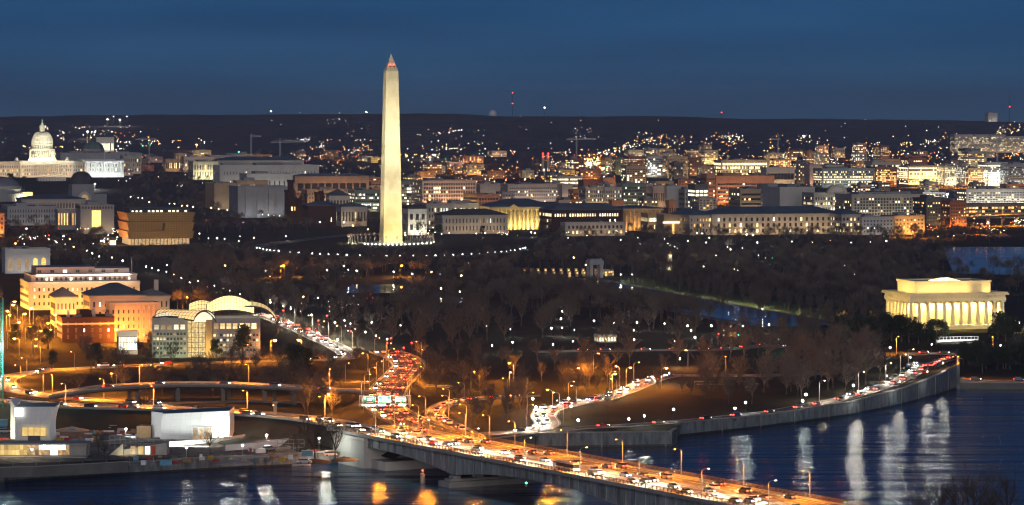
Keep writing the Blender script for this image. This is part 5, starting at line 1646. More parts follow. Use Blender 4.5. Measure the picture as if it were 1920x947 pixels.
def obelisk_mat():
    m = bpy.data.materials.new('obelisk_marble')
    m.use_nodes = True
    n, l = m.node_tree.nodes, m.node_tree.links
    bs = n['Principled BSDF']
    tcn = n.new('ShaderNodeTexCoord')
    mp_ = n.new('ShaderNodeMapping'); mp_.inputs['Rotation'].default_value = (R(90), 0, 0)
    br_ = n.new('ShaderNodeTexBrick')
    br_.inputs['Scale'].default_value = 0.35
    br_.inputs['Color1'].default_value = (.60, .56, .47, 1)
    br_.inputs['Color2'].default_value = (.53, .50, .42, 1)
    br_.inputs['Mortar'].default_value = (.44, .41, .34, 1)
    br_.inputs['Mortar Size'].default_value = 0.012
    ns = n.new('ShaderNodeTexNoise'); ns.inputs['Scale'].default_value = .06; ns.inputs['Detail'].default_value = 6
    mp2 = n.new('ShaderNodeMapping'); mp2.inputs['Scale'].default_value = (1.2, 1.2, .8)
    mx_ = n.new('ShaderNodeMixRGB'); mx_.blend_type = 'MULTIPLY'; mx_.inputs[0].default_value = .85
    cr_ = n.new('ShaderNodeValToRGB'); cr_.color_ramp.elements[0].color = (.6, .58, .52, 1); cr_.color_ramp.elements[0].position = .35; cr_.color_ramp.elements[1].position = .6
    sp_ = n.new('ShaderNodeSeparateXYZ')
    st = n.new('ShaderNodeMixRGB'); st.blend_type = 'MULTIPLY'
    gt = n.new('ShaderNodeMath'); gt.operation = 'LESS_THAN'; gt.inputs[1].default_value = 46.0
    l.new(tcn.outputs['Object'], mp_.inputs[0]); l.new(mp_.outputs[0], br_.inputs['Vector'])
    l.new(tcn.outputs['Object'], mp2.inputs[0]); l.new(mp2.outputs[0], ns.inputs['Vector'])
    l.new(ns.outputs[0], cr_.inputs[0]); l.new(br_.outputs[0], mx_.inputs[1]); l.new(cr_.outputs[0], mx_.inputs[2])
    l.new(tcn.outputs['Object'], sp_.inputs[0]); l.new(sp_.outputs[2], gt.inputs[0]); l.new(gt.outputs[0], st.inputs[0])
    st.inputs[2].default_value = (.96, .92, .80, 1)      # the paler marble of the lowest third
    l.new(mx_.outputs[0], st.inputs[1]); l.new(st.outputs[0], bs.inputs['Base Color'])
    bs.inputs['Roughness'].default_value = .8
    M['obelisk_marble'] = m
obelisk_mat()
b.build('shaft', 'obelisk_marble', t)
b = MB()
a = [(-ht, -ht, Hs), (ht, -ht, Hs), (ht, ht, Hs), (-ht, ht, Hs), (0, 0, Ht)]
b.add(a, [(0, 1, 4), (1, 2, 4), (2, 3, 4), (3, 0, 4)])
b.build('pyramidion', 'obelisk_marble', t)
for x in (-1.6, 1.8):
    b = MB(); b.box(x - .75, -ht * .78 - .55, Hs + 3.6, x + .75, -ht * .78 + 1.2, Hs + 4.7); b.build('window', 'glass_dark', t)
    q = MB(); q.lathe([(0, Hs + 4.9), (1.0, Hs + 5.9), (0, Hs + 6.9)], 8, (x, -ht * .68), 0, cap=False); q.build('beacon', 'bulb_red', t)
b = MB(); b.lathe([(30, -4), (30, .25), (28, .3)], 48); b.build('plaza', 'path_stone', t)
b = MB(); b.box(-hb - .8, -hb - .8, -2, hb + .8, hb + .8, .9); b.build('plinth', 'pale_stone', t)
for k, (x, y) in enumerate(((-60, -110), (60, -110), (-115, -20), (0, -150), (115, -40))):
    L = light_data('SPOT', (1.0, .86, .50), 430000, 1.0, spot_size=R(50), spot_blend=.6)
    o = link('flood_or_fill', L, t, (x, y, .8)); aim(o, (0, 0, 74))
    L = light_data('SPOT', (1.0, .86, .50), 500000, 1.01, spot_size=R(30), spot_blend=.6)
    o = link('flood_or_fill', L, t, (x * 1.1, y * 1.1, .8)); aim(o, (0, 0, 125))
area(t, (0, -26, .6), (0, -8, 12), 22, 1, (1, .80, .30), 14000)
# flagpoles in a ring, each with its drooping flag
fp = MB(); fp.tube([(0, 0, -.5), (0, 0, 8.2)], [.16, .09], 6); fpm = fp.mesh('pole', 'metal_grey')
fb = MB(); fb.lathe([(.2, 8.15), (.28, 8.4), (0, 8.7)], 8, cap=False); fbm = fb.mesh('finial', 'yellow_paint')
fl = MB()
rgf = random.Random(3)
fl.grid(lambda u, v: (0.1 + u * .95 + .12 * v * math.sin(u * 5), .28 * math.sin(u * 7 + v * 2) * (0.3 + v), 8.0 - v * 1.5 - u * (.9 + .2 * v)), 8, 6, lambda i, j: 2 if (i < 3 and j < 3) else (j % 2))
flm = fl.mesh('flag', ['flag_red', 'flag_white', 'flag_blue'])
flags = []
for k in range(50):
    a = 2 * PI * k / 50
    q = (c0.x + 39.6 * math.cos(a), c0.y + 39.6 * math.sin(a))
    g = thing('flagpole', 'x', 'flagpole', (q[0], q[1], gz(*q)), rgf.uniform(-.3, .3) + PI, 'flagpoles ringing the obelisk')
    link('pole', fpm, g); link('finial', fbm, g); link('flag', flm, g)
    flags.append((g, a))
    if k % 5 == 0:
        link('flood_or_fill', light_data('POINT', (1, .86, .5), 5000, .5), g, (0, -1.5, 1.0))
flags_sorted = sorted(flags, key=lambda p: p[0].location.x)
for n, (g, a) in enumerate(flags_sorted):
    g['label'] = 'flagpole with drooping flag in the ring, %s from left, on its %s side' % (ordinal(n + 1), 'near' if math.sin(a) < 0 else 'far')
# low path lights along the curved walk
bl = MB(); bl.lathe([(.16, -.3), (.16, .85), (.2, .9)], 8); blm = bl.mesh('post', 'metal_dark')
bh = MB(); bh.lathe([(.2, .9), (.5, 1.15), (.4, 1.45), (0, 1.6)], 8, cap=False); bhm = bh.mesh('lamp_head', 'bulb_cool')
arcp = [(482, 467), (500, 470.5), (530, 474), (560, 476), (600, 478.5), (650, 480.5), (700, 481.6), (750, 482), (800, 481.8), (850, 480.3), (900, 477.5), (940, 474.5), (965, 471.5), (985, 467)]
walk = smooth_path([P(*q) for q in arcp], 8.5)
for n, p in enumerate(walk):
    g = thing('path_light', 'low white bollard light on the curved walk before the obelisk, %s from left' % ordinal(n + 1), 'path light', (p.x, p.y, gz(p.x, p.y)), 0, 'bollard lights along the curved walk')
    link('post', blm, g); link('lamp_head', bhm, g)
    if n % 4 == 0: link('lamp_light', light_data('POINT', (.9, 1, .95), 500, .4), g, (0, 0, 1.7))
b = MB()
wn_ = normals(walk)
for p in walk: p.z = gz(p.x, p.y) + .1
ribbon(b, walk, wn_, 1, 5, 0)
tag(b.build('path', 'path_stone'), kind='structure')
ring_l = [P(*q) for q in ((684, 459.5), (690, 460), (697, 460.4), (704, 460.8), (712, 461), (720, 461.2), (728, 461.2), (736, 461.2), (744, 461.2), (752, 461), (760, 460.8), (768, 460.5), (776, 460), (784, 459.6), (792, 459), (800, 458.5), (808, 458))]
for n, p in enumerate(ring_l):
    g = thing('path_light', 'low white light on the plaza edge at the foot of the obelisk, %s from left' % ordinal(n + 1), 'path light', (p.x, p.y, gz(p.x, p.y)), 0, 'bollard lights along the curved walk')
    link('post', blm, g); link('lamp_head', bhm, g)

# ================================================================== the columned temple memorial
D = 1820.0
X0, w = frame_of(1706, 1885, D)
dep = 38.0
zb = gz(X0 + 30, D + 20)
t = thing('temple_memorial', 'white columned temple memorial glowing gold with a set-back attic', 'memorial', (X0, D, zb), ROT)
zz = lambda y: zat(y, D) - zb
zc, zt, zco, zat_ = zz(611), zz(566), zz(551.5), zz(529)
for nm, o, z0, z1 in (('step', 7.0, -4, zc - 2.6), ('step', 4.6, zc - 2.62, zc - 1.7), ('step', 2.6, zc - 1.72, zc - .8), ('stylobate', 1.6, zc - .82, zc)):
    b = MB(); b.box(-o, -o, z0, w + o, dep + o, z1); b.build(nm, 'marble', t)
b = MB(); b.box(5.6, 5.6, zc - .02, w - 5.6, dep - 5.6, zt + .02); b.build('cella_wall', 'marble', t)
ncol, scol = 12, 8
cols_ = []
for k in range(ncol):
    x = 1.15 + (w - 2.3) * k / (ncol - 1)
    cols_ += [(x, 1.15), (x, dep - 1.15)]
for k in range(1, scol - 1):
    y = 1.15 + (dep - 2.3) * k / (scol - 1)
    cols_ += [(1.15, y), (w - 1.15, y)]
cm = MB()
prof = [(1.12, zc - .01), (1.10, zc + 2), (1.02, zc + 7), (.88, zt - 1.1), (1.15, zt - .75), (1.2, zt - .7)]
nf = 20
vs, fs = [], []
for r, z in prof:
    for k in range(nf * 2):
        a = PI * k / nf
        rr = r * (1.0 if k % 2 == 0 else .93)
        vs.append((rr * math.cos(a), rr * math.sin(a), z))
n2 = nf * 2
for i in range(len(prof) - 1):
    for k in range(n2):
        fs.append((i * n2 + k, i * n2 + (k + 1) % n2, (i + 1) * n2 + (k + 1) % n2, (i + 1) * n2 + k))
cm.add(vs, fs)
cm.box(-1.25, -1.25, zt - .7, 1.25, 1.25, zt + .01)
cmm = cm.mesh('column', 'marble')
for x, y in cols_:
    link('column', cmm, t, (x, y, 0))
b = MB()
b.box(-.35, -.35, zt, w + .35, dep + .35, zt + 1.6)
b.build('architrave', 'marble', t)
b = MB(); b.box(-.05, -.05, zt + 1.58, w + .05, dep + .05, zco - 1.1); b.build('frieze', 'marble', t)
b = MB(); b.box(-1.5, -1.5, zco - 1.12, w + 1.5, dep + 1.5, zco - .3); ring(b, -1.2, -1.2, w + 1.2, dep + 1.2, .35, zco - .32, zco + .35)
k = 0.0
while k < w + 1:
    b.box(k - .18, -1.22, zco + .3, k + .18, -.9, zco + .75)
    k += 1.15
b.build('cornice', 'marble', t)
for k in range(24):        # wreaths carved on the frieze
    x = w * (k + .5) / 24
    q = MB(); q.lathe([(.55, 0), (.75, .1), (.55, .2)], 10, cap=False)
    for i_, v in enumerate(q.v): q.v[i_] = (x + v[0], -.06 - v[2], (zt + 1.6 + zco - 1.1) / 2 + v[1])
    q.build('wreath', 'limestone', t)
ax, ay = 5.5, 5.2
b = MB(); b.box(ax, ay, zco - .3, w - ax - 1.2, dep - ay, zat_ - .9); b.build('attic', 'marble', t)
b = MB(); ring(b, ax - .5, ay - .5, w - ax - .7, dep - ay + .5, .9, zat_ - .92, zat_ + .1); b.build('attic_cornice', 'marble', t)
b = MB(); b.box(ax + .9, ay + .9, zat_ - .9, w - ax - 2.1, dep - ay - .9, zat_ - .8); b.build('roof', 'roof_grey', t)
b = MB(); hip_roof(b, 15, 10, 0, 2.0, 0)
for i_, v in enumerate(b.v): b.v[i_] = (v[0] + w * .36, v[1] + dep * .35, v[2] + zat_ - .82)
b.build('skylight', 'pane_warm', t)
WC = (1.0, .66, .155)
for k in range(ncol - 1):      # lamps in the colonnade ceiling, bright between the columns
    x = 1.15 + (w - 2.3) * (k + .5) / (ncol - 1)
    link('colonnade_lamp', light_data('SPOT', WC, 17000, .5, spot_size=R(140), spot_blend=.8), t, (x, 4.0, zt - .4))
for k in range(scol - 1):
    y = 1.15 + (dep - 2.3) * (k + .5) / (scol - 1)
    link('colonnade_lamp', light_data('SPOT', WC, 7000, .5, spot_size=R(140), spot_blend=.8), t, (4.0, y, zt - .4))
area(t, (w / 2, -30, 3), (w / 2, 0, 14), w, 1.5, WC, 8000)
area(t, (-30, dep / 2, 3), (0, dep / 2, 14), dep, 1.5, WC, 12000)
for k in range(7):
    x = ax + (w - 2 * ax) * (k + .5) / 7
    if k == 5: continue
    o = link('attic_flood', light_data('SPOT', (1, .66, .16), 2000, .4, spot_size=R(150), spot_blend=.9), t, (x, .6, zco + .6)); aim(o, (x, ay, zco + 4))
for k in range(4):
    y = ay + (dep - 2 * ay) * (k + .5) / 4
    o = link('attic_flood', light_data('SPOT', (1, .66, .16), 2000, .4, spot_size=R(150), spot_blend=.9), t, (.8, y, zco + .6)); aim(o, (ax, y, zco + 4))
# lit terrace stair with rails below it
g = P(1795, 640)
t2 = thing('terrace_railing', 'white lit railing on the terrace below the golden temple', 'railing', tuple(g), ROT)
b = MB()
b.box(-12, 0, -1, 12, .6, 1.0)
for k in range(13): b.box(-12 + 2 * k - .12, .1, 1.0, -12 + 2 * k + .12, .4, 2.4)
b.tube([(-12, .25, 2.4), (12, .25, 2.4)], .12, 4)
b.build('rail', 'white_paint', t2)
area(t2, (0, -6, .5), (0, 0, 1.5), 20, .6, (1, .97, .9), 1500)

# ================================================================== the domed capitol building
D = 5279.0
def cap_frame(px):
    return frame_of(px, px + 10, D)[0]
zb = gz(xat(82, D), D)
s = D / F
t = thing('capitol', 'white domed capitol building glowing pale gold on its hill', 'capitol', (xat(82, D), D, zb), ROT)
zz = lambda y: zat(y, D) - zb
k_ = s / (math.cos(ROT) + .14 * math.sin(ROT))
xx = lambda px: (px - 82) * k_
def cblock(nm, x0, x1, y0, y1, yt, nx, nz, lit, pal, wall='pale_stone', rooff='roof_copper', mz=(.08, .16), seed=1):
    rng = random.Random(seed)
    b = MB()
    a, c, h = xx(x0), xx(x1), zz(yt)
    pk = lambda i, j: PAL[rng.choice(pal)] if rng.random() < lit[j] else 2
    facet(b, (a, y0, 0), (1, 0, 0), c - a, h, nx, nz, .36, .55, pk, .03, mz)
    facet(b, (a, y1, 0), (0, -1, 0), y1 - y0, h, max(2, int(nx * (y1 - y0) / (c - a))), nz, .36, .55, pk, .03, mz)
    b.quad((c, y0, 0), (c, y1, 0), (c, y1, h), (c, y0, h)); b.quad((a, y0, h), (c, y0, h), (c, y1, h), (a, y1, h), 1)
    b.quad((a, y0, -6), (c, y0, -6), (c, y0, 0), (a, y0, 0)); b.quad((a, y1, -6), (a, y0, -6), (a, y0, 0), (a, y1, 0))
    o = b.build(nm, wall_mats(wall, rooff), t)
    q = MB(); ring(q, a - .6, y0 - .6, c + .6, y1 + .6, 1.2, h - 1.8, h + 1.2); q.build('balustrade', wall, o)
    return a, c, h
cblock('central_wing', 36, 136, -14, 60, 303, 22, 3, (.35, .2, .05), ('warm', 'amber'), seed=4)
cblock('link_wing', -10, 36, 0, 50, 304.5, 10, 3, (.55, .4, .05), ('warm', 'amber'), seed=5)
cblock('link_wing', 136, 160, 0, 50, 304.5, 5, 3, (.3, .2, .05), ('warm',), seed=6)
cblock('side_wing', -95, -10, -10, 70, 303, 14, 3, (.4, .5, .1), ('warm', 'amber'), seed=7)
a, c, h = cblock('side_wing', 157, 229, -22, 70, 301.5, 14, 3, (.12, .1, .05), ('pale',), wall='white_paint', seed=8)
for k in range(10):
    b = MB(); b.lathe([(1.3, h * .30), (1.1, h * .84), (1.5, h * .88)], 8, (a + (c - a) * (k + .5) / 10, -23.5), 0); b.build('column', 'white_paint', t)
b = MB(); b.box(a, -25.5, 0, c, -22, h * .30); b.build('arcade', 'white_paint', t)
b = MB(); b.box(a, -25.5, h * .88, c, -22, h * .97); b.build('entablature', 'white_paint', t)
area(t, ((a + c) / 2, -60, 2), ((a + c) / 2, -22, h * .6), c - a, 2, (.97, 1, .88), 26000)
for k in range(14):
    b = MB(); b.lathe([(1.1, zz(327)), (.95, zz(309)), (1.2, zz(308.5))], 8, (xx(64) + (xx(112) - xx(64)) * k / 13, -15.5), 0); b.build('column', 'pale_stone', t)
# dome
P_ = lambda r, y: (r * s, zz(y))
def part(nm, prof, m_='pale_stone', n=40, cap=True):
    b = MB(); b.lathe(prof, n, (0, 22), 0, cap); return b.build(nm, m_, t)
part('dome_base', [P_(26, 304), P_(26, 298.5), P_(24.6, 297.4)], n=8)
part('drum', [P_(20.5, 298), P_(20.5, 281)])
part('peristyle_entablature', [P_(23.8, 282.4), P_(24, 279.6), P_(22.5, 279.2), P_(21, 279)])
part('peristyle_base', [P_(24, 298), P_(24, 296), P_(20, 295.8)])
for k in range(36):
    a_ = 2 * PI * k / 36
    b = MB(); b.lathe([(.95, zz(296)), (.8, zz(282.2))], 8, (23 * s * math.cos(a_), 22 + 23 * s * math.sin(a_)), 0); b.build('column', 'pale_stone', t)
d2 = part('upper_drum', [P_(20.2, 279.4), P_(20.2, 271.4), P_(20.9, 270.6), P_(20.6, 269.8)])
b = MB()
for k in range(36):
    a_ = 2 * PI * (k + .5) / 36
    r_ = 20.25 * s
    ca, sa = math.cos(a_), math.sin(a_)
    q = lambda u, z: (r_ * ca - u * sa, 22 + r_ * sa + u * ca, z)
    b.quad(q(-.75, zz(278.3)), q(.75, zz(278.3)), q(.75, zz(273)), q(-.75, zz(273)))
b.build('pane', 'glass_dark', d2)
dp = [P_(20.0, 270)] + [P_(5.6 + (19.8 - 5.6) * math.cos(PI / 2 * k / 14) ** .92, 269.5 - 22.3 * math.sin(PI / 2 * k / 14)) for k in range(15)]
dm = part('dome', dp, n=72)
b = MB()
for k in range(36):
    a_ = 2 * PI * k / 36
    b.tube([(r * 1.0 * math.cos(a_), 22 + r * math.sin(a_), z) for r, z in dp[1:15:2]], .45, 4)
b.build('rib', 'pale_stone', dm)
for y_, r_, n_ in ((263.5, 18.6, 36), (258.2, 15.9, 36), (253.6, 12.4, 24)):
    b = MB()
    for k in range(n_):
        a_ = 2 * PI * (k + .5) / n_
        x_, yy_ = r_ * s * math.cos(a_), 22 + r_ * s * math.sin(a_)
        b.box(x_ - .5, yy_ - .5, zz(y_) - .9, x_ + .5, yy_ + .5, zz(y_) + .9)
    tag(b.build('pane', 'glass_dark', dm), kind='stuff')
part('gallery', [P_(6.3, 247.4), P_(6.5, 246.2), P_(5.0, 246)], n=24)
part('lantern', [P_(3.9, 246.4), P_(3.7, 236.5), P_(4.6, 235.8), P_(4.4, 235.2), P_(2.6, 233.8), P_(1.9, 232), P_(1.5, 230.8)], n=20)
for k in range(12):
    a_ = 2 * PI * k / 12
    b = MB(); b.lathe([(.42, zz(246)), (.36, zz(236.4))], 6, (4.3 * s * math.cos(a_), 22 + 4.3 * s * math.sin(a_)), 0); b.build('column', 'pale_stone', t)
part('statue', [P_(1.3, 231), P_(1.5, 229.6), P_(1.05, 227.5), P_(1.25, 225.6), P_(.6, 224.6), P_(.65, 223.6), P_(.2, 222.4)], 'copper_green', n=12)
for x_ in (34, 130):
    b = MB(); b.lathe([(4.2 * s, zz(303)), (4.2 * s, zz(300)), (2.2 * s, zz(297.6)), (2.2 * s, zz(295.8))], 16, (xx(x_), 22), 0); b.build('small_dome', 'white_paint', t)
for x_, y_ in ((-95, -115), (0, -140), (95, -115)):
    o = link('flood_or_fill', light_data('SPOT', (1.0, .95, .62), 700000, 2, spot_size=R(34), spot_blend=.5), t, (x_, y_, zz(303) + 2)); aim(o, (0, 22, zz(262)))
for k in range(8):
    a_ = PI + PI * (k + .5) / 8
    link('flood_or_fill', light_data('POINT', (1, .86, .40), 7000, .6), t, (28 * s * math.cos(a_), 22 + 28 * s * math.sin(a_), zz(300)))
area(t, (xx(85), -50, 0), (xx(85), -14, 14), xx(136) - xx(30), 2, (1, .70, .38), 42000)
area(t, (xx(-30), -50, 0), (xx(-30), -10, 14), 90, 2, (1, .66, .32), 42000)
for x_, y0, y1 in ((88.5, 305, 281), (196, 302, 284)):
    b = MB(); b.tube([(xx(x_), 0, zz(y0)), (xx(x_), 0, zz(y1))], .45, 5); b.build('flagstaff', 'white_paint', t)
t2, w2, h2, _z, _d = bld('stepped stone terrace with small arched openings below the domed capitol', 72, 124, 334, 352, D=5060, dep=30, wall='pale_stone', nx=9, nz=2, ww=.4, wh=.55, lit=.1, pal=('warm',), sep=True, pent=0, units=0, flood=(.2, (1, .9, .7)), name='terrace', cat='terrace')
# library behind
bld('grey library with rows of tiny lit windows right of the dome', 113, 266, 288, 306, D=5750, dep=60, wall='grey_stone', nx=40, nz=2, ww=.4, wh=.5, lit=.0, rows_lit={1: .7, 0: .1}, pal=('pale',), mz=(.05, .45), pent=3, roofm='roof_copper', name='library', cat='library', flood=(.05, (.9, .95, 1)))
t = thing('library_dome', 'dark blue green dome with a lantern behind the bright wing', 'dome', (xat(175, 5850), 5850, gz(xat(175, 5850), 5850)))
s2 = 5850 / F
zq = lambda y: zat(y, 5850) - gz(xat(175, 5850), 5850)
b = MB(); b.lathe([(21 * s2, -3), (21 * s2, zq(279))], 8); b.build('drum', 'grey_stone', t)
b = MB(); b.lathe([(20 * s2, zq(279)), (18 * s2, zq(273)), (12 * s2, zq(268)), (5 * s2, zq(265.5))], 8); b.build('dome', 'roof_copper', t)
b = MB(); b.lathe([(4.5 * s2, zq(265.6)), (4.5 * s2, zq(260)), (2 * s2, zq(256)), (.3, zq(252))], 12); b.build('lantern', 'roof_dark', t)
bld('bright pale hall behind the dark blue green dome', 181, 214, 258, 275, D=6500, dep=30, wall='pale_stone', nx=14, nz=2, ww=.5, lit=.5, pal=('pale',), flood=(1.5, (1, .92, .65)), pent=0, name='hall', cat='hall')
bld('grey block at the end of the library', 231, 265, 293, 330, D=5500, dep=40, wall='limestone', nx=8, nz=3, ww=.35, lit=.08, flood=(.12, (1, .8, .6)))

# ================================================================== the bronze tiered museum
D = 3063.0
X0, w = frame_of(242, 360, D)
zb = gz(X0, D)
dep = 62.0
t = thing('tiered_museum', 'bronze lattice museum of three flaring tiers, golden front', 'museum', (X0, D, zb), ROT)
zz = lambda y: zat(y, D) - zb
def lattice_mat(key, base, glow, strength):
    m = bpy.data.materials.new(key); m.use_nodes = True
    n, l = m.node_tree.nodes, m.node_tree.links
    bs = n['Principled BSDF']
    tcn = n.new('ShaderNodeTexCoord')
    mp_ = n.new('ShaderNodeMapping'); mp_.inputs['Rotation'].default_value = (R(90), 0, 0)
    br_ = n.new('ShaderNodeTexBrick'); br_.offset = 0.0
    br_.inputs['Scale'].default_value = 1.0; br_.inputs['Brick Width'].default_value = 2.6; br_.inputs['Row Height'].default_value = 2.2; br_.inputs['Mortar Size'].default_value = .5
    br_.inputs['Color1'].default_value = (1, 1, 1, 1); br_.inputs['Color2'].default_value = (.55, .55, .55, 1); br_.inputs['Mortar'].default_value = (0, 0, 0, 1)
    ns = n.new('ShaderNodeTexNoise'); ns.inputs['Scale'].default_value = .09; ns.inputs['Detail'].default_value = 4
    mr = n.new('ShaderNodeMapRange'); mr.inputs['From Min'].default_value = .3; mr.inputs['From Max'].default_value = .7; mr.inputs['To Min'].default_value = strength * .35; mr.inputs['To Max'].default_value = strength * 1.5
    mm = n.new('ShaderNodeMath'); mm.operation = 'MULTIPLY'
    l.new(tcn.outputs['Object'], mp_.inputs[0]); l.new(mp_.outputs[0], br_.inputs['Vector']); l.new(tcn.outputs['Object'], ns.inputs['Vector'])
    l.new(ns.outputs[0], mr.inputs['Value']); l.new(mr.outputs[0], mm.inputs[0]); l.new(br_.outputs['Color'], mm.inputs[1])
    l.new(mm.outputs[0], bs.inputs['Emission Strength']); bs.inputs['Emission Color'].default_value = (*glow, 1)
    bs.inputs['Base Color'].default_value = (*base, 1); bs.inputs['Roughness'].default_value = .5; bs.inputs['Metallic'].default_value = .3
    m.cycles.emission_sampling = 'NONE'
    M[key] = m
lattice_mat('bronze_lattice', (.25, .14, .06), (1.0, .62, .18), .105)  # light from behind the lattice is put into its emission
tiers = [(448, 434, .4, 1.9), (434, 417, .2, 2.0), (417, 399, .2, 2.6)]
for y0, y1, o0, o1 in tiers:
    b = MB()
    z0, z1 = zz(y0), zz(y1)
    v = [(-o0, -o0, z0), (w + o0, -o0, z0), (w + o0, dep + o0, z0), (-o0, dep + o0, z0), (-o1, -o1, z1), (w + o1, -o1, z1), (w + o1, dep + o1, z1), (-o1, dep + o1, z1)]
    b.add(v, [(0, 1, 5, 4)], 0)
    b.add(v, [(1, 2, 6, 5), (2, 3, 7, 6), (3, 0, 4, 7), (4, 5, 6, 7), (3, 2, 1, 0)], 1)
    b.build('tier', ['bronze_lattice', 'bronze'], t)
b = MB(); b.box(2, 2, -2, w - 2, dep - 2, zz(447.9)); b.build('ground_floor', ['pane_dim'], t)
for k in range(17):
    b = MB(); b.box(2 + (w - 4) * k / 16 - .25, 1.5, -.5, 2 + (w - 4) * k / 16 + .25, 1.98, zz(448)); b.build('mullion', 'metal_dark', t)
b = MB(); b.box(w * .02, 8, zz(399) - .02, w * .98, dep - 6, zz(391), 0, 1); b.build('penthouse', ['roof_dark', 'roof_blue'], t)
for k in range(14):
    if k in (3, 8, 12): continue
    b = MB(); b.box(w * (.06 + .065 * k), 7.85, zz(398), w * (.06 + .065 * k) + 2.0, 8, zz(395.5)); b.build('window', 'pane_pale', t)
for k in range(40):
    if k in (24, 25): continue
b = MB(); b.add([(w * .52, -2.2, zz(433)), (w * .55, -2.2, zz(433)), (w * .565, -3.0, zz(418)), (w * .53, -3.0, zz(418))], [(0, 1, 2, 3)]); b.build('slot', 'metal_dark', t)
q = MB(); q.box(-14, -9, -2, w + 14, 0, .35); q.build('porch', 'path_stone', t)
area(t, (-22, dep / 2, 1), (0, dep / 2, 16), dep, 1, (1, .46, .14), 30000)
area(t, (w / 2, -22, 1), (w / 2, 0, 14), w, 1, (1, .66, .25), 1400)
# small lit tank and sign frame at its left foot left out of the tiers: a low garden kiosk
bld('small glowing kiosk at the left foot of the bronze museum', 205, 218, 447, 458, D=3030, dep=8, wall='dark_concrete', nx=4, nz=1, ww=.8, wh=.7, lit=1, pal=('pale',), sep=True, pent=0, units=0, name='kiosk', cat='kiosk')

# ================================================================== the terraced white building and its neighbours on the hill
bld('white terraced building, lower storey washed in yellow light', 54, 262, 532, D=1955, dep=46, wall='pale_stone', nx=22, nz=3, ww=.34, wh=.45, lit=.08, pal=('warm',), sep=True, flood=(1.5, (1, .44, .05)), side_flood=(2.8, (1, .45, .055)), pent=0, units=0, roofm='roof_grey', name='terraced_building', seed=11)
T1 = BUILDINGS[-1]
t = T1
w, dep, h = t['size']
zz = lambda y: zat(y, 1965) - t.location.z
b = MB(); b.box(2, 6, h - .1, w - 1, 44, zz(517), 0, 1); b.build('upper_storey', ['pale_stone', 'roof_grey'], t)
b = MB(); ring(b, 1.6, 5.6, w - .6, 44.4, .7, zz(517) - .4, zz(517) + .7); b.build('parapet', 'pale_stone', t)
rg = random.Random(2)
for k in range(20):
    x = 4 + (w - 8) * (k + .5) / 20
    pn = 'pale' if rg.random() < .42 else 'dark'
    link('window', window_mesh(pn, 'pale_stone'), t, (x, 5.95, h + (zz(517) - h) * .55), 0, (1.5, 1.5, 1.9))
b = MB(); b.box(6, 14, zz(517) - .1, w * .62, 40, zz(502), 0, 1); b.build('penthouse', ['pink_stone', 'roof_blue'], t)
b = MB(); b.box(w * .62 + .02, 12, zz(517) - .1, w * .93, 38, zz(505), 0, 1); b.build('penthouse', ['pale_stone', 'roof_grey'], t)
for k in range(7):
    link('window', window_mesh('dark' if k not in (2,) else 'pale', 'pale_stone'), t, (w * .12 + k * w * .115, 13.95 if k < 5 else 11.95, zz(510)), 0, (2.6, 1.5, 1.7))
b = MB(); b.tube([(w * .95, 10, zz(517)), (w * .95, 10, zz(484))], [.18, .1], 6); b.build('flagstaff', 'white_paint', t)
area(t, (w * .5, -3, h + .3), (w * .5, 6, h + 3), w * .9, .6, (1, .74, .5), 800)
area(t, (w * .5, 5.0, zz(517) + .4), (w * .5, 14, zz(508)), w * .85, .6, (1, .72, .6), 2400)
# hip roofed stone building in orange light
t, w, h, zg, D = bld('stone building with navy hipped roof glowing orange towards the street', 168, 272, 555, D=1800, dep=26, wall='pink_stone', nx=9, nz=3, ww=.34, wh=.5, lit=.3, pal=('warm', 'pale'), sep=True, roof='hip', roofm='roof_blue', rh=6.5, flood=(1.5, (1, .34, .045)), side_flood=(1.9, (1, .46, .07)), name='hip_roofed_building', seed=12)
t, w, h, zg, D = bld('lower orange wing with a flat cornice before the hip roofed building', 205, 298, 571, D=1772, dep=14, wall='pink_stone', nx=9, nz=4, ww=.36, wh=.5, lit=.10, pal=('pale', 'warm'), sep=True, flood=(1.9, (1, .32, .035)), pent=0, units=0, roofm='roof_grey', name='hip_roofed_building', seed=13)
for k in range(10):
    b = MB(); b.box(w * (k + .02) / 10, -.5, 0, w * (k + .02) / 10 + .7, .02, h - 1); b.build('pilaster', 'pink_stone', t)
t, w, h, zg, D = bld('white side wing with a grey hipped roof between the yellow and orange buildings', 104, 143, 558, D=1815, dep=22, wall='pale_stone', nx=5, nz=2, ww=.3, wh=.5, lit=.12, pal=('warm',), sep=True, roof='hip', roofm='roof_grey', rh=5, flood=(1.2, (1, .6, .16)), name='hip_roofed_building', seed=14)
t, w, h, zg, D = bld('far right wing with a chimney behind the orange building', 262, 318, 556, D=1860, dep=18, wall='pink_stone', nx=6, nz=2, ww=.3, lit=.1, pal=('warm',), sep=True, roof='hip', roofm='roof_grey', rh=4, flood=(.8, (1, .6, .25)), name='hip_roofed_building', seed=15)
b = MB(); b.box(w * .55, 6, h + 2, w * .68, 9, h + 9); b.build('chimney', 'pale_stone', t)
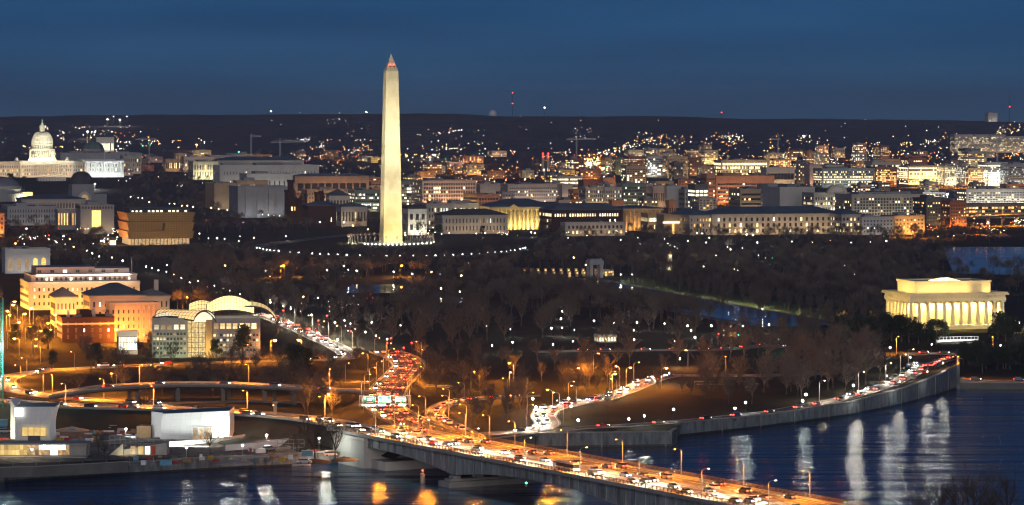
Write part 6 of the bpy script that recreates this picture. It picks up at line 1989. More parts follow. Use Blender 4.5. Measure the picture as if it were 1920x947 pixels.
# dark brick house
t, w, h, zg, D = bld('dark brick office with tall pale windows and a black parapet roof', 117, 214, 598, 642, dep=24, wall='dark_brick', nx=6, nz=3, ww=.2, wh=.6, lit=.12, pal=('pale', 'cool'), sep=True, pent=1, units=2, frame='pale_stone', side_flood=(.35, (1, .9, .45)), name='brick_office', seed=21)
for x in (.12, .62):
    b = MB(); b.box(w * x, 8, h, w * x + 1.6, 9.6, h + 4.2); b.build('chimney', 'pale_stone', t)
b = MB(); ring(b, -.5, -.5, w + .5, 24.5, .5, h - 3.2, h - 2.4); b.build('string_course', 'pale_stone', t)
# glazed link to the glass roofed building
bld('low glazed corridor glowing pale green beside the glass roofed building', 222, 258, 624, 640, D=1712, dep=5, wall='white_paint', nx=12, nz=1, ww=.7, wh=.8, lit=1, pal=('cool', 'pale'), sep=True, pent=0, units=0, mz=(.1, .1), name='glazed_corridor', cat='corridor')
# arched white building farther left
t, w, h, zg, D = bld('white building with five arched windows behind bare trees', 10, 94, 469, 502, D=2560, dep=26, wall='pale_stone', nx=0, pent=1, roofm='roof_blue', name='arched_building', flood=(.22, (.85, .9, 1)))
for k in range(5):
    x = w * (k + .62) / 5.4
    b = MB()
    pts = [(x - 1.7, h * .12), (x + 1.7, h * .12)] + [(x + 1.7 * math.cos(PI * q / 8), h * .55 + 2.0 * math.sin(PI * q / 8)) for q in range(9)]
    b.add([(a, -.06, z) for a, z in pts], [tuple(range(len(pts)))]); b.build('window', 'pane_amber' if k in (3, 4) else 'pane_dim', t)
b = MB(); b.box(-.6, -.6, h * .78, w + .6, 0, h * .83); b.build('cornice', 'pale_stone', t)

# ================================================================== the glass roofed institute (white wing-like roofs)
D = 1691.0
t = thing('institute', 'modern institute with glowing white wing shaped glass roofs', 'institute', (xat(285, D), D, gz(xat(285, D), D)), R(4))
zb = t.location.z
zz = lambda y: zat(y, D) - zb
s = D / F
xx = lambda px: (px - 285) * s
def iblock(nm, x0, x1, yt, dep, rows, wall='grey_stone'):
    b = MB(); a, c, h = xx(x0), xx(x1), zz(yt)
    b.box(a, 0, -4, c, dep, h, 0, 1); o = b.build(nm, [wall, 'roof_grey'], t)
    q = MB(); ring(q, a - .15, -.15, c + .15, dep + .15, .5, h - .3, h + .7); q.build('parapet', wall, o)
    return a, c, h, o
rg = random.Random(9)
a, c, h, o = iblock('left_block', 285, 351, 599, 20, 0)
for i in range(5):
    link('window', window_mesh(['ivory', 'dim', 'dim', 'ivory', 'ivory'][i], 'pale_stone'), t, (a + (c - a) * (.13 + .185 * i), -.02, h * .80), 0, (2.6, 1.5, 2.6))
for j in range(5):
    for i in range(10):
        link('window', window_mesh('honey' if (j == 3 and i < 4) else 'dark' if rg.random() < .85 else 'dim', 'pale_stone'), t, (a + (c - a) * (.07 + .095 * i), -.02, h * (.12 + .125 * j)), 0, (1.25, 1.5, 1.35))
for j in range(3):
    for i in range(5):
        link('window', window_mesh('honey' if rg.random() < .8 else 'dim', 'tan_stone'), t, (a - .02, 20 * (.12 + .19 * i), h * (.38 + .22 * j)), -PI / 2, (2.6, 1.5, 2.2))
area(t, (a - 8, 6, 1.0), (a, 10, 10), 12, .6, (1, .80, .30), 1800)
area(t, ((a + c) / 2, -9, .6), ((a + c) / 2, 0, 6), c - a, .6, (.80, 1, .50), 1100)
a2, c2, h2, o2 = iblock('right_block', 398, 487, 600, 22, 0)
for i in range(7):
    link('window', window_mesh('honey' if i != 0 else 'dim', 'pale_stone'), t, (a2 + (c2 - a2) * (.08 + .132 * i), -.02, h2 * .83), 0, (2.7, 1.5, 3.0))
for j in range(4):
    for i in range(14):
        link('window', window_mesh(rg.choice(['ivory', 'dim', 'dark', 'honey', 'dim', 'dark']), 'pale_stone'), t, (a2 + (c2 - a2) * (.045 + .069 * i), -.02, h2 * (.20 + .13 * j)), 0, (1.2, 1.5, 1.35))
b = MB(); b.box(xx(386), -1.5, -4, xx(398) - .02, 16, h2 - .1); b.build('pylon', 'tan_stone', t)
area(t, (xx(389), -9, 1), (xx(390), 0, 9), 3, 1, (1, .62, .14), 2200)
area(t, ((a2 + c2) / 2, -11, .6), ((a2 + c2) / 2, 0, 6), (c2 - a2), .6, (1, .95, .75), 250)
# glazed atrium between the blocks
b = MB(); b.box(xx(351) + .05, 2, -1, xx(386) - .05, 2.3, zz(588)); b.build('atrium_glass', 'pane_honey', t)
for k in range(6):
    x = xx(352) + (xx(385) - xx(352)) * k / 5
    b = MB(); b.box(x - .12, 1.7, -1, x + .12, 1.98, zz(588)); b.build('mullion', 'metal_dark', t)
for k in range(1, 9):
    z = zz(588) * k / 9
    b = MB(); b.box(xx(352), 1.68, z - .1, xx(385), 1.97, z + .1); b.build('transom', 'metal_dark', t)
emis('glass_roof', (1.0, .73, .28), 1.7, var=.25, scale=.05)  # light from inside the roofs is put into their own glow
emis('soffit', (1.0, .86, .58), .95, var=.15, scale=.05)  # lit underside, its light likewise put into the material
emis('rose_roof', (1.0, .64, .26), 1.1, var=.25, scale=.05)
def shell(nm, fn, nu, nv, m_, ru, rv, under='soffit', th=.5):
    b = MB(); b.grid(fn, nu, nv, 0)
    dn = lambda u, v: tuple(Vector(fn(u, v)) - Vector((0, 0, th)))
    k0 = len(b.f)
    b.grid(dn, nu, nv, 1)
    for k in range(k0, len(b.f)): b.f[k] = tuple(reversed(b.f[k]))
    edge = [(i / nu, 0) for i in range(nu + 1)] + [(1, j / nv) for j in range(1, nv + 1)] + [(1 - i / nu, 1) for i in range(1, nu + 1)] + [(0, 1 - j / nv) for j in range(1, nv + 1)]
    for p, q in zip(edge, edge[1:]):
        b.quad(dn(*p), dn(*q), fn(*q), fn(*p), 2)
    o = b.build(nm, [m_, under, 'metal_dark'], t, True)
    g = MB()
    for i in range(ru + 1):
        g.tube([Vector(fn(i / ru, j / nv)) + Vector((0, 0, .03)) for j in range(nv + 1)], .10 if i not in (0, ru) else .28, 4)
    for j in range(rv + 1):
        g.tube([Vector(fn(i / nu, j / rv)) + Vector((0, 0, .03)) for i in range(nu + 1)], .10 if j not in (0, rv) else .30, 4)
    g.build('rib', 'metal_dark', o)
    return o
# left vault: rises from the back left and opens as an arch over the atrium
def vaultL(u, v):            # u along (left/back to right/front), v across the arch
    X = xx(298) + (xx(384) - xx(298)) * u
    half = 3.5 + 3.8 * u
    a_ = PI * (.06 + .88 * v)
    yc = 20 - 21 * u
    hgt = (zz(597) + (zz(604) - zz(597)) * u, 4.6 * (0.75 + .55 * u))
    ax_ = Vector((math.cos(R(40)), math.sin(R(40)), 0))
    p = Vector((X, yc, 0)) - ax_ * half * math.cos(a_) * (1 if u < 2 else 1)
    return (p.x, p.y, hgt[0] + hgt[1] * math.sin(a_))
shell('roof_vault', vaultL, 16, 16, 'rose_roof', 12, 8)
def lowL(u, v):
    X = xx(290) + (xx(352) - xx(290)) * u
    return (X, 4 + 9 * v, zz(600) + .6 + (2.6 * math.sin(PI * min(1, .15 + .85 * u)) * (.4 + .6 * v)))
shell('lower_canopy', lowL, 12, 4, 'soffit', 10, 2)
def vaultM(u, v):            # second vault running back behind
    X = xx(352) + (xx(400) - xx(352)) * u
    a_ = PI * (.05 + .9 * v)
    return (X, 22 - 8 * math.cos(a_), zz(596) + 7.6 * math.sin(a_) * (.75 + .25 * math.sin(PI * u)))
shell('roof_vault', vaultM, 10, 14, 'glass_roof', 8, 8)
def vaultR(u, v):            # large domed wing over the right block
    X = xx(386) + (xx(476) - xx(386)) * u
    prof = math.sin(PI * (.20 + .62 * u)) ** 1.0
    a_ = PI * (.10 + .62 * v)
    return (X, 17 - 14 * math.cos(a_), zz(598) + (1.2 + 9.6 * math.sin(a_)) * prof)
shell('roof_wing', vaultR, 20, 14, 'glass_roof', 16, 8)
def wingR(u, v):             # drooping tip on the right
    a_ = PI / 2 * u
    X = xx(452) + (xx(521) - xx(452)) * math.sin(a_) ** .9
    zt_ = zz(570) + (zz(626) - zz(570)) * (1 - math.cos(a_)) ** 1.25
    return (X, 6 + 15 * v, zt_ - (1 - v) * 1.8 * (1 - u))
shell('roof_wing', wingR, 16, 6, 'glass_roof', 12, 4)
b = MB()
q_ = [(xx(359) + (xx(405) - xx(359)) * k / 16, -1.0, zz(603) + (zz(584) - zz(603)) * math.sin(PI * k / 16)) for k in range(17)]
b.tube(q_, .35, 6); b.build('arch_rim', 'metal_dark', t)
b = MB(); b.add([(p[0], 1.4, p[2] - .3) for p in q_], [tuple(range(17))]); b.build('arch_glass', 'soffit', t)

# ================================================================== park memorials
wc = P(1045, 516)
mp_ = MB(); mp_.box(-1.0, -.8, -.5, 1.0, .8, 3.9); mp_.box(-1.2, -1, 3.88, 1.2, 1, 4.3); mpm = mp_.mesh('shaft', 'grey_stone')
mq = MB(); mq.lathe([(.0, 2.2), (.8, 2.8), (.0, 3.4)], 8, (0, -1.0), 0, cap=False); mqm = mq.mesh('lit_wreath', 'pane_amber')  # amber glimmer is put into the wreath's own glow
for k in range(44):
    a = PI * (1.0 + (k % 22 + .5) / 22 * (1 if k < 22 else -1))
    x = wc.x + 42 * math.cos(a) * 1.0
    y = wc.y + 22 * math.sin(a)
    g = thing('memorial_pillar', '%s pillar from the left in the %s arc of the lit memorial plaza' % (ordinal(k % 22 + 1), 'near' if k < 22 else 'far'), 'pillar', (x, y, gz(x, y)), ROT, 'pillars around the memorial plaza')
    link('shaft', mpm, g); link('lit_wreath', mqm, g)
    if k % 3 == 0: link('flood_or_fill', light_data('POINT', (1, .60, .20), 420, .3), g, (0, -2.4, .6))
t = thing('memorial_pavilion', 'pale arched pavilion standing over the ring of lit pillars', 'pavilion', tuple(P(1118, 521)), ROT)
b = MB()
for x in (-4, 4):
    for y in (0, 8): b.box(x - 1.2, y - 1.2, -1, x + 1.2, y + 1.2, 10)
b.box(-5.6, -1.6, 9.98, 5.6, 9.6, 13); b.box(-4.6, -.6, 12.98, 4.6, 8.6, 14.2)
b.build('arch', 'grey_stone', t)
link('flood_or_fill', light_data('POINT', (1, .80, .5), 250, .5), t, (0, -5, 2))
t = thing('lit_pillar', 'slender lit column shining white gold among the park trees', 'column', tuple(P(1257, 506)))
b = MB(); b.box(-3, -3, -1, 3, 3, 1.2); b.lathe([(1.3, 1.18), (1.1, 11.5), (1.6, 12)], 12); b.build('shaft', 'white_paint', t)
b = MB(); b.lathe([(.5, 12), (.9, 13), (.5, 14.4), (.0, 15)], 8, cap=False); b.build('statue', 'yellow_paint', t)
area(t, (0, -7, .5), (0, 0, 7), 3, 1, (1, .82, .5), 7000)
t, w, h, zg, D = bld('low lit kiosk with glowing openings behind the park trees', 1122, 1156, 631, 642, dep=8, wall='limestone', nx=6, nz=1, ww=.7, wh=.8, lit=.8, pal=('pale', 'warm'), sep=True, pent=0, units=0, name='kiosk', cat='kiosk', flood=(.6, (1, .8, .4), 4))
t = thing('information_kiosk', 'tiny orange lit hut by the street crossing', 'kiosk', tuple(P(1373, 632)))
b = MB(); b.box(-2.5, -2, -.5, 2.5, 2, 3.4); b.build('wall', 'orange_brick', t)
b = MB(); hip_roof(b, 6, 5, 0, 1.6, 0)
for i_, v in enumerate(b.v): b.v[i_] = (v[0] - 3, v[1] - 2.5, v[2] + 3.38)
b.build('roof', 'roof_dark', t)
b = MB(); b.box(-1.6, -2.1, .4, 1.6, -2.0, 2.8); b.build('window', 'pane_amber', t)
# traffic lights at the crossings
tl = MB(); tl.tube([(0, 0, -.5), (0, 0, 5.6)], .12, 6); tlm = tl.mesh('post', 'metal_dark')
th_ = MB(); th_.box(-.35, -.3, 5.58, .35, .3, 6.9); thm = th_.mesh('signal_head', 'metal_dark')
tlr = MB(); tlr.lathe([(0, 6.3), (.45, 6.65), (0, 7.0)], 8, (0, -.35), 0, cap=False); tlm_ = {c: tlr.mesh('lens', 'bulb_' + c) for c in ('red', 'green')}
for n, (px, py, c, lab) in enumerate(((531, 582, 'red', 'red traffic signal under the white lamp right of the wing roofs'), (597, 601, 'red', 'red traffic signal among the lamps on the hill avenue'), (613, 592, 'red', 'small red traffic signal above the avenue queue'), (658, 621, 'red', 'red traffic signal near the middle of the avenue'), (726, 643, 'red', 'red traffic signal below a white park lamp'), (757, 652, 'red', 'brightest red traffic signal at the head of the gantry road'), (772, 643, 'red', 'red signal just above the brightest one'), (1347, 626, 'red', 'red traffic signal by the orange hut'), (1384, 628, 'green', 'green traffic signal by the orange hut'), (1448, 484, 'green', 'green traffic signal in the dark park on the right'), (1657, 443, 'green', 'green traffic signal below the grey stone building'), (389, 538, 'red', 'red traffic signal in the dark trees right of the terraces'), (92, 441, 'red', 'pair of red signals left of the bronze museum'), (733, 634, 'red', 'faint red signal on the avenue'), (1460, 636, 'green', 'green traffic signal by the red queue'))):
    g = thing('traffic_light', lab, 'traffic light', tuple(ground_under(px, py, 6.6)), 0, 'traffic lights at the crossings')
    link('post', tlm, g); link('signal_head', thm, g); link('lens', tlm_[c], g)
    link('lamp_light', light_data('POINT', (1, .04, .02) if c == 'red' else (.1, 1, .5), 900, .3), g, (0, -1.2, 6.6))

# ================================================================== sign gantry over the road
g0 = P(676, 764, 8.8)
t = thing('sign_gantry', 'steel gantry carrying three lit green road signs', 'sign gantry', (g0.x, g0.y, 8.8), R(2))
s = g0.y / F
zz = lambda y: zat(y, g0.y) - 8.8
W_ = 92 * s
for x in (0, W_):
    b = MB()
    for dx in (-.35, .35): b.tube([(x + dx, 0, -2), (x + dx, 0, zz(741))], .16, 6)
    z = 0
    while z < zz(741) - 1:
        b.tube([(x - .35, 0, z), (x + .35, 0, z + 1)], .07, 4, cap=False); z += 1.0
    b.build('upright', 'metal_grey', t)
b = MB()
for z in (zz(741.5), zz(757)):
    b.tube([(-.4, 0, z), (W_ + .4, 0, z)], .17, 6)
n_ = 14
for k in range(n_):
    b.tube([(W_ * k / n_, 0, zz(757)), (W_ * (k + .5) / n_, 0, zz(741.5)), (W_ * (k + 1) / n_, 0, zz(757))], .07, 4, cap=False)
b.build('truss', 'metal_grey', t)
def sign_panel(x0, x1, y0, y1, kind):
    a, c, z0, z1 = (x0 - 676) * s, (x1 - 676) * s, zz(y1), zz(y0)
    b = MB(); b.box(a, -.62, z0, c, -.5, z1); o = b.build('sign_panel', 'sign_green', t)
    q = MB()
    bw = .12
    for u0, v0, u1, v1 in ((a, z0, c, z0 + bw), (a, z1 - bw, c, z1), (a, z0, a + bw, z1), (c - bw, z0, c, z1)):
        q.box(u0, -.64, v0, u1, -.622, v1)
    Wp, Hp = c - a, z1 - z0
    def bar(u0, v0, u1, v1): q.box(a + Wp * u0, -.645, z0 + Hp * v0, a + Wp * u1, -.622, z0 + Hp * v1)
    if kind == 0:
        bar(.10, .62, .26, .84); bar(.36, .66, .88, .78); bar(.36, .42, .70, .54); bar(.3, .16, .80, .26)
    elif kind == 1:
        bar(.30, .72, .72, .88); bar(.10, .48, .90, .60); bar(.10, .22, .74, .34); q.add([(a + Wp * .84, -.645, z0 + Hp * .12), (a + Wp * .9, -.645, z0 + Hp * .36), (a + Wp * .78, -.645, z0 + Hp * .36)], [(0, 1, 2)])
    else:
        bar(.08, .68, .92, .80); bar(.12, .36, .58, .48)
        q.add([(a + Wp * .70, -.645, z0 + Hp * .24), (a + Wp * .76, -.645, z0 + Hp * .18), (a + Wp * .88, -.645, z0 + Hp * .44), (a + Wp * .82, -.645, z0 + Hp * .5)], [(0, 1, 2, 3)])
        q.add([(a + Wp * .92, -.645, z0 + Hp * .56), (a + Wp * .76, -.645, z0 + Hp * .50), (a + Wp * .92, -.645, z0 + Hp * .32)], [(0, 1, 2)])
    q.build('lettering', 'sign_white', o)
    l_ = MB(); l_.box(a, -2.0, z0 - .5, c, -1.7, z0 - .3); l_.build('sign_light', 'bulb_cool', t)
    area(t, ((a + c) / 2, -2.6, z0 - .6), ((a + c) / 2, -.6, (z0 + z1) / 2), c - a, .4, (.92, 1, .86), 1500)
sign_panel(680, 704, 743, 757.5, 0); sign_panel(709, 733, 742.5, 756.5, 1); sign_panel(741, 761, 744, 757, 2)
b = MB(); b.box(-.8, -2.1, zz(757) - .25, W_ + .4, -.0, zz(757) - .15); b.build('catwalk', 'metal_grey', t)

# ================================================================== pavilions of the arts centre on the bank
def hull(nm, label, x0, x1, D, yt0, yt1, yb, dep, bulge_left, bulge_right, lean, mats):
    """white concrete pavilion: front leans and its side edges curve"""
    z_b = gz(xat(x0, D), D)
    t = thing('arts_pavilion', label, 'pavilion', (xat(x0, D), D, z_b), R(-6))
    s = D / F
    W = (x1 - x0) * s
    z0, za, zb_ = zat(yb, D) - z_b - 2, zat(yt0, D) - z_b, zat(yt1, D) - z_b
    def front(u, v):
        l = bulge_left * (v - .5) ** 2 * 4
        r = W + bulge_right * ((v - .45) ** 2 * 4)
        zt_ = za + (zb_ - za) * u
        return (l + (r - l) * u, lean * (v - v * v) * 4 * .25, z0 + (zt_ - z0) * v)
    back = lambda u, v: (front(u, v)[0], dep, front(u, v)[2] + (front(u, v)[2] - z0) * .06)
    b = MB(); b.grid(front, 12, 12)
    b.grid(lambda u, v: back(1 - u, v), 2, 12)
    for e in (0, 1):
        b.grid(lambda u, v, e=e: tuple(Vector(front(e, v)).lerp(Vector(back(e, v)), u if e else 1 - u)), 4, 12)
    b.build('wall', mats[0], t)
    g = MB()
    for k in range(1, 7): g.tube([Vector(front(k / 7, j / 8)) + Vector((0, -.01, 0)) for j in range(9)], .018, 4, cap=False)
    for j in (.35, .58, .8): g.tube([Vector(front(k / 12, j)) + Vector((0, -.01, 0)) for k in range(13)], .018, 4, cap=False)
    g.build('panel_joint', 'metal_grey', t)
    b = MB(); b.grid(lambda u, v: tuple(Vector(front(u, 1)).lerp(Vector(back(u, 1)), v) + Vector((0, 0, -.05))), 8, 4); b.build('roof', mats[1], t)
    return t, s, front, W, z_b
t, s, fr, W, zb = hull('x', 'white concrete pavilion with a slanting roof and two lit windows', 30, 95, 1262, 763, 762, 828, 9, -.3, 1.6, -1.0, ('white_paint', 'roof_blue'))
zz = lambda y: zat(y, 1262) - zb
def flat_win(t, x0, x1, y0, y1, yo, m_, nx, nm='window', X0=30):
    b = MB(); a, c = (x0 - X0) * s, (x1 - X0) * s
    b.box(a, yo - .12, zz(y1), c, yo + .3, zz(y0)); o = b.build(nm, m_, t)
    q = MB()
    for k in range(nx + 1):
        x = a + (c - a) * k / nx
        q.box(x - .07, yo - .2, zz(y1), x + .07, yo - .125, zz(y0))
    q.box(a, yo - .19, zz(y0) - .07, c, yo - .126, zz(y0) + .07); q.box(a, yo - .19, zz(y1) - .07, c, yo - .126, zz(y1) + .07)
    q.build('frame', 'metal_dark', o)
emis('pane_white', (1, .97, .86), 1.6, sample=True)
emis('pane_yellow', (1, .66, .22), .72, var=.2, scale=.3)
flat_win(t, 27.5, 46, 763.5, 781, -1.0, 'pane_white', 1)
flat_win(t, 43, 89, 800, 817, -1.05, 'pane_yellow', 4)
flat_win(t, 59, 66, 817.5, 824, -1.0, 'pane_yellow', 1)
b = MB(); b.box(5, -1.6, zz(826), 9.5, -.3, zz(816)); b.build('porch', 'dark_concrete', t)
b = MB(); b.add([(-3.7, 6, zz(800)), (-.35, .3, zz(800)), (-.35, .3, zz(764)), (-3.7, 6, zz(751))], [(0, 1, 2, 3)]); b.add([(-3.7, 6, zz(830)), (-.35, .3, zz(830)), (-.35, .3, zz(799)), (-3.7, 6, zz(799))], [(0, 1, 2, 3)])
b.add([(-3.7, 6, zz(751)), (-.35, .3, zz(764)), (0, 9, zz(752)), (-3, 9, zz(750))], [(0, 1, 2, 3)]); b.add([(-3.7, 6, zz(830)), (-3.7, 6, zz(751)), (-3, 9, zz(750)), (-3, 9, zz(830))], [(0, 1, 2, 3)])
b.build('side_wall', 'white_paint', t)
area(t, (-9, 1, 3), (-1.5, 3, 8), 4, 2, (1, .9, .6), 1500)
t, s, fr, W, zb = hull('x', 'long white pavilion with a concave side, brightly floodlit front', 302, 432, 1274, 776, 769, 823, 10, .9, 0.0, -2.2, ('white_paint', 'roof_blue'))
zz = lambda y: zat(y, 1274) - zb
b = MB(); b.grid(lambda u, v: (-4.9 * (1 - u) + (fr(0, v)[0] - .02) * u, 5 * (1 - u) + fr(0, v)[1] * u, -2 + (zz(774) + .3 * 0 + 2) * v), 3, 10); b.grid(lambda u, v: (-4.9 * (1 - u), 5 + 5.0 * u, -2 + (zz(774) + 2) * v), 2, 2); b.build('side_wall', 'white_paint', t)
b = MB(); b.add([(-4.9, 5, zz(774)), (fr(0, 1)[0], fr(0, 1)[1], zz(776)), (1, 10, zz(774)), (-4.6, 10, zz(774))], [(0, 1, 2, 3)]); b.build('side_roof', 'roof_blue', t)
b = MB(); b.box(W * .46, -1.6, zz(824), W * .97, -.7, zz(798), 0, 1); b.build('entrance_bay', ['white_paint', 'roof_grey'], t)
for k in range(5):
    b = MB(); b.box(W * (.48 + .095 * k), -1.75, zz(822), W * (.48 + .095 * k) + 1.9, -1.6, zz(800)); b.build('window', 'pane_dim' if k < 3 else 'pane_pale', t)
b = MB(); b.box(-10, 2, -1, -4.5, 8, zz(800)); b.build('annex', 'timber', t)
area(t, (W * .55, -26, 1), (W * .5, -1, 5), 18, 1, (.96, 1, .88), 6500)
t2 = thing('floodlight_mast', 'white construction floodlight at the right end of the long pavilion', 'floodlight', tuple(P(426, 826)))
hq = zat(797, P(426, 826).y) - gz(*P(426, 826)[:2])
b = MB(); b.tube([(0, 0, -.5), (0, 0, hq)], .12, 6); b.build('mast', 'metal_grey', t2)
b = MB(); b.lathe([(0, hq - .6), (.75, hq), (0, hq + .6)], 8, cap=False); b.build('floodlight', 'bulb_white', t2)
link('lamp_light', light_data('POINT', (1, 1, .92), 3500, .5), t2, (.6, -2.0, hq))
# low glazed pavilion on the terrace
D = 1212
zb = gz(xat(20, D), D)
t = thing('glass_pavilion', 'low terrace pavilion with a long glowing glass front', 'pavilion', (xat(-30, D), D, zb), R(-1))
s = D / F
zz = lambda y: zat(y, D) - zb
xx = lambda px: (px + 30) * s
b = MB(); b.box(0, .3, -3, xx(162), 10, zz(832), 0, 1); b.build('wall', ['concrete', 'grass'], t)
b = MB(); b.box(-.4, -.7, zz(833.5), xx(165), 10.2, zz(831)); b.build('roof_slab', 'concrete', t)
for k in range(22):
    x0, x1 = xx(-28 + 7.2 * k), xx(-28 + 7.2 * (k + 1))
    m_ = 'pane_yellow' if k < 11 else ('pane_cool' if k in (14, 15, 16, 17, 18, 19, 20) else 'pane_dim')
    b = MB(); b.box(x0 + .06, .05, zz(843), x1 - .06, .28, zz(834)); b.build('window', m_, t)
    b = MB(); b.box(x0 + .06, .05, zz(853), x1 - .06, .28, zz(843.6)); b.build('window', 'pane_white' if k in (17, 18) else m_ if k < 11 else 'pane_dim', t)
b = MB(); b.box(-.5, -3.5, -2, xx(165), .3, zz(854)); b.build('terrace', 'concrete', t)
area(t, (xx(20), -2.5, zz(845)), (xx(20), -9, -2), 22, 2.5, (1, .82, .5), 700)
t = thing('stair_pavilion', 'angular pavilion with lit steps beside the long white one', 'pavilion', tuple(P(232, 853)), R(-4))
b = MB(); b.prism([(0, 0), (16, 0), (16, 6), (0, 6)], -2, lambda p: 4.6 if p[0] > 1 else 2.0); b.build('wall', 'concrete', t)
for x, m_ in ((5.5, 'pane_yellow'), (8.0, 'pane_white'), (2.6, 'pane_dim')):
    b = MB(); b.box(x, -.12, .3, x + 1.8, .02, 3.2); b.build('window', m_, t)
b = MB(); b.box(10.2, -.15, .2, 11.8, .02, 3.4); b.build('door', 'red_paint', t)
b = MB()
for k in range(9): b.box(-5 + .55 * k, -1.2, -1, -5 + .55 * (k + 1), 2, .45 * (k + 1))
b.build('stair', 'concrete', t)
area(t, (2, -5, .5), (2, 0, 2), 6, .5, (1, .85, .5), 350)
# terrace and ramp walls of the site
def site_wall(label, pts, h, m_='concrete', lit=0, name='retaining_wall', th=.8, cat='wall'):
    g = [P(*q) for q in pts]
    o = g[0].copy()
    t = thing(name, label, cat, tuple(o))
    b, c = MB(), MB()
    n = normals(g)
    for mb, o0, o1, z0, z1 in ((b, 0, th, -2, h - .25), (c, -.12, th + .12, h - .25, h)):
        for i in range(len(g) - 1):
            A, B, C, Dd = [q - o for q in (g[i] + n[i] * o0, g[i + 1] + n[i + 1] * o0, g[i + 1] - n[i + 1] * (o1 - 2 * o0), g[i] - n[i] * (o1 - 2 * o0))]
            f = lambda v, z: (v.x, v.y, v.z + z)
            mb.quad(f(A, z0), f(B, z0), f(B, z1), f(A, z1)); mb.quad(f(A, z1), f(B, z1), f(C, z1), f(Dd, z1)); mb.quad(f(C, z0), f(Dd, z0), f(Dd, z1), f(C, z1))
            mb.quad(f(A, z0), f(A, z1), f(Dd, z1), f(Dd, z0)); mb.quad(f(B, z0), f(C, z0), f(C, z1), f(B, z1))
    b.build('wall_face', m_, t); c.build('coping', 'kerb_stone', t)
    return t
site_wall('long pale terrace wall above the quay on the left', [(-30, 886), (60, 884), (190, 877), (240, 874)], 1.8, 'dark_concrete')
site_wall('pale lit ramp wall rising towards the bridge trees', [(424, 846), (480, 842), (552, 834)], 2.6, 'white_paint')
site_wall('curved lit ramp wall before the long white pavilion', [(312, 838), (370, 833), (420, 829), (474, 822), (484, 818)], 1.8, 'pale_stone')
site_wall('low dark terrace edge between the two pavilions', [(150, 838), (230, 832), (300, 828)], 1.6, 'dark_concrete')
site_wall('green grey screen wall behind the slanting pavilion', [(98, 776), (140, 774), (142, 773)], 3.0, 'copper_green')
# construction plant and materials
rc = random.Random(77)
def container(px, py, L, Wd, Hh, m_, label, rz=0.0):
    t = thing('site_container', label, 'container', tuple(P(px, py)), rz)
    b = MB(); b.box(0, 0, 0, L, Wd, Hh); b.build('shell', m_, t)
    q = MB()
    k = .2
    while k < L - .1:
        q.box(k, -.06, .15, k + .12, .001, Hh - .15); k += .45
    q.build('corrugation', m_, t)
    d = MB(); d.box(L - .001, .15, .2, L + .06, Wd - .15, Hh - .2); d.build('door', 'metal_grey', t)
container(152, 797, 5.0, 2.6, 2.9, 'blue_paint', 'tall pale blue site container among rubble', R(4))
container(174, 798, 4.6, 2.4, 1.3, 'blue_paint', 'low pale blue skip beside the tall container', R(-3))
container(-8, 800, 4.5, 2.5, 2.8, 'blue_paint', 'dark blue container at the left frame edge', R(3))
container(300, 873, 4.2, 2.3, 1.9, 'blue_paint', 'small blue tank by the quay below the ramp', R(8))
container(566, 856, 4.0, 2.3, 2.1, 'blue_paint', 'blue skip under the two big bare trees', R(6))
container(220, 812, 3.5, 2.2, 1.8, 'metal_grey', 'grey site box beside the dark tarpaulin', R(-8))
def heap(px, py, r, h, label, m_='soil'):
    rg = random.Random(int(px))
    g = P(px, py)
    b = MB()
    n, k_ = 18, 6
    vs = []
    for j in range(k_ + 1):
        f = j / k_
        for i in range(n):
            a = 2 * PI * i / n
            rr = r * (1 - f) * (1 + .25 * mnoise.noise(Vector((math.cos(a) * 1.5, math.sin(a) * 1.5, px))))
            vs.append((rr * math.cos(a) * 1.5, rr * math.sin(a), h * (f ** .8) * (1 + .15 * mnoise.noise(Vector((a, f * 4, px))))- (.4 if j == 0 else 0)))
    fs = [(j * n + i, j * n + (i + 1) % n, (j + 1) * n + (i + 1) % n, (j + 1) * n + i) for j in range(k_) for i in range(n)]
    b.add(vs, fs)
    tag(b.build('soil_heap', m_, None, True, tuple(g)), label, 'heap', 'heaps of soil on the site')
heap(118, 785, 6, 2.4, 'brown soil heap right of the slanting pavilion'); heap(135, 808, 5, 1.8, 'pale rubble heap at the foot of the slanting pavilion', 'concrete'); heap(240, 785, 7, 2.6, 'reddish soil heap near the orange ramp road')
heap(200, 822, 8, 2.0, 'dark tarpaulined heap between the pavilions', 'metal_dark'); heap(265, 800, 5, 1.7, 'small soil heap left of the long pavilion'); heap(470, 832, 9, 3.0, 'grassy mound right of the long pavilion', 'grass'); heap(520, 826, 6, 2.0, 'low soil mound by the ramp wall'); heap(92, 818, 3.5, 1.3, 'heap of pale debris by the yellow window', 'concrete')
heap(590, 866, 4, 1.2, 'dirt mound below the big bare trees'); heap(645, 862, 3.5, 1.2, 'dirt mound against the bridge abutment'); heap(440, 868, 5, 1.2, 'stony mound along the quay', 'concrete')
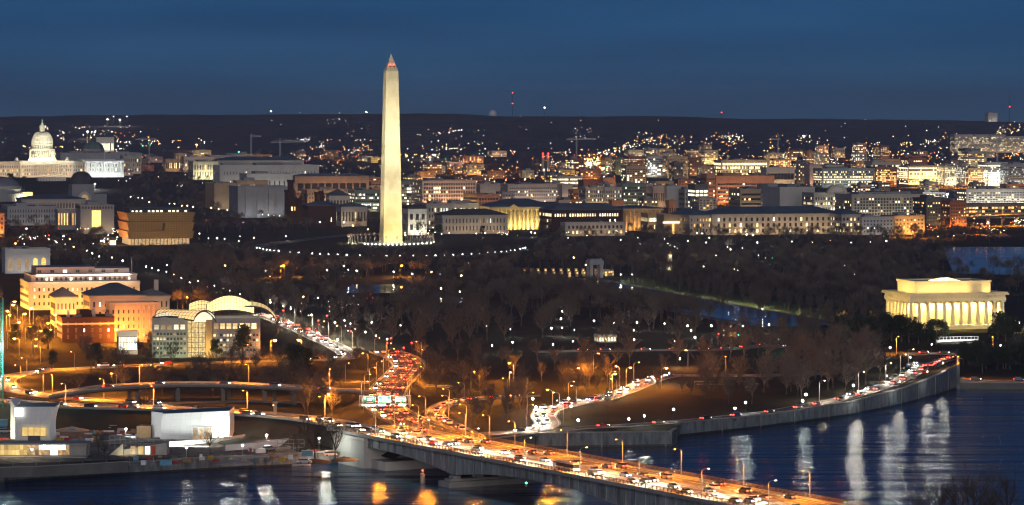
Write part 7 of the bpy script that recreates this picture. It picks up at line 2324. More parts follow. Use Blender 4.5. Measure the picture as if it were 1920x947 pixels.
for n, (px, py, m_, lab) in enumerate(((104, 825, 'red_paint', 'red crate by the curved pavilion edge'), (112, 828, 'yellow_paint', 'yellow crate in the clutter by the pavilion'), (120, 826, 'white_paint', 'white crate in the clutter by the pavilion'), (129, 829, 'red_paint', 'long red crate before the rubble'), (138, 830, 'blue_paint', 'blue crate before the rubble'), (147, 828, 'timber', 'timber crate before the rubble'), (156, 831, 'metal_grey', 'grey crate at the terrace edge'), (167, 830, 'white_paint', 'white crate at the terrace edge'), (178, 826, 'timber', 'timber crate at the terrace edge'), (230, 800, 'yellow_paint', 'yellow machine box near the soil heap'), (250, 812, 'timber', 'timber stack beside the annex'), (206, 803, 'white_paint', 'white box on the dark ground'), (488, 850, 'white_paint', 'white crate by the quay fence'), (508, 856, 'timber', 'timber crate by the quay fence'), (528, 858, 'metal_grey', 'grey crate by the quay fence'), (545, 862, 'white_paint', 'white crate below the lit wall'), (352, 866, 'timber', 'timber crate under the site tree'), (330, 870, 'red_paint', 'red crate along the dark quay'), (270, 872, 'white_paint', 'white crate along the dark quay'), (8, 826, 'red_paint', 'red crate at the left frame edge'), (20, 828, 'timber', 'timber crate left of the slanting pavilion'))):
    t = thing('site_crate', lab, 'crate', tuple(P(px, py)), rc.uniform(-.5, .5), 'crates on the building site')
    L_, W2, H2 = rc.uniform(1.6, 3.6), rc.uniform(1.2, 2.0), rc.uniform(.9, 1.8)
    b = MB(); b.box(-L_ / 2, -W2 / 2, .15, L_ / 2, W2 / 2, H2); b.build('box', m_, t)
    q = MB(); q.box(-L_ / 2, -W2 / 2, -.1, L_ / 2, W2 / 2, .148); q.build('pallet', 'timber', t)
def site_van(px, py, rz, c, lab):
    vehicle(tuple(P(px, py)), rz, 'van', c, lab, 'van', 'vans parked on the building site', 0, True, False)
for a in ((215, 806, .3, 'white', 'white van parked on the site behind the dark heap'), (245, 823, -.2, 'white', 'white van beside the annex of the long pavilion'), (10, 812, .2, 'silver', 'silver van left of the slanting pavilion'), (462, 806, .1, 'white', 'white van right of the long pavilion'), (505, 845, .5, 'grey', 'grey van by the ramp wall'), (620, 855, .2, 'white', 'white van by the bridge abutment'), (572, 869, -.1, 'silver', 'silver van under the big bare trees')):
    site_van(*a)
# fence along the quay, from post to post
t = thing('mesh_fence', 'long wire fence with slim posts along the quay', 'fence', tuple(P(0, 878)))
o = Vector(t.location)
fpth = smooth_path([P(-20, 879), P(200, 873), P(430, 862), P(560, 857), P(640, 853)], 4)
q = MB()
for zq_ in (.3, 1.1, 1.9):
    q.tube([tuple(p - o + Vector((0, 0, zq_))) for p in fpth], .05, 4)
q.build('wire', 'metal_dark', t)
for p in fpth[::2]:
    b = MB(); v = p - o; b.box(v.x - .06, v.y - .06, v.z - .3, v.x + .06, v.y + .06, v.z + 2.1); b.build('post', 'metal_grey', t)
# teal crane mast at the left edge
p = P(2, 790)
t = thing('tower_crane', 'teal lattice crane mast lit at the left frame edge', 'crane', tuple(p))
hj = zat(560, p.y) - p.z
b = MB()
for q in ((-.8, -.8), (.8, -.8), (.8, .8), (-.8, .8)): b.tube([(q[0], q[1], -1), (q[0], q[1], hj)], .14, 4)
z = 0
while z < hj - 2:
    for e in ((-.8, -.8, .8, -.8), (.8, -.8, .8, .8), (-.8, -.8, -.8, .8)):
        b.tube([(e[0], e[1], z), (e[2], e[3], z + 1.6)], .08, 4, cap=False); b.tube([(e[0], e[1], z + 1.6), (e[2], e[3], z + 1.6)], .08, 4, cap=False)
    z += 1.6
b.build('mast', 'crane_teal', t)
b = MB(); b.box(-3, -3, -1, 3, 3, .5); b.build('base', 'concrete', t)
b = MB(); b.lathe([(0, hj * .62), (1.0, hj * .62 + .8), (0, hj * .62 + 1.6)], 8, (-1, -1.6), 0, cap=False); b.build('floodlight', 'bulb_white', t)
link('lamp_light', light_data('POINT', (.5, 1, .85), 4000, .5), t, (0, -5, hj * .45)); link('lamp_light', light_data('POINT', (.5, 1, .85), 3000, .5), t, (0, -5, hj * .8))
link('lamp_light', light_data('POINT', (1, .96, .86), 12000, .5), t, (-1, -3.5, hj * .62))
# floodlight behind the two trees at the abutment, lighting the stone
t = thing('floodlight_mast', 'white work lamp behind the two bare trees at the abutment', 'floodlight', tuple(P(598, 852)))
b = MB(); b.tube([(0, 0, -.5), (0, 0, 6)], .1, 6); b.build('mast', 'metal_grey', t)
b = MB(); b.lathe([(0, 5.6), (.5, 6), (0, 6.4)], 8, cap=False); b.build('floodlight', 'bulb_cool', t)
link('lamp_light', light_data('POINT', (.92, 1, .86), 3000, .5), t, (2.5, 0, 5.0))
# big thick post with a lamp by the ramp
t = thing('concrete_post', 'thick orange lit concrete post beside the ramp road', 'post', tuple(P(516, 812)))
b = MB(); b.box(-1.0, -1.0, -1, 1.0, 1.0, .8); b.lathe([(.75, .78), (.6, zat(756, P(516, 812).y) - P(516, 812).z)], 12); b.build('shaft', 'concrete', t)
b = MB(); b.box(-.9, -.9, zat(756, P(516, 812).y) - P(516, 812).z - .01, .9, .9, zat(756, P(516, 812).y) - P(516, 812).z + .7); b.build('cap', 'concrete', t)
# small white motor boat moored below the trees
t = thing('motor_boat', 'small white motor boat moored below the quay', 'boat', (xat(565, 1222), 1222, 0), R(10))
b = MB()
n_ = 10
def hullf(u, v):
    x = -3.6 + 7.2 * u
    wd = 1.2 * (1 - max(0, (u - .55) / .45) ** 2)
    return (x, wd * (2 * v - 1) * (1.0), -.3 + 1.1 * abs(2 * v - 1) ** 2 + .25 * u)
b.grid(hullf, n_, 8); b.build('hull', 'white_paint', t)
b = MB(); b.box(-1.5, -.7, .1, .8, .7, 1.5, 0, 0); b.build('cabin', 'glass_dark', t)
b = MB(); b.box(-1.7, -.8, 1.5, 1.0, .8, 1.62); b.build('roof', 'white_paint', t)

# ---- more of the building site: rough ground, barriers, pipes, pallets, frames, added fill lamps
b = MB()
for q in ([(-40, 872), (430, 856), (430, 806), (-40, 812)], [(430, 856), (640, 848), (560, 806), (430, 806)], [(100, 812), (430, 806), (420, 786), (100, 784)]):
    A = [P(*p_) for p_ in q]
    b.grid(lambda u, v, A=A: (lambda p_: (p_.x, p_.y, gz(p_.x, p_.y) + .10 + .12 * mnoise.noise(Vector((p_.x * .4, p_.y * .4, 2)))))((A[0].lerp(A[1], u)).lerp(A[3].lerp(A[2], u), v)), 40, 16)
tag(b.build('site_ground', 'site_earth', None, True), kind='structure')
jb = MB(); jb.add([(-1.5, -.3, -.1), (1.5, -.3, -.1), (1.5, .3, -.1), (-1.5, .3, -.1), (-1.5, -.1, .9), (1.5, -.1, .9), (1.5, .1, .9), (-1.5, .1, .9)], [(0, 1, 5, 4), (1, 2, 6, 5), (2, 3, 7, 6), (3, 0, 4, 7), (4, 5, 6, 7)])
jbm = jb.mesh('body', 'concrete'); jf = MB(); jf.box(-1.52, -.12, .62, 1.52, .12, .70); jfm = jf.mesh('reflector_strip', 'red_paint')
for n, (px, py) in enumerate([(440 + 14 * k, 862 - 1.2 * k) for k in range(9)] + [(96 + 13 * k, 836 - .3 * k) for k in range(6)]):
    t = thing('jersey_barrier', 'red striped concrete barrier, %s %s' % (ordinal(n + 1 if n < 9 else n - 8), 'along the quay by the ramp wall' if n < 9 else 'before the slanting pavilion'), 'barrier', tuple(P(px, py)), rc.uniform(-.2, .2), 'concrete barriers on the site')
    link('body', jbm, t); link('reflector_strip', jfm, t)
pl = MB(); pl.box(-.7, -.6, 0, .7, .6, .16); plm = pl.mesh('pallet', 'timber')
MATS = ['white_paint', 'concrete', 'timber', 'blue_paint', 'metal_grey', 'red_paint', 'yellow_paint', 'pale_stone']
WORD = {'white_paint': 'white', 'concrete': 'grey', 'timber': 'timber', 'blue_paint': 'blue', 'metal_grey': 'steel', 'red_paint': 'red', 'yellow_paint': 'yellow', 'pale_stone': 'pale'}
SITE_BITS = []
for k in range(64):
    px, py = (rc.uniform(100, 300), rc.uniform(786, 828)) if k < 34 else (rc.uniform(420, 640), rc.uniform(812, 856)) if k < 50 else (rc.uniform(240, 600), rc.uniform(856, 866))
    m_ = rc.choice(MATS)
    t = thing('material_stack', 'x', 'stack', tuple(P(px, py)), rc.uniform(-.8, .8), 'stacks of material on the site')
    link('pallet', plm, t)
    b = MB()
    L_, W2, H2 = rc.uniform(.8, 2.4), rc.uniform(.6, 1.3), rc.uniform(.4, 1.5)
    if k % 3 == 0:
        for q in range(3): b.tube([(-L_, -.35 + .35 * q, .33), (L_, -.35 + .35 * q, .33)], .17, 8)
        for q in range(2): b.tube([(-L_, -.17 + .35 * q, .62), (L_, -.17 + .35 * q, .62)], .17, 8)
        b.build('pipe', m_, t); look = WORD[m_] + ' pipes stacked'
    else:
        b.box(-L_ / 2, -W2 / 2, .158, L_ / 2, W2 / 2, .16 + H2); b.build('load', m_, t); look = WORD[m_] + ' load on a pallet'
    SITE_BITS.append((t, look))
for n, (px, py, lab) in enumerate(((236, 826, 'thin work lamp on the site left of the long pavilion'), (140, 800, 'thin work lamp beside the tall blue container'), (500, 838, 'thin work lamp behind the ramp wall'), (350, 862, 'thin work lamp on the quay below the long pavilion'), (60, 866, 'thin work lamp on the quay below the glass front'), (455, 858, 'thin work lamp on the quay by the ramp'))):
    t = thing('fill_lamp', lab, 'work lamp', tuple(P(px, py)), 0, 'work lamps on the site')
    b = MB(); b.tube([(0, 0, -.2), (0, 0, 4.4)], .07, 5); b.tube([(-.8, 0, 0), (0, 0, 1.4), (.8, 0, 0)], .05, 4); b.build('stand', 'metal_grey', t)
    b = MB(); b.box(-.35, -.2, 4.3, .35, 0, 4.7); b.build('lamp_head', 'bulb_white', t)
    link('lamp_light', light_data('POINT', (1, .97, .88), 2600 if n < 3 else 260, .3), t, (0, -.7, 4.3))  # lamp put in to brighten the clutter around it
for n, (px, py, L_) in enumerate(((205, 838, 12), (268, 846, 9), (520, 846, 10))):
    t = thing('scaffold', 'steel scaffold frame on the site, %s from the left' % ordinal(n + 1), 'scaffold', tuple(P(px, py)), rc.uniform(-.1, .1), 'scaffolds on the site')
    b = MB()
    for x in range(0, L_ + 1, 2):
        for y in (0, 1.2): b.tube([(x, y, -.2), (x, y, 4.2)], .06, 4)
    for z in (1.4, 2.8, 4.2):
        for y in (0, 1.2): b.tube([(0, y, z), (L_, y, z)], .06, 4)
    b.build('frame', 'metal_grey', t)
    b = MB(); b.box(0, 0, 2.86, L_, 1.2, 2.92); b.build('deck', 'timber', t)
# ================================================================== trees
def bare_tree(seed, h=15.0, spread=.42, limbs=6, nb=5, ns=5, nt=9, tw=.06, vase=1.0, tlen=1.0):
    rg = random.Random(seed)
    tr, cr_ = MB(), MB()
    def rot_about(d, ang, az):
        d = d.normalized()
        a = d.orthogonal().normalized()
        b = d.cross(a)
        return (d * math.cos(ang) + (a * math.cos(az) + b * math.sin(az)) * math.sin(ang)).normalized()
    def limb(p, d, L, r, n, mb, segs=3, up=.12):
        pts, rad = [p], [r]
        for k in range(segs):
            d = (d + Vector((rg.uniform(-.22, .22), rg.uniform(-.22, .22), up + rg.uniform(-.1, .12)))).normalized()
            p = p + d * (L / segs)
            pts.append(p)
            rad.append(r * (1 - .62 * (k + 1) / segs))
        mb.tube(pts, rad, n, cap=False)
        return pts, d
    th = h * rg.uniform(.20, .30)
    tp, d0 = limb(Vector((0, 0, -.4)), Vector((0, 0, 1)), th + .4, h * .022, 7, tr, 3, .5)
    tr.lathe([(h * .036, -.5), (h * .024, .5)], 7, cap=False)
    top = tp[-1]
    for i in range(limbs):
        d1 = rot_about(Vector((0, 0, 1)), rg.uniform(.30, .62) * vase if i else .08, 2 * PI * i / limbs + rg.uniform(-.4, .4))
        L1 = h * rg.uniform(.34, .46)
        p1, e1 = limb(top + Vector((0, 0, -rg.uniform(0, .8))), d1, L1, h * .012, 5, cr_, 4, .10)
        for j in range(nb):
            q = p1[rg.randint(1, 4)]
            d2 = rot_about(e1, rg.uniform(.4, .95), rg.uniform(0, 2 * PI))
            p2, e2 = limb(q, d2, h * rg.uniform(.20, .30), h * .0055, 4, cr_, 3, .10)
            for k in range(ns):
                q2 = p2[rg.randint(1, 3)]
                d3 = rot_about(e2, rg.uniform(.35, 1.0), rg.uniform(0, 2 * PI))
                p3, e3 = limb(q2, d3, h * rg.uniform(.09, .15), h * .0028, 3, cr_, 2, .08)
                for m in range(nt):
                    q3 = p3[rg.randint(0, 2)]
                    d4 = rot_about(e3, rg.uniform(.3, 1.1), rg.uniform(0, 2 * PI))
                    L4 = h * rg.uniform(.05, .10) * tlen
                    s = d4.orthogonal().normalized()
                    s = (s * math.cos(m) + d4.cross(s) * math.sin(m)) * tw
                    mid = q3 + d4 * L4 * .55 + Vector((rg.uniform(-.1, .1), rg.uniform(-.1, .1), .1)) * L4 * .4
                    cr_.add([q3 - s * .5, q3 + s * .5, mid + s * .4, mid - s * .4, q3 + d4 * L4], [(0, 1, 2, 3), (3, 2, 4)])
    return tr, cr_
def ever_tree(seed, h=12.0, r=4.6, n=1500, conical=.35, leaf=.55):
    rg = random.Random(seed)
    tr, c = MB(), MB()
    tr.tube([(0, 0, -.4), (0.1, 0, h * .3), (0, .1, h * .7)], [h * .03, h * .022, h * .008], 7)
    lobes = [(rg.uniform(0, 2 * PI), rg.uniform(.15, 1.0), rg.uniform(.55, 1.0)) for _ in range(16)]
    for k in range(n):
        a, z, sc = rg.choice(lobes)
        z = z * .88 + .06
        rad = r * (1 - conical * z) * math.sin(min(1, z * 1.5 + .25) * PI * .62) * sc
        ctr = Vector((math.cos(a) * rad * .62, math.sin(a) * rad * .62, h * (.10 + .86 * z)))
        v = Vector((rg.gauss(0, 1), rg.gauss(0, 1), rg.gauss(0, .8)))
        p = ctr + v.normalized() * (r * .36 * (rg.random() ** .45))
        p.z = max(.5, min(h, p.z))
        d = Vector((rg.uniform(-1, 1), rg.uniform(-1, 1), rg.uniform(-.3, .9))).normalized()
        s = d.orthogonal().normalized() * leaf * rg.uniform(.5, 1)
        e = d * leaf * rg.uniform(.7, 1.3)
        c.add([p - s * .5, p + s * .5, p + e + s * .2, p + e - s * .2], [(0, 1, 2, 3)])
    return tr, c
TREES = {}
for k in range(6):
    a, c = bare_tree(100 + k, 15.0, vase=1.0 + .15 * (k % 3), tw=.075)
    TREES['bare', k] = (a.mesh('trunk', 'bark'), c.mesh('crown', 'twig'))
for k in range(3):
    a, c = bare_tree(200 + k, 17.0, vase=.55, limbs=6, tw=.08)
    TREES['tall', k] = (a.mesh('trunk', 'bark'), c.mesh('crown', 'twig_pale'))
for k in range(3):
    a, c = bare_tree(300 + k, 18.0, vase=1.1, limbs=6, nb=5, ns=4, nt=4, tw=.045, tlen=1.3)
    TREES['near', k] = (a.mesh('trunk', 'twig_near'), c.mesh('crown', 'twig_near'))
for k in range(4):
    a, c = ever_tree(400 + k, 12.0, 4.8 + .5 * (k % 2), 1700, .2 + .18 * k)
    TREES['ever', k] = (a.mesh('trunk', 'bark'), c.mesh('crown', 'leaf'))
rt = random.Random(17)
ROADPTS = [(p.x, p.y) for k in PATHS for p in PATHS[k][0]]
RGRID = {}
for x, y in ROADPTS:
    RGRID.setdefault((int(x // 15), int(y // 15)), []).append((x, y))
def near_road(x, y, d=9.0):
    i, j = int(x // 15), int(y // 15)
    for a in (i - 1, i, i + 1):
        for c in (j - 1, j, j + 1):
            for q in RGRID.get((a, c), ()):
                if (q[0] - x) ** 2 + (q[1] - y) ** 2 < d * d:
                    return True
    return False
LAMPPX = [(pix(Vector(t.location) + Vector((0, 0, 4.6))), t.location.y) for t in PARK_LAMPS] + [(pix(Vector(t.location) + Vector((0, 0, 9))), t.location.y) for t in STREET_LAMPS]
def hides_lamp(X, Y, z, h):
    px, _ = pix((X, Y, z))
    half = h * .33 * F / Y
    ytop = HY + F * (CAMZ - z - h) / Y
    for (lx, ly), lY in LAMPPX:
        if abs(lx - px) < half * .8 and lY > Y + 1 and ly > ytop:
            return True
    return False
ALL_TREES = []
def tree(kind, X, Y, h, label=None, zrot=None, variant=None, name=None, cat='tree', z=None, group=None, width=1.0):
    ks = [k for k in TREES if k[0] == kind]
    tm, cm_ = TREES[ks[variant % len(ks)] if variant is not None else rt.choice(ks)]
    base = {'bare': 15.0, 'tall': 17.0, 'near': 18.0, 'ever': 12.0}[kind]
    t = thing(name or {'bare': 'bare_tree', 'tall': 'bare_tree', 'near': 'bare_tree', 'ever': 'evergreen_tree'}[kind], label or 'x', cat, (X, Y, (gz(X, Y) if z is None else z) - .1), rt.uniform(0, 2 * PI) if zrot is None else zrot, group)
    s = h / base
    t.scale = (s * width, s * width, s)
    link('trunk', tm, t)
    link('crown', cm_, t)
    ALL_TREES.append((t, kind, label is None))
    return t
def in_rects(px, py, rects):
    return any(a <= px <= c and b_ <= py <= d for a, b_, c, d in rects)
KEEP = [(0, 742, 565, 900), (100, 560, 492, 663), (640, 730, 790, 800), (1150, 745, 1320, 800), (670, 655, 775, 735)]
PLACED = []
def plant(n, x0, x1, y0, y1, kind, h0, h1, mind=6.0, group='bare trees of the park', hide=.5, keep=True):
    got = 0
    for _ in range(n * 12):
        if got >= n: break
        px = rt.uniform(x0, x1)
        inv = rt.uniform(1 / (y1 - HY), 1 / (y0 - HY))
        py = HY + 1 / inv
        if keep and in_rects(px, py, KEEP): continue
        g = P(px, py)
        if near_road(g.x, g.y, 9.5): continue
        if g.y < shore_y(px) + 5: continue
        if any((q[0] - g.x) ** 2 + (q[1] - g.y) ** 2 < mind * mind for q in PLACED): continue
        h = rt.uniform(h0, h1)
        if hides_lamp(g.x, g.y, g.z, h) and rt.random() < hide: continue
        PLACED.append((g.x, g.y))
        tree(kind, g.x, g.y, h, group=group, width=rt.uniform(.9, 1.15))
        got += 1
G1 = 'bare trees of the park'
plant(10, 150, 480, 686, 700, 'bare', 9, 14)
plant(24, 130, 620, 726, 756, 'bare', 8, 13)
plant(10, 500, 690, 680, 722, 'bare', 10, 15)
plant(9, 560, 690, 738, 790, 'bare', 10, 15)
plant(8, 30, 300, 652, 690, 'bare', 9, 14)
plant(14, 500, 700, 590, 650, 'bare', 11, 16)
plant(62, 690, 1440, 585, 652, 'bare', 13, 19)
plant(34, 780, 1340, 664, 742, 'bare', 9, 15)
plant(11, 830, 1000, 752, 806, 'bare', 10, 14)
plant(16, 1050, 1420, 715, 792, 'bare', 8, 13)
plant(32, 1320, 1700, 664, 735, 'tall', 15, 21, 8)
plant(14, 1320, 1690, 705, 760, 'tall', 13, 18, 8)
plant(14, 1440, 1660, 615, 660, 'bare', 12, 17)
# the two big trees by the abutment, site trees, island trees in front
for px, py, h, v, lab in ((592, 864, 19.5, 0, 'large bare tree lit white at the bridge abutment, left of two'), (628, 862, 16.5, 1, 'large bare tree lit white at the bridge abutment, right of two'), (394, 852, 11.0, 2, 'small round bare tree before the long white pavilion'), (183, 858, 11.5, 0, 'dark bare tree on the terrace between the pavilions'), (196, 862, 8.5, 1, 'small dark bare tree beside the one between the pavilions'), (265, 775, 9.0, 2, 'thin bare tree behind the soil heaps'), (556, 852, 10, 1, 'thin bare tree left of the two at the abutment')):
    g = P(px, py)
    tree('near', g.x, g.y, h, lab, group='bare trees near the river')
for px, top, Y, v, lab in ((1722, 908, 985, 0, 'leftmost bare treetop rising from the near bank'), (1757, 876, 1000, 1, 'second bare treetop rising from the near bank'), (1792, 884, 975, 2, 'third bare treetop rising from the near bank'), (1822, 858, 1005, 0, 'tallest bare treetop rising from the near bank'), (1850, 882, 980, 1, 'bare treetop just beyond the tallest one on the near bank'), (1888, 872, 1010, 2, 'rightmost bare treetop rising from the near bank')):
    z = 3.0
    tree('near', xat(px, Y), Y, zat(top, Y) - z, lab, z=z, variant=v, group='bare treetops on the near bank')
im = MB(); im.prism([(-170, 960), (-105, 960), (-110, 1025), (-160, 1020)], -2, 2.0); tag(im.build('island_bank', 'grass'), kind='structure')
tree('near', xat(165, 1005), 1005, zat(926, 1005) - 2.0, 'small bare treetop poking up from the near bank on the left', z=2.0, group='bare treetops on the near bank', width=1.3)
# evergreens round the temple and on the low embankment
for px, py, h in ((1672, 640, 15), (1690, 641, 17), (1704, 643, 15), (1722, 645, 13), (1740, 640, 12), (1755, 646, 13.5), (1768, 640, 11), (1662, 630, 13), (1650, 648, 14), (1871, 636, 16.5), (1886, 640, 14), (1860, 646, 9), (1900, 634, 12), (1630, 640, 13), (1608, 632, 12), (1590, 646, 13), (1575, 628, 11), (1560, 640, 10), (1640, 622, 12), (1617, 652, 13)):
    g = P(px, py)
    if near_road(g.x, g.y, 6): continue
    PLACED.append((g.x, g.y))
    tree('ever', g.x, g.y, h, group='evergreens around the temple', width=1.1)
for k in range(16):
    px, py = 1806 + 9 * k + rt.uniform(-3, 3), rt.choice([700, 692, 684])
    g = P(px, py)
    if near_road(g.x, g.y, 6): continue
    tree('ever', g.x, g.y, rt.uniform(8, 12.5), group='dark evergreens on the low embankment', width=1.2)
for px, py, h in ((382, 668, 15), (405, 672, 11), (455, 672, 17), (436, 664, 12), (470, 668, 14), (560, 712, 16), (575, 700, 12), (180, 690, 14), (28, 655, 13), (60, 650, 11), (90, 655, 12), (100, 690, 9), (545, 690, 12)):
    g = P(px, py)
    tree('ever', g.x, g.y, h, group='dark evergreens by the ramps')
for px, py, h in ((862, 428, 13), (870, 436, 12), (885, 432, 13), (848, 436, 10), (825, 440, 11), (905, 440, 9), (20, 350, 20), (46, 352, 17)):
    g = P(px, py)
    tree('ever', g.x, g.y, h, group='evergreens among the museums')
# trees lit from below near lamps, each seen by itself
for px, py, h, lab in ((523, 512, 13, 'bare tree glowing orange above a sodium lamp on the dark lawn'), (788, 448, 22, 'bare tree lit white against the round cornered museum'), (752, 506, 8, 'small bare tree lit orange below the obelisk'), (533, 588, 11, 'bare tree lit white from a lamp at the avenue top'), (700, 634, 12, 'bare tree lit pale beside the avenue lamps'), (1100, 706, 12, 'bare tree lit orange beside the tall lamp mast'), (965, 712, 12, 'bare tree lit deep orange by a sodium lamp'), (1245, 700, 10, 'bare tree lit orange where the double bend straightens'), (600, 745, 12, 'bare tree glowing orange left of the sign gantry'), (80, 640, 14, 'bare tree glowing bright orange below the yellow building'), (60, 652, 12, 'second glowing orange tree below the yellow building'), (40, 632, 12, 'leftmost glowing orange tree below the yellow building'), (222, 690, 11, 'bare tree lit orange inside the loop ramp'), (35, 448, 12, 'round tree lit orange at the left edge')):
    g = P(px, py)
    tree('bare', g.x, g.y, h, lab, group='lamp lit trees')
# the woods of the park: what nobody could count
def far_tree_shape(seed, n=190):
    rg = random.Random(seed)
    vs, fs = [], []
    def tri(a, b_, c):
        o = len(vs); vs.extend([a, b_, c]); fs.append((o, o + 1, o + 2))
    for k in range(3):
        a = 2 * PI * k / 3
        tri((.02 * math.cos(a), .02 * math.sin(a), -.03), (.02 * math.cos(a + 2.1), .02 * math.sin(a + 2.1), -.03), (0, 0, .55))
    for k in range(n):
        a, e = rg.uniform(0, 2 * PI), rg.uniform(-.35, 1.0)
        rr = rg.uniform(.55, 1.0) * .36 * (1 + .25 * math.sin(3 * a + seed))
        e_ = math.sqrt(max(0, 1 - max(0, e) ** 2))
        tip = Vector((math.cos(a) * rr * e_, math.sin(a) * rr * e_, .58 + .40 * e * rg.uniform(.75, 1)))
        root = Vector((0, 0, .36)).lerp(tip, rg.uniform(.45, .72))
        s = (tip - root).orthogonal().normalized() * rg.uniform(.0045, .0095)
        tri(root - s, root + s, tip)
    return vs, fs
SHP = [far_tree_shape(k) for k in range(8)]
def woods(name, specs, m_, extra=()):
    V, Fc = [], []
    for g, h in extra:
        vs, fs = rt.choice(SHP)
        a = rt.uniform(0, 2 * PI)
        ca, sa = math.cos(a) * h, math.sin(a) * h
        o = len(V)
        V.extend((g.x + (v[0] * ca - v[1] * sa), g.y + (v[0] * sa + v[1] * ca), gz(g.x, g.y) + v[2] * h) for v in vs)
        Fc.extend(tuple(i + o for i in f) for f in fs)
    for n, x0, x1, y0, y1, h0, h1, hide in specs:
        got = 0
        for _ in range(n * 6):
            if got >= n: break
            px = rt.uniform(x0, x1)
            inv = rt.uniform(1 / (y1 - HY), 1 / (y0 - HY))
            py = HY + 1 / inv
            if in_rects(px, py, WKEEP): continue
            g = P(px, py)
            if near_road(g.x, g.y, 11): continue
            h = rt.uniform(h0, h1)
            if rt.random() < hide * .55 and hides_lamp(g.x, g.y, g.z, h): continue
            if POOLCUT(g.x, g.y): continue
            vs, fs = rt.choice(SHP)
            a = rt.uniform(0, 2 * PI)
            ca, sa = math.cos(a) * h, math.sin(a) * h
            wv = rt.uniform(1.0, 1.3)
            o = len(V)
            V.extend((g.x + (v[0] * ca - v[1] * sa) * wv, g.y + (v[0] * sa + v[1] * ca) * wv, g.z + v[2] * h) for v in vs)
            Fc.extend(tuple(i + o for i in f) for f in fs)
            got += 1
    me = bpy.data.meshes.new(name)
    me.from_pydata(V, [], Fc)
    me.materials.append(M[m_])
    tag(link(name, me), 'dark bare winter woods between the roads, ponds and lamps' if name == 'park_woods' else 'dark trees of the city between roofs and streets', None, None, 'stuff')
WKEEP = [(470, 436, 1000, 483), (200, 440, 470, 475), (640, 530, 780, 551), (805, 557, 876, 569), (1780, 455, 2000, 508), (0, 500, 330, 585), (955, 505, 1135, 527), (1650, 560, 1890, 640), (230, 455, 480, 470)]
def POOLCUT(X, Y):
    d = Vector((X, Y, 0)) - Vector((pool0.x, pool0.y, 0))
    u, v = d.dot(S_), d.dot(E_)
    return -44 < v < 540 and (-72 < u < 34) and not (-72 < u < -64)
woods('park_woods', [(420, 300, 1000, 484, 590, 11, 16, .9), (640, 1000, 1700, 470, 600, 12, 17, .85), (200, 1400, 1920, 470, 570, 12, 17, .8), (140, 0, 480, 470, 520, 9, 14, .85), (90, 470, 1000, 484, 515, 8, 12, .9), (150, 1000, 1800, 440, 475, 10, 15, .8), (60, 290, 520, 520, 600, 11, 15, .8), (170, 1880, 2350, 510, 690, 11, 15, .7), (120, -350, 0, 480, 680, 11, 15, .7)], 'twig',
      [(pool0 + S_ * (off + rt.uniform(-2, 2)) + E_ * (v_ * 6.5 + rt.uniform(-2, 2)), rt.uniform(12, 16)) for v_ in range(4, 86) for off in (-78, -85, -93)])
woods('city_trees', [(340, 220, 720, 372, 436, 11, 16, .75), (120, 0, 230, 400, 470, 10, 15, .7), (130, 240, 520, 320, 372, 12, 18, .5), (150, 730, 1330, 408, 444, 9, 13, .8), (120, 1300, 1900, 425, 462, 10, 15, .7), (160, 0, 700, 290, 330, 12, 18, .3), (110, 760, 1900, 300, 345, 12, 16, .3), (40, 1740, 1900, 440, 462, 10, 14, .7), (120, 1900, 2300, 300, 460, 10, 16, .3)], 'twig')
# the row of slim trees along the lit walk by the pool
for k in range(26):
    for off in (7.0, 20.0):
        p = pool0 + S_ * off - E_ * 26 + E_ * (k * 19 + rt.uniform(-2, 2))
        if hides_lamp(p.x, p.y, gz(p.x, p.y), 11) and rt.random() < .5: continue
        tree('bare', p.x, p.y, rt.uniform(10, 13), group='tree row along the pool walk', width=.8)
wl_p = MB(); wl_p.tube([(0, 0, -.4), (0, 0, 4.4)], .09, 6); wlp = wl_p.mesh('post', 'metal_dark')
wl_h = MB(); wl_h.lathe([(.1, 4.38), (.45, 4.45), (.3, 4.75), (0, 4.85)], 8, cap=False); wlh = wl_h.mesh('lamp_shade', 'metal_dark')
for k in range(26):
    p = pool0 + S_ * 3.5 - E_ * 34 + E_ * (k * 20)
    t = thing('walk_light', 'dark shaded lamp over the green lit pool walk, %s from its near end' % ordinal(k + 1), 'path light', (p.x, p.y, gz(p.x, p.y)), 0, 'shaded lamps along the pool walk')
    link('post', wlp, t); link('lamp_shade', wlh, t)
    link('lamp_light', light_data('SPOT', (.95, 1, .42), 5200 if k < 12 else 2600, .2, spot_size=R(150), spot_blend=.5), t, (0, 0, 4.3))
# benches on the riverside turf
bn = MB(); bn.box(-.9, -.25, .42, .9, .25, .5)
bnm = bn.mesh('seat', 'timber')
bb = MB(); bb.box(-.9, .22, .55, .9, .3, .95); bbm = bb.mesh('backrest', 'timber')
bg_ = MB(); bg_.box(-.06, -.25, -.2, .06, .3, .43); bgm = bg_.mesh('leg', 'metal_dark')
for k, (px, py) in enumerate(((1352, 720), (1368, 724), (1386, 716), (1400, 728), (1330, 730), (1420, 722))):
    t = thing('park_bench', 'timber park bench on the dark riverside turf, %s of six' % ordinal(k + 1), 'bench', tuple(P(px, py)), .2 * k, 'benches by the river')
    link('seat', bnm, t); link('backrest', bbm, t)
    for x in (-.75, .75): link('leg', bgm, t, (x, 0, 0))
t = thing('picnic_frame', 'low rectangular white rail frame on the turf by the orange road', 'rail', tuple(P(1331, 724)))
b = MB()
for x in (-7, 7): b.tube([(x, 0, -.3), (x, 0, 2.2)], .12, 4)
for z in (2.2, .9): b.tube([(-7, 0, z), (7, 0, z)], .12, 4)
b.build('rail', 'crane_white', t)

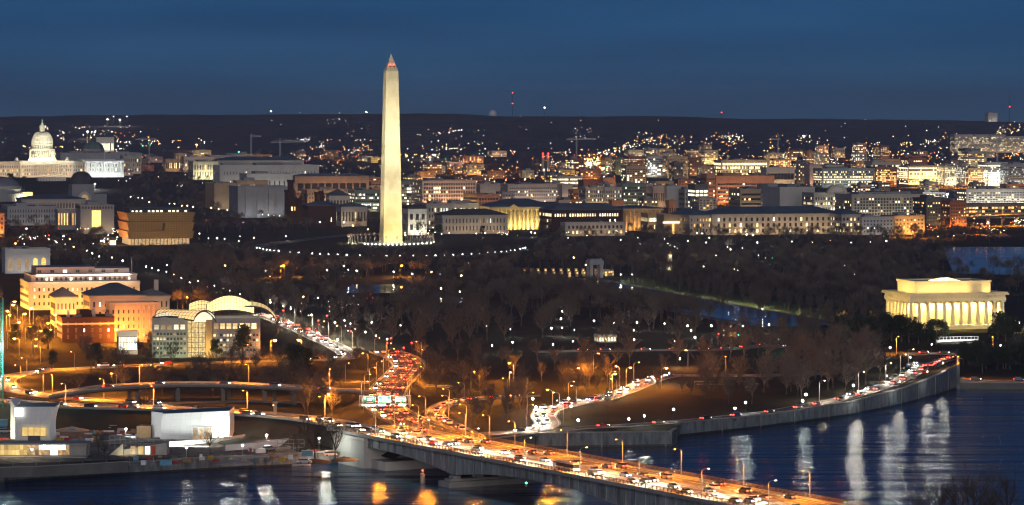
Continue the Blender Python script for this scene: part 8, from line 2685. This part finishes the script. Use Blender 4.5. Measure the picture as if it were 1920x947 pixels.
# ================================================================== the lights of the far city, past counting
rd = random.Random(99)
dots = MB()
COLS = ['dot_white', 'dot_warm', 'dot_orange', 'dot_red', 'dot_green']
def dot(px, py, c, size, up=6.0):
    py = max(py, interp(px, RIDGE) + rd.uniform(4, 16))
    g = P(px, py)
    if py < 300:
        Y = 6500.0
        while Y < 10950 and HY + F * (CAMZ - gz(xat(px, Y), Y)) / Y > py: Y += 25
        g = Vector((xat(px, Y), Y, gz(xat(px, Y), Y)))
    r = size * g.y / F
    x, y, z = g.x, g.y, g.z + up
    dots.add([(x - r, y, z), (x, y - r, z), (x + r, y, z), (x, y + r, z), (x, y, z - r), (x, y, z + r)], [(0, 1, 5), (1, 2, 5), (2, 3, 5), (3, 0, 5), (1, 0, 4), (2, 1, 4), (3, 2, 4), (0, 3, 4)], c)
def scatter(n, x0, x1, y0, y1, w, s0=.45, s1=.95):
    ctr = [(rd.uniform(x0, x1), rd.uniform(y0, y1), rd.choices(range(5), w)[0]) for _ in range(max(3, n // 7))]
    for _ in range(n):
        if rd.random() < .68:
            cx_, cy_, c = rd.choice(ctr)
            px, py = rd.gauss(cx_, 9), rd.gauss(cy_, 2.6)
            if rd.random() < .35: c = rd.choices(range(5), w)[0]
        else:
            px, py, c = rd.uniform(x0, x1), rd.uniform(y0, y1), rd.choices(range(5), w)[0]
        dot(px, py, c, (s0 + (s1 - s0) * rd.random() ** 2.2) * (1.5 if rd.random() < .06 else 1))
scatter(90, 0, 300, 240, 300, (5, 3, 3, .4, .3))
scatter(60, 150, 250, 240, 285, (5, 4, 2, .3, .3))
scatter(40, 300, 480, 262, 330, (4, 2, 3, .4, .6))
scatter(18, 480, 700, 218, 262, (6, 1, .6, .2, .1), .4, .7)
scatter(100, 560, 705, 266, 304, (2, 4, 6, .5, .1))
scatter(50, 480, 712, 285, 330, (3, 3, 4, .3, .2))
scatter(80, 755, 960, 246, 300, (4, 4, 4, .4, .2))
scatter(170, 760, 1060, 278, 345, (3, 4, 6, .7, .2))
scatter(34, 960, 1260, 222, 275, (6, 2, 1.4, .2, .1), .4, .75)
scatter(120, 1050, 1200, 285, 330, (3, 5, 7, 1.0, .4))
scatter(220, 1180, 1460, 258, 310, (3, 5, 6, .4, .2))
scatter(220, 1440, 1760, 258, 312, (4, 5, 6, .6, .2))
scatter(26, 1340, 1800, 228, 265, (5, 4, 1.5, .2, .1), .4, .8)
scatter(110, 1740, 1920, 280, 320, (3, 5, 6, .5, .2))
scatter(30, 1840, 1920, 215, 252, (5, 4, 3, .2, .1))
scatter(330, 1060, 1920, 312, 400, (4, 6, 5, .6, .3), .4, .9)
scatter(90, 745, 1060, 330, 400, (4, 6, 5, .5, .3), .4, .85)
scatter(70, 0, 700, 330, 430, (5, 4, 2, .4, .4), .4, .8)
scatter(60, 740, 1320, 400, 450, (6, 3, 1.4, 1.2, .4), .4, .8)
scatter(90, 1700, 1920, 420, 456, (5, 4, 4, 3, .3), .5, 1.0)
scatter(60, 30, 250, 430, 470, (5, 3, 1, 2, .3), .5, 1.0)
scatter(26, 520, 700, 560, 640, (5, 2, 0, 5, .3), .5, 1.0)
for k in range(46):                      # the bright avenue climbing the far slope
    f = rd.random() ** 1.15
    px, py = 1100 + 152 * f + rd.gauss(0, 2.5), 303 - 44 * f ** .92 + 1.5 * math.sin(f * 7)
    for s in (-1, 1):
        dot(px + rd.uniform(-3, 3), py + s * (3.6 - 2.4 * f) + rd.gauss(0, .9), rd.choice((1, 2, 2, 2, 0)), rd.uniform(.35, 1.0) * (1.15 - .35 * f), 8)
scatter(90, 1920, 2300, 250, 400, (4, 5, 4, .4, .2))
scatter(70, -350, 0, 245, 340, (4, 5, 4, .4, .2))
scatter(150, 1096, 1182, 302, 322, (3, 6, 5, .3, .3), .7, 1.5)
tag(dots.build('far_city_lights', COLS), 'countless white, amber and red lights of the far city', None, None, 'stuff')
for k in range(18):                      # light the ground under the brightest clusters
    px, py = rd.uniform(1100, 1200), rd.uniform(296, 320)
    g = P(px, py)
    street_lamp(g, rd.uniform(0, 6), 13.5, 'sodium', 160000, 'sodium lamps of the bright avenue', size=175)
for px, py in ((1755, 352), (1772, 350), (1790, 353), (1810, 352), (1835, 353), (1860, 352), (1880, 353), (1720, 352), (1600, 300), (1560, 288), (1480, 290), (1850, 292), (1822, 290), (870, 300), (900, 308), (840, 316), (640, 300), (610, 296), (1755, 430), (1775, 420), (1795, 428), (1760, 412), (1840, 440), (1700, 445), (1685, 444), (1750, 448)):
    g = P(px, py)
    street_lamp(g, rd.uniform(0, 6), 13.5 if py < 400 else 11.0, 'sodium', 150000 if py < 400 else 60000, 'sodium lamps of the far streets', size=175)
for k in range(120):                      # lamps added at random for warm glow between the blocks
    px = rd.uniform(740, 1910)
    py = rd.choice((rd.uniform(398, 408), rd.uniform(348, 366), rd.uniform(318, 345), rd.uniform(300, 322), rd.uniform(372, 388)))
    g = P(px, py)
    street_lamp(g, rd.uniform(0, 6), 11.0, rd.choice(('sodium', 'warm', 'sodium')), 130000 if py > 345 else 260000, 'sodium lamps of the far streets', size=178, glow=1.8)
# ================================================================== labels of repeats, each told apart by what it stands beside
LM = [('the obelisk', 733, 455), ('the golden temple', 1790, 610), ('the winged institute', 400, 640), ('the bronze museum', 290, 450), ('the domed capitol', 82, 320), ('the sign gantry', 722, 752), ('the double bend', 1020, 785),
      ('the bend road', 1180, 735), ('the straight sea wall', 1140, 815), ('the curved sea wall', 1600, 755), ('the loop ramp', 60, 715), ('the overpass', 400, 735), ('the dark brick office', 160, 640), ('the terraced building', 120, 560), ('the orange building', 240, 610),
      ('the two ponds', 760, 555), ('the memorial pillars', 1045, 515), ('the pool walk', 1480, 570), ('the lit pillar', 1257, 490), ('the yellow hall', 980, 425), ('the classical block', 1450, 430), ('the orange stonework', 1705, 430), ('the tidal basin', 1850, 480),
      ('the park queue', 1200, 655), ('the plaza road', 1740, 665), ('the hill avenue', 600, 630), ('the red loop road', 1420, 480), ('the castle', 575, 395), ('the low kiosk', 1140, 640), ('the orange hut', 1373, 632), ('the abutment', 660, 830), ('the low parkway', 1860, 700),
      ('the grey museum front', 70, 425), ('the arched white building', 50, 490), ('the park crossing', 760, 722), ('the right ramp', 880, 755), ('the riverside turf', 1380, 735), ('the poplar grove', 1520, 690), ('the pink grid office', 840, 390), ('the brick museum', 1100, 420), ('the blank museum blocks', 490, 395),
      ('the gold far offices', 1750, 340), ('the orange slab office', 1390, 360), ('the bright avenue', 1150, 305), ('the apartment slabs', 1850, 280), ('the navy roofed office', 480, 320), ('the library', 190, 300), ('the twin chimneys', 1023, 320), ('the steeple', 807, 312), ('the striped lit office', 1070, 345), ('the round gable', 1560, 385), ('the blazing frame tower', 1870, 350), ('the flyover', 1860, 410), ('the far yellow terrace', 1400, 318), ('the far orange lights', 640, 290)]
def beside(px, py):
    best = min(LM, key=lambda l: math.hypot((l[1] - px) * .75, (l[2] - py) * 1.7))
    dx, dy = px - best[1], py - best[2]
    if abs(dx) * .6 > abs(dy) * 1.7: rel = 'right of' if dx > 0 else 'left of'
    else: rel = 'in front of' if dy > 0 else 'behind'
    return rel + ' ' + best[0]
def label_all(items):
    """items: (object, words for its look); numbered from the left among those alike beside one landmark"""
    by = {}
    for o, look in items:
        px, py = pix(o.location)
        by.setdefault((look, beside(px, py)), []).append((px, py, o))
    for (look, where), v in by.items():
        v.sort(key=lambda q: (q[0], q[1]))
        for n, (px, py, o) in enumerate(v):
            o['label'] = '%s %s' % (look, where) if len(v) == 1 else '%s %s, %s from left' % (look, where, ordinal(n + 1))
label_all([(o, {'white': 'white globe lamp', 'pale': 'warm white globe lamp', 'faint': 'faint white globe lamp', 'cool': 'cool white globe lamp', 'warm': 'amber globe lamp', 'sodium': 'orange globe lamp'}[[m.name for c in o.children if c.type == 'MESH' for m in c.data.materials if m.name.startswith('bulb')][0].split('_')[1]] + '') for o in PARK_LAMPS])
label_all([(o, 'tall orange street lamp' if o['group'] != 'lamp posts along the bridge' else 'orange lamp on the bridge edge') for o in STREET_LAMPS if o['group'] != 'lamp posts along the bridge'])
n = {'near': 0, 'far': 0}
for o in [o for o in STREET_LAMPS if o['group'] == 'lamp posts along the bridge']:
    side = 'near' if (Vector(o.location) - B0).dot(BN) < 15 else 'far'
    n[side] += 1
    o['label'] = 'orange lamp on a thin mast at the bridge\'s %s railing, %s from the shore' % (side, ordinal(n[side]))
items = []
for o, kind, auto in ALL_TREES:
    if not auto: continue
    h = o.scale.z * {'bare': 15.0, 'tall': 17.0, 'near': 18.0, 'ever': 12.0}[kind]
    if kind == 'ever': look = ('tall' if h > 13 else 'low' if h < 10 else 'bushy') + ' dark evergreen'
    elif kind == 'tall': look = ('tall slim' if h > 17.5 else 'slim') + ' pale bare tree'
    else: look = ('tall' if h > 15.5 else 'small' if h < 11 else 'spreading') + ' bare tree'
    items.append((o, look))
label_all(items)
LM += [('the blue container', 160, 790), ('the slanting pavilion', 60, 800), ('the long white pavilion', 360, 800), ('the ramp wall', 490, 840), ('the quay fence', 400, 864)]
label_all(SITE_BITS)
label_all([(o, 'far ' + look) for o, look, _w in FILLED])
for o in scene.objects:                      # building sizes were only needed while building
    if 'size' in o: del o['size']
bpy.context.view_layer.update()
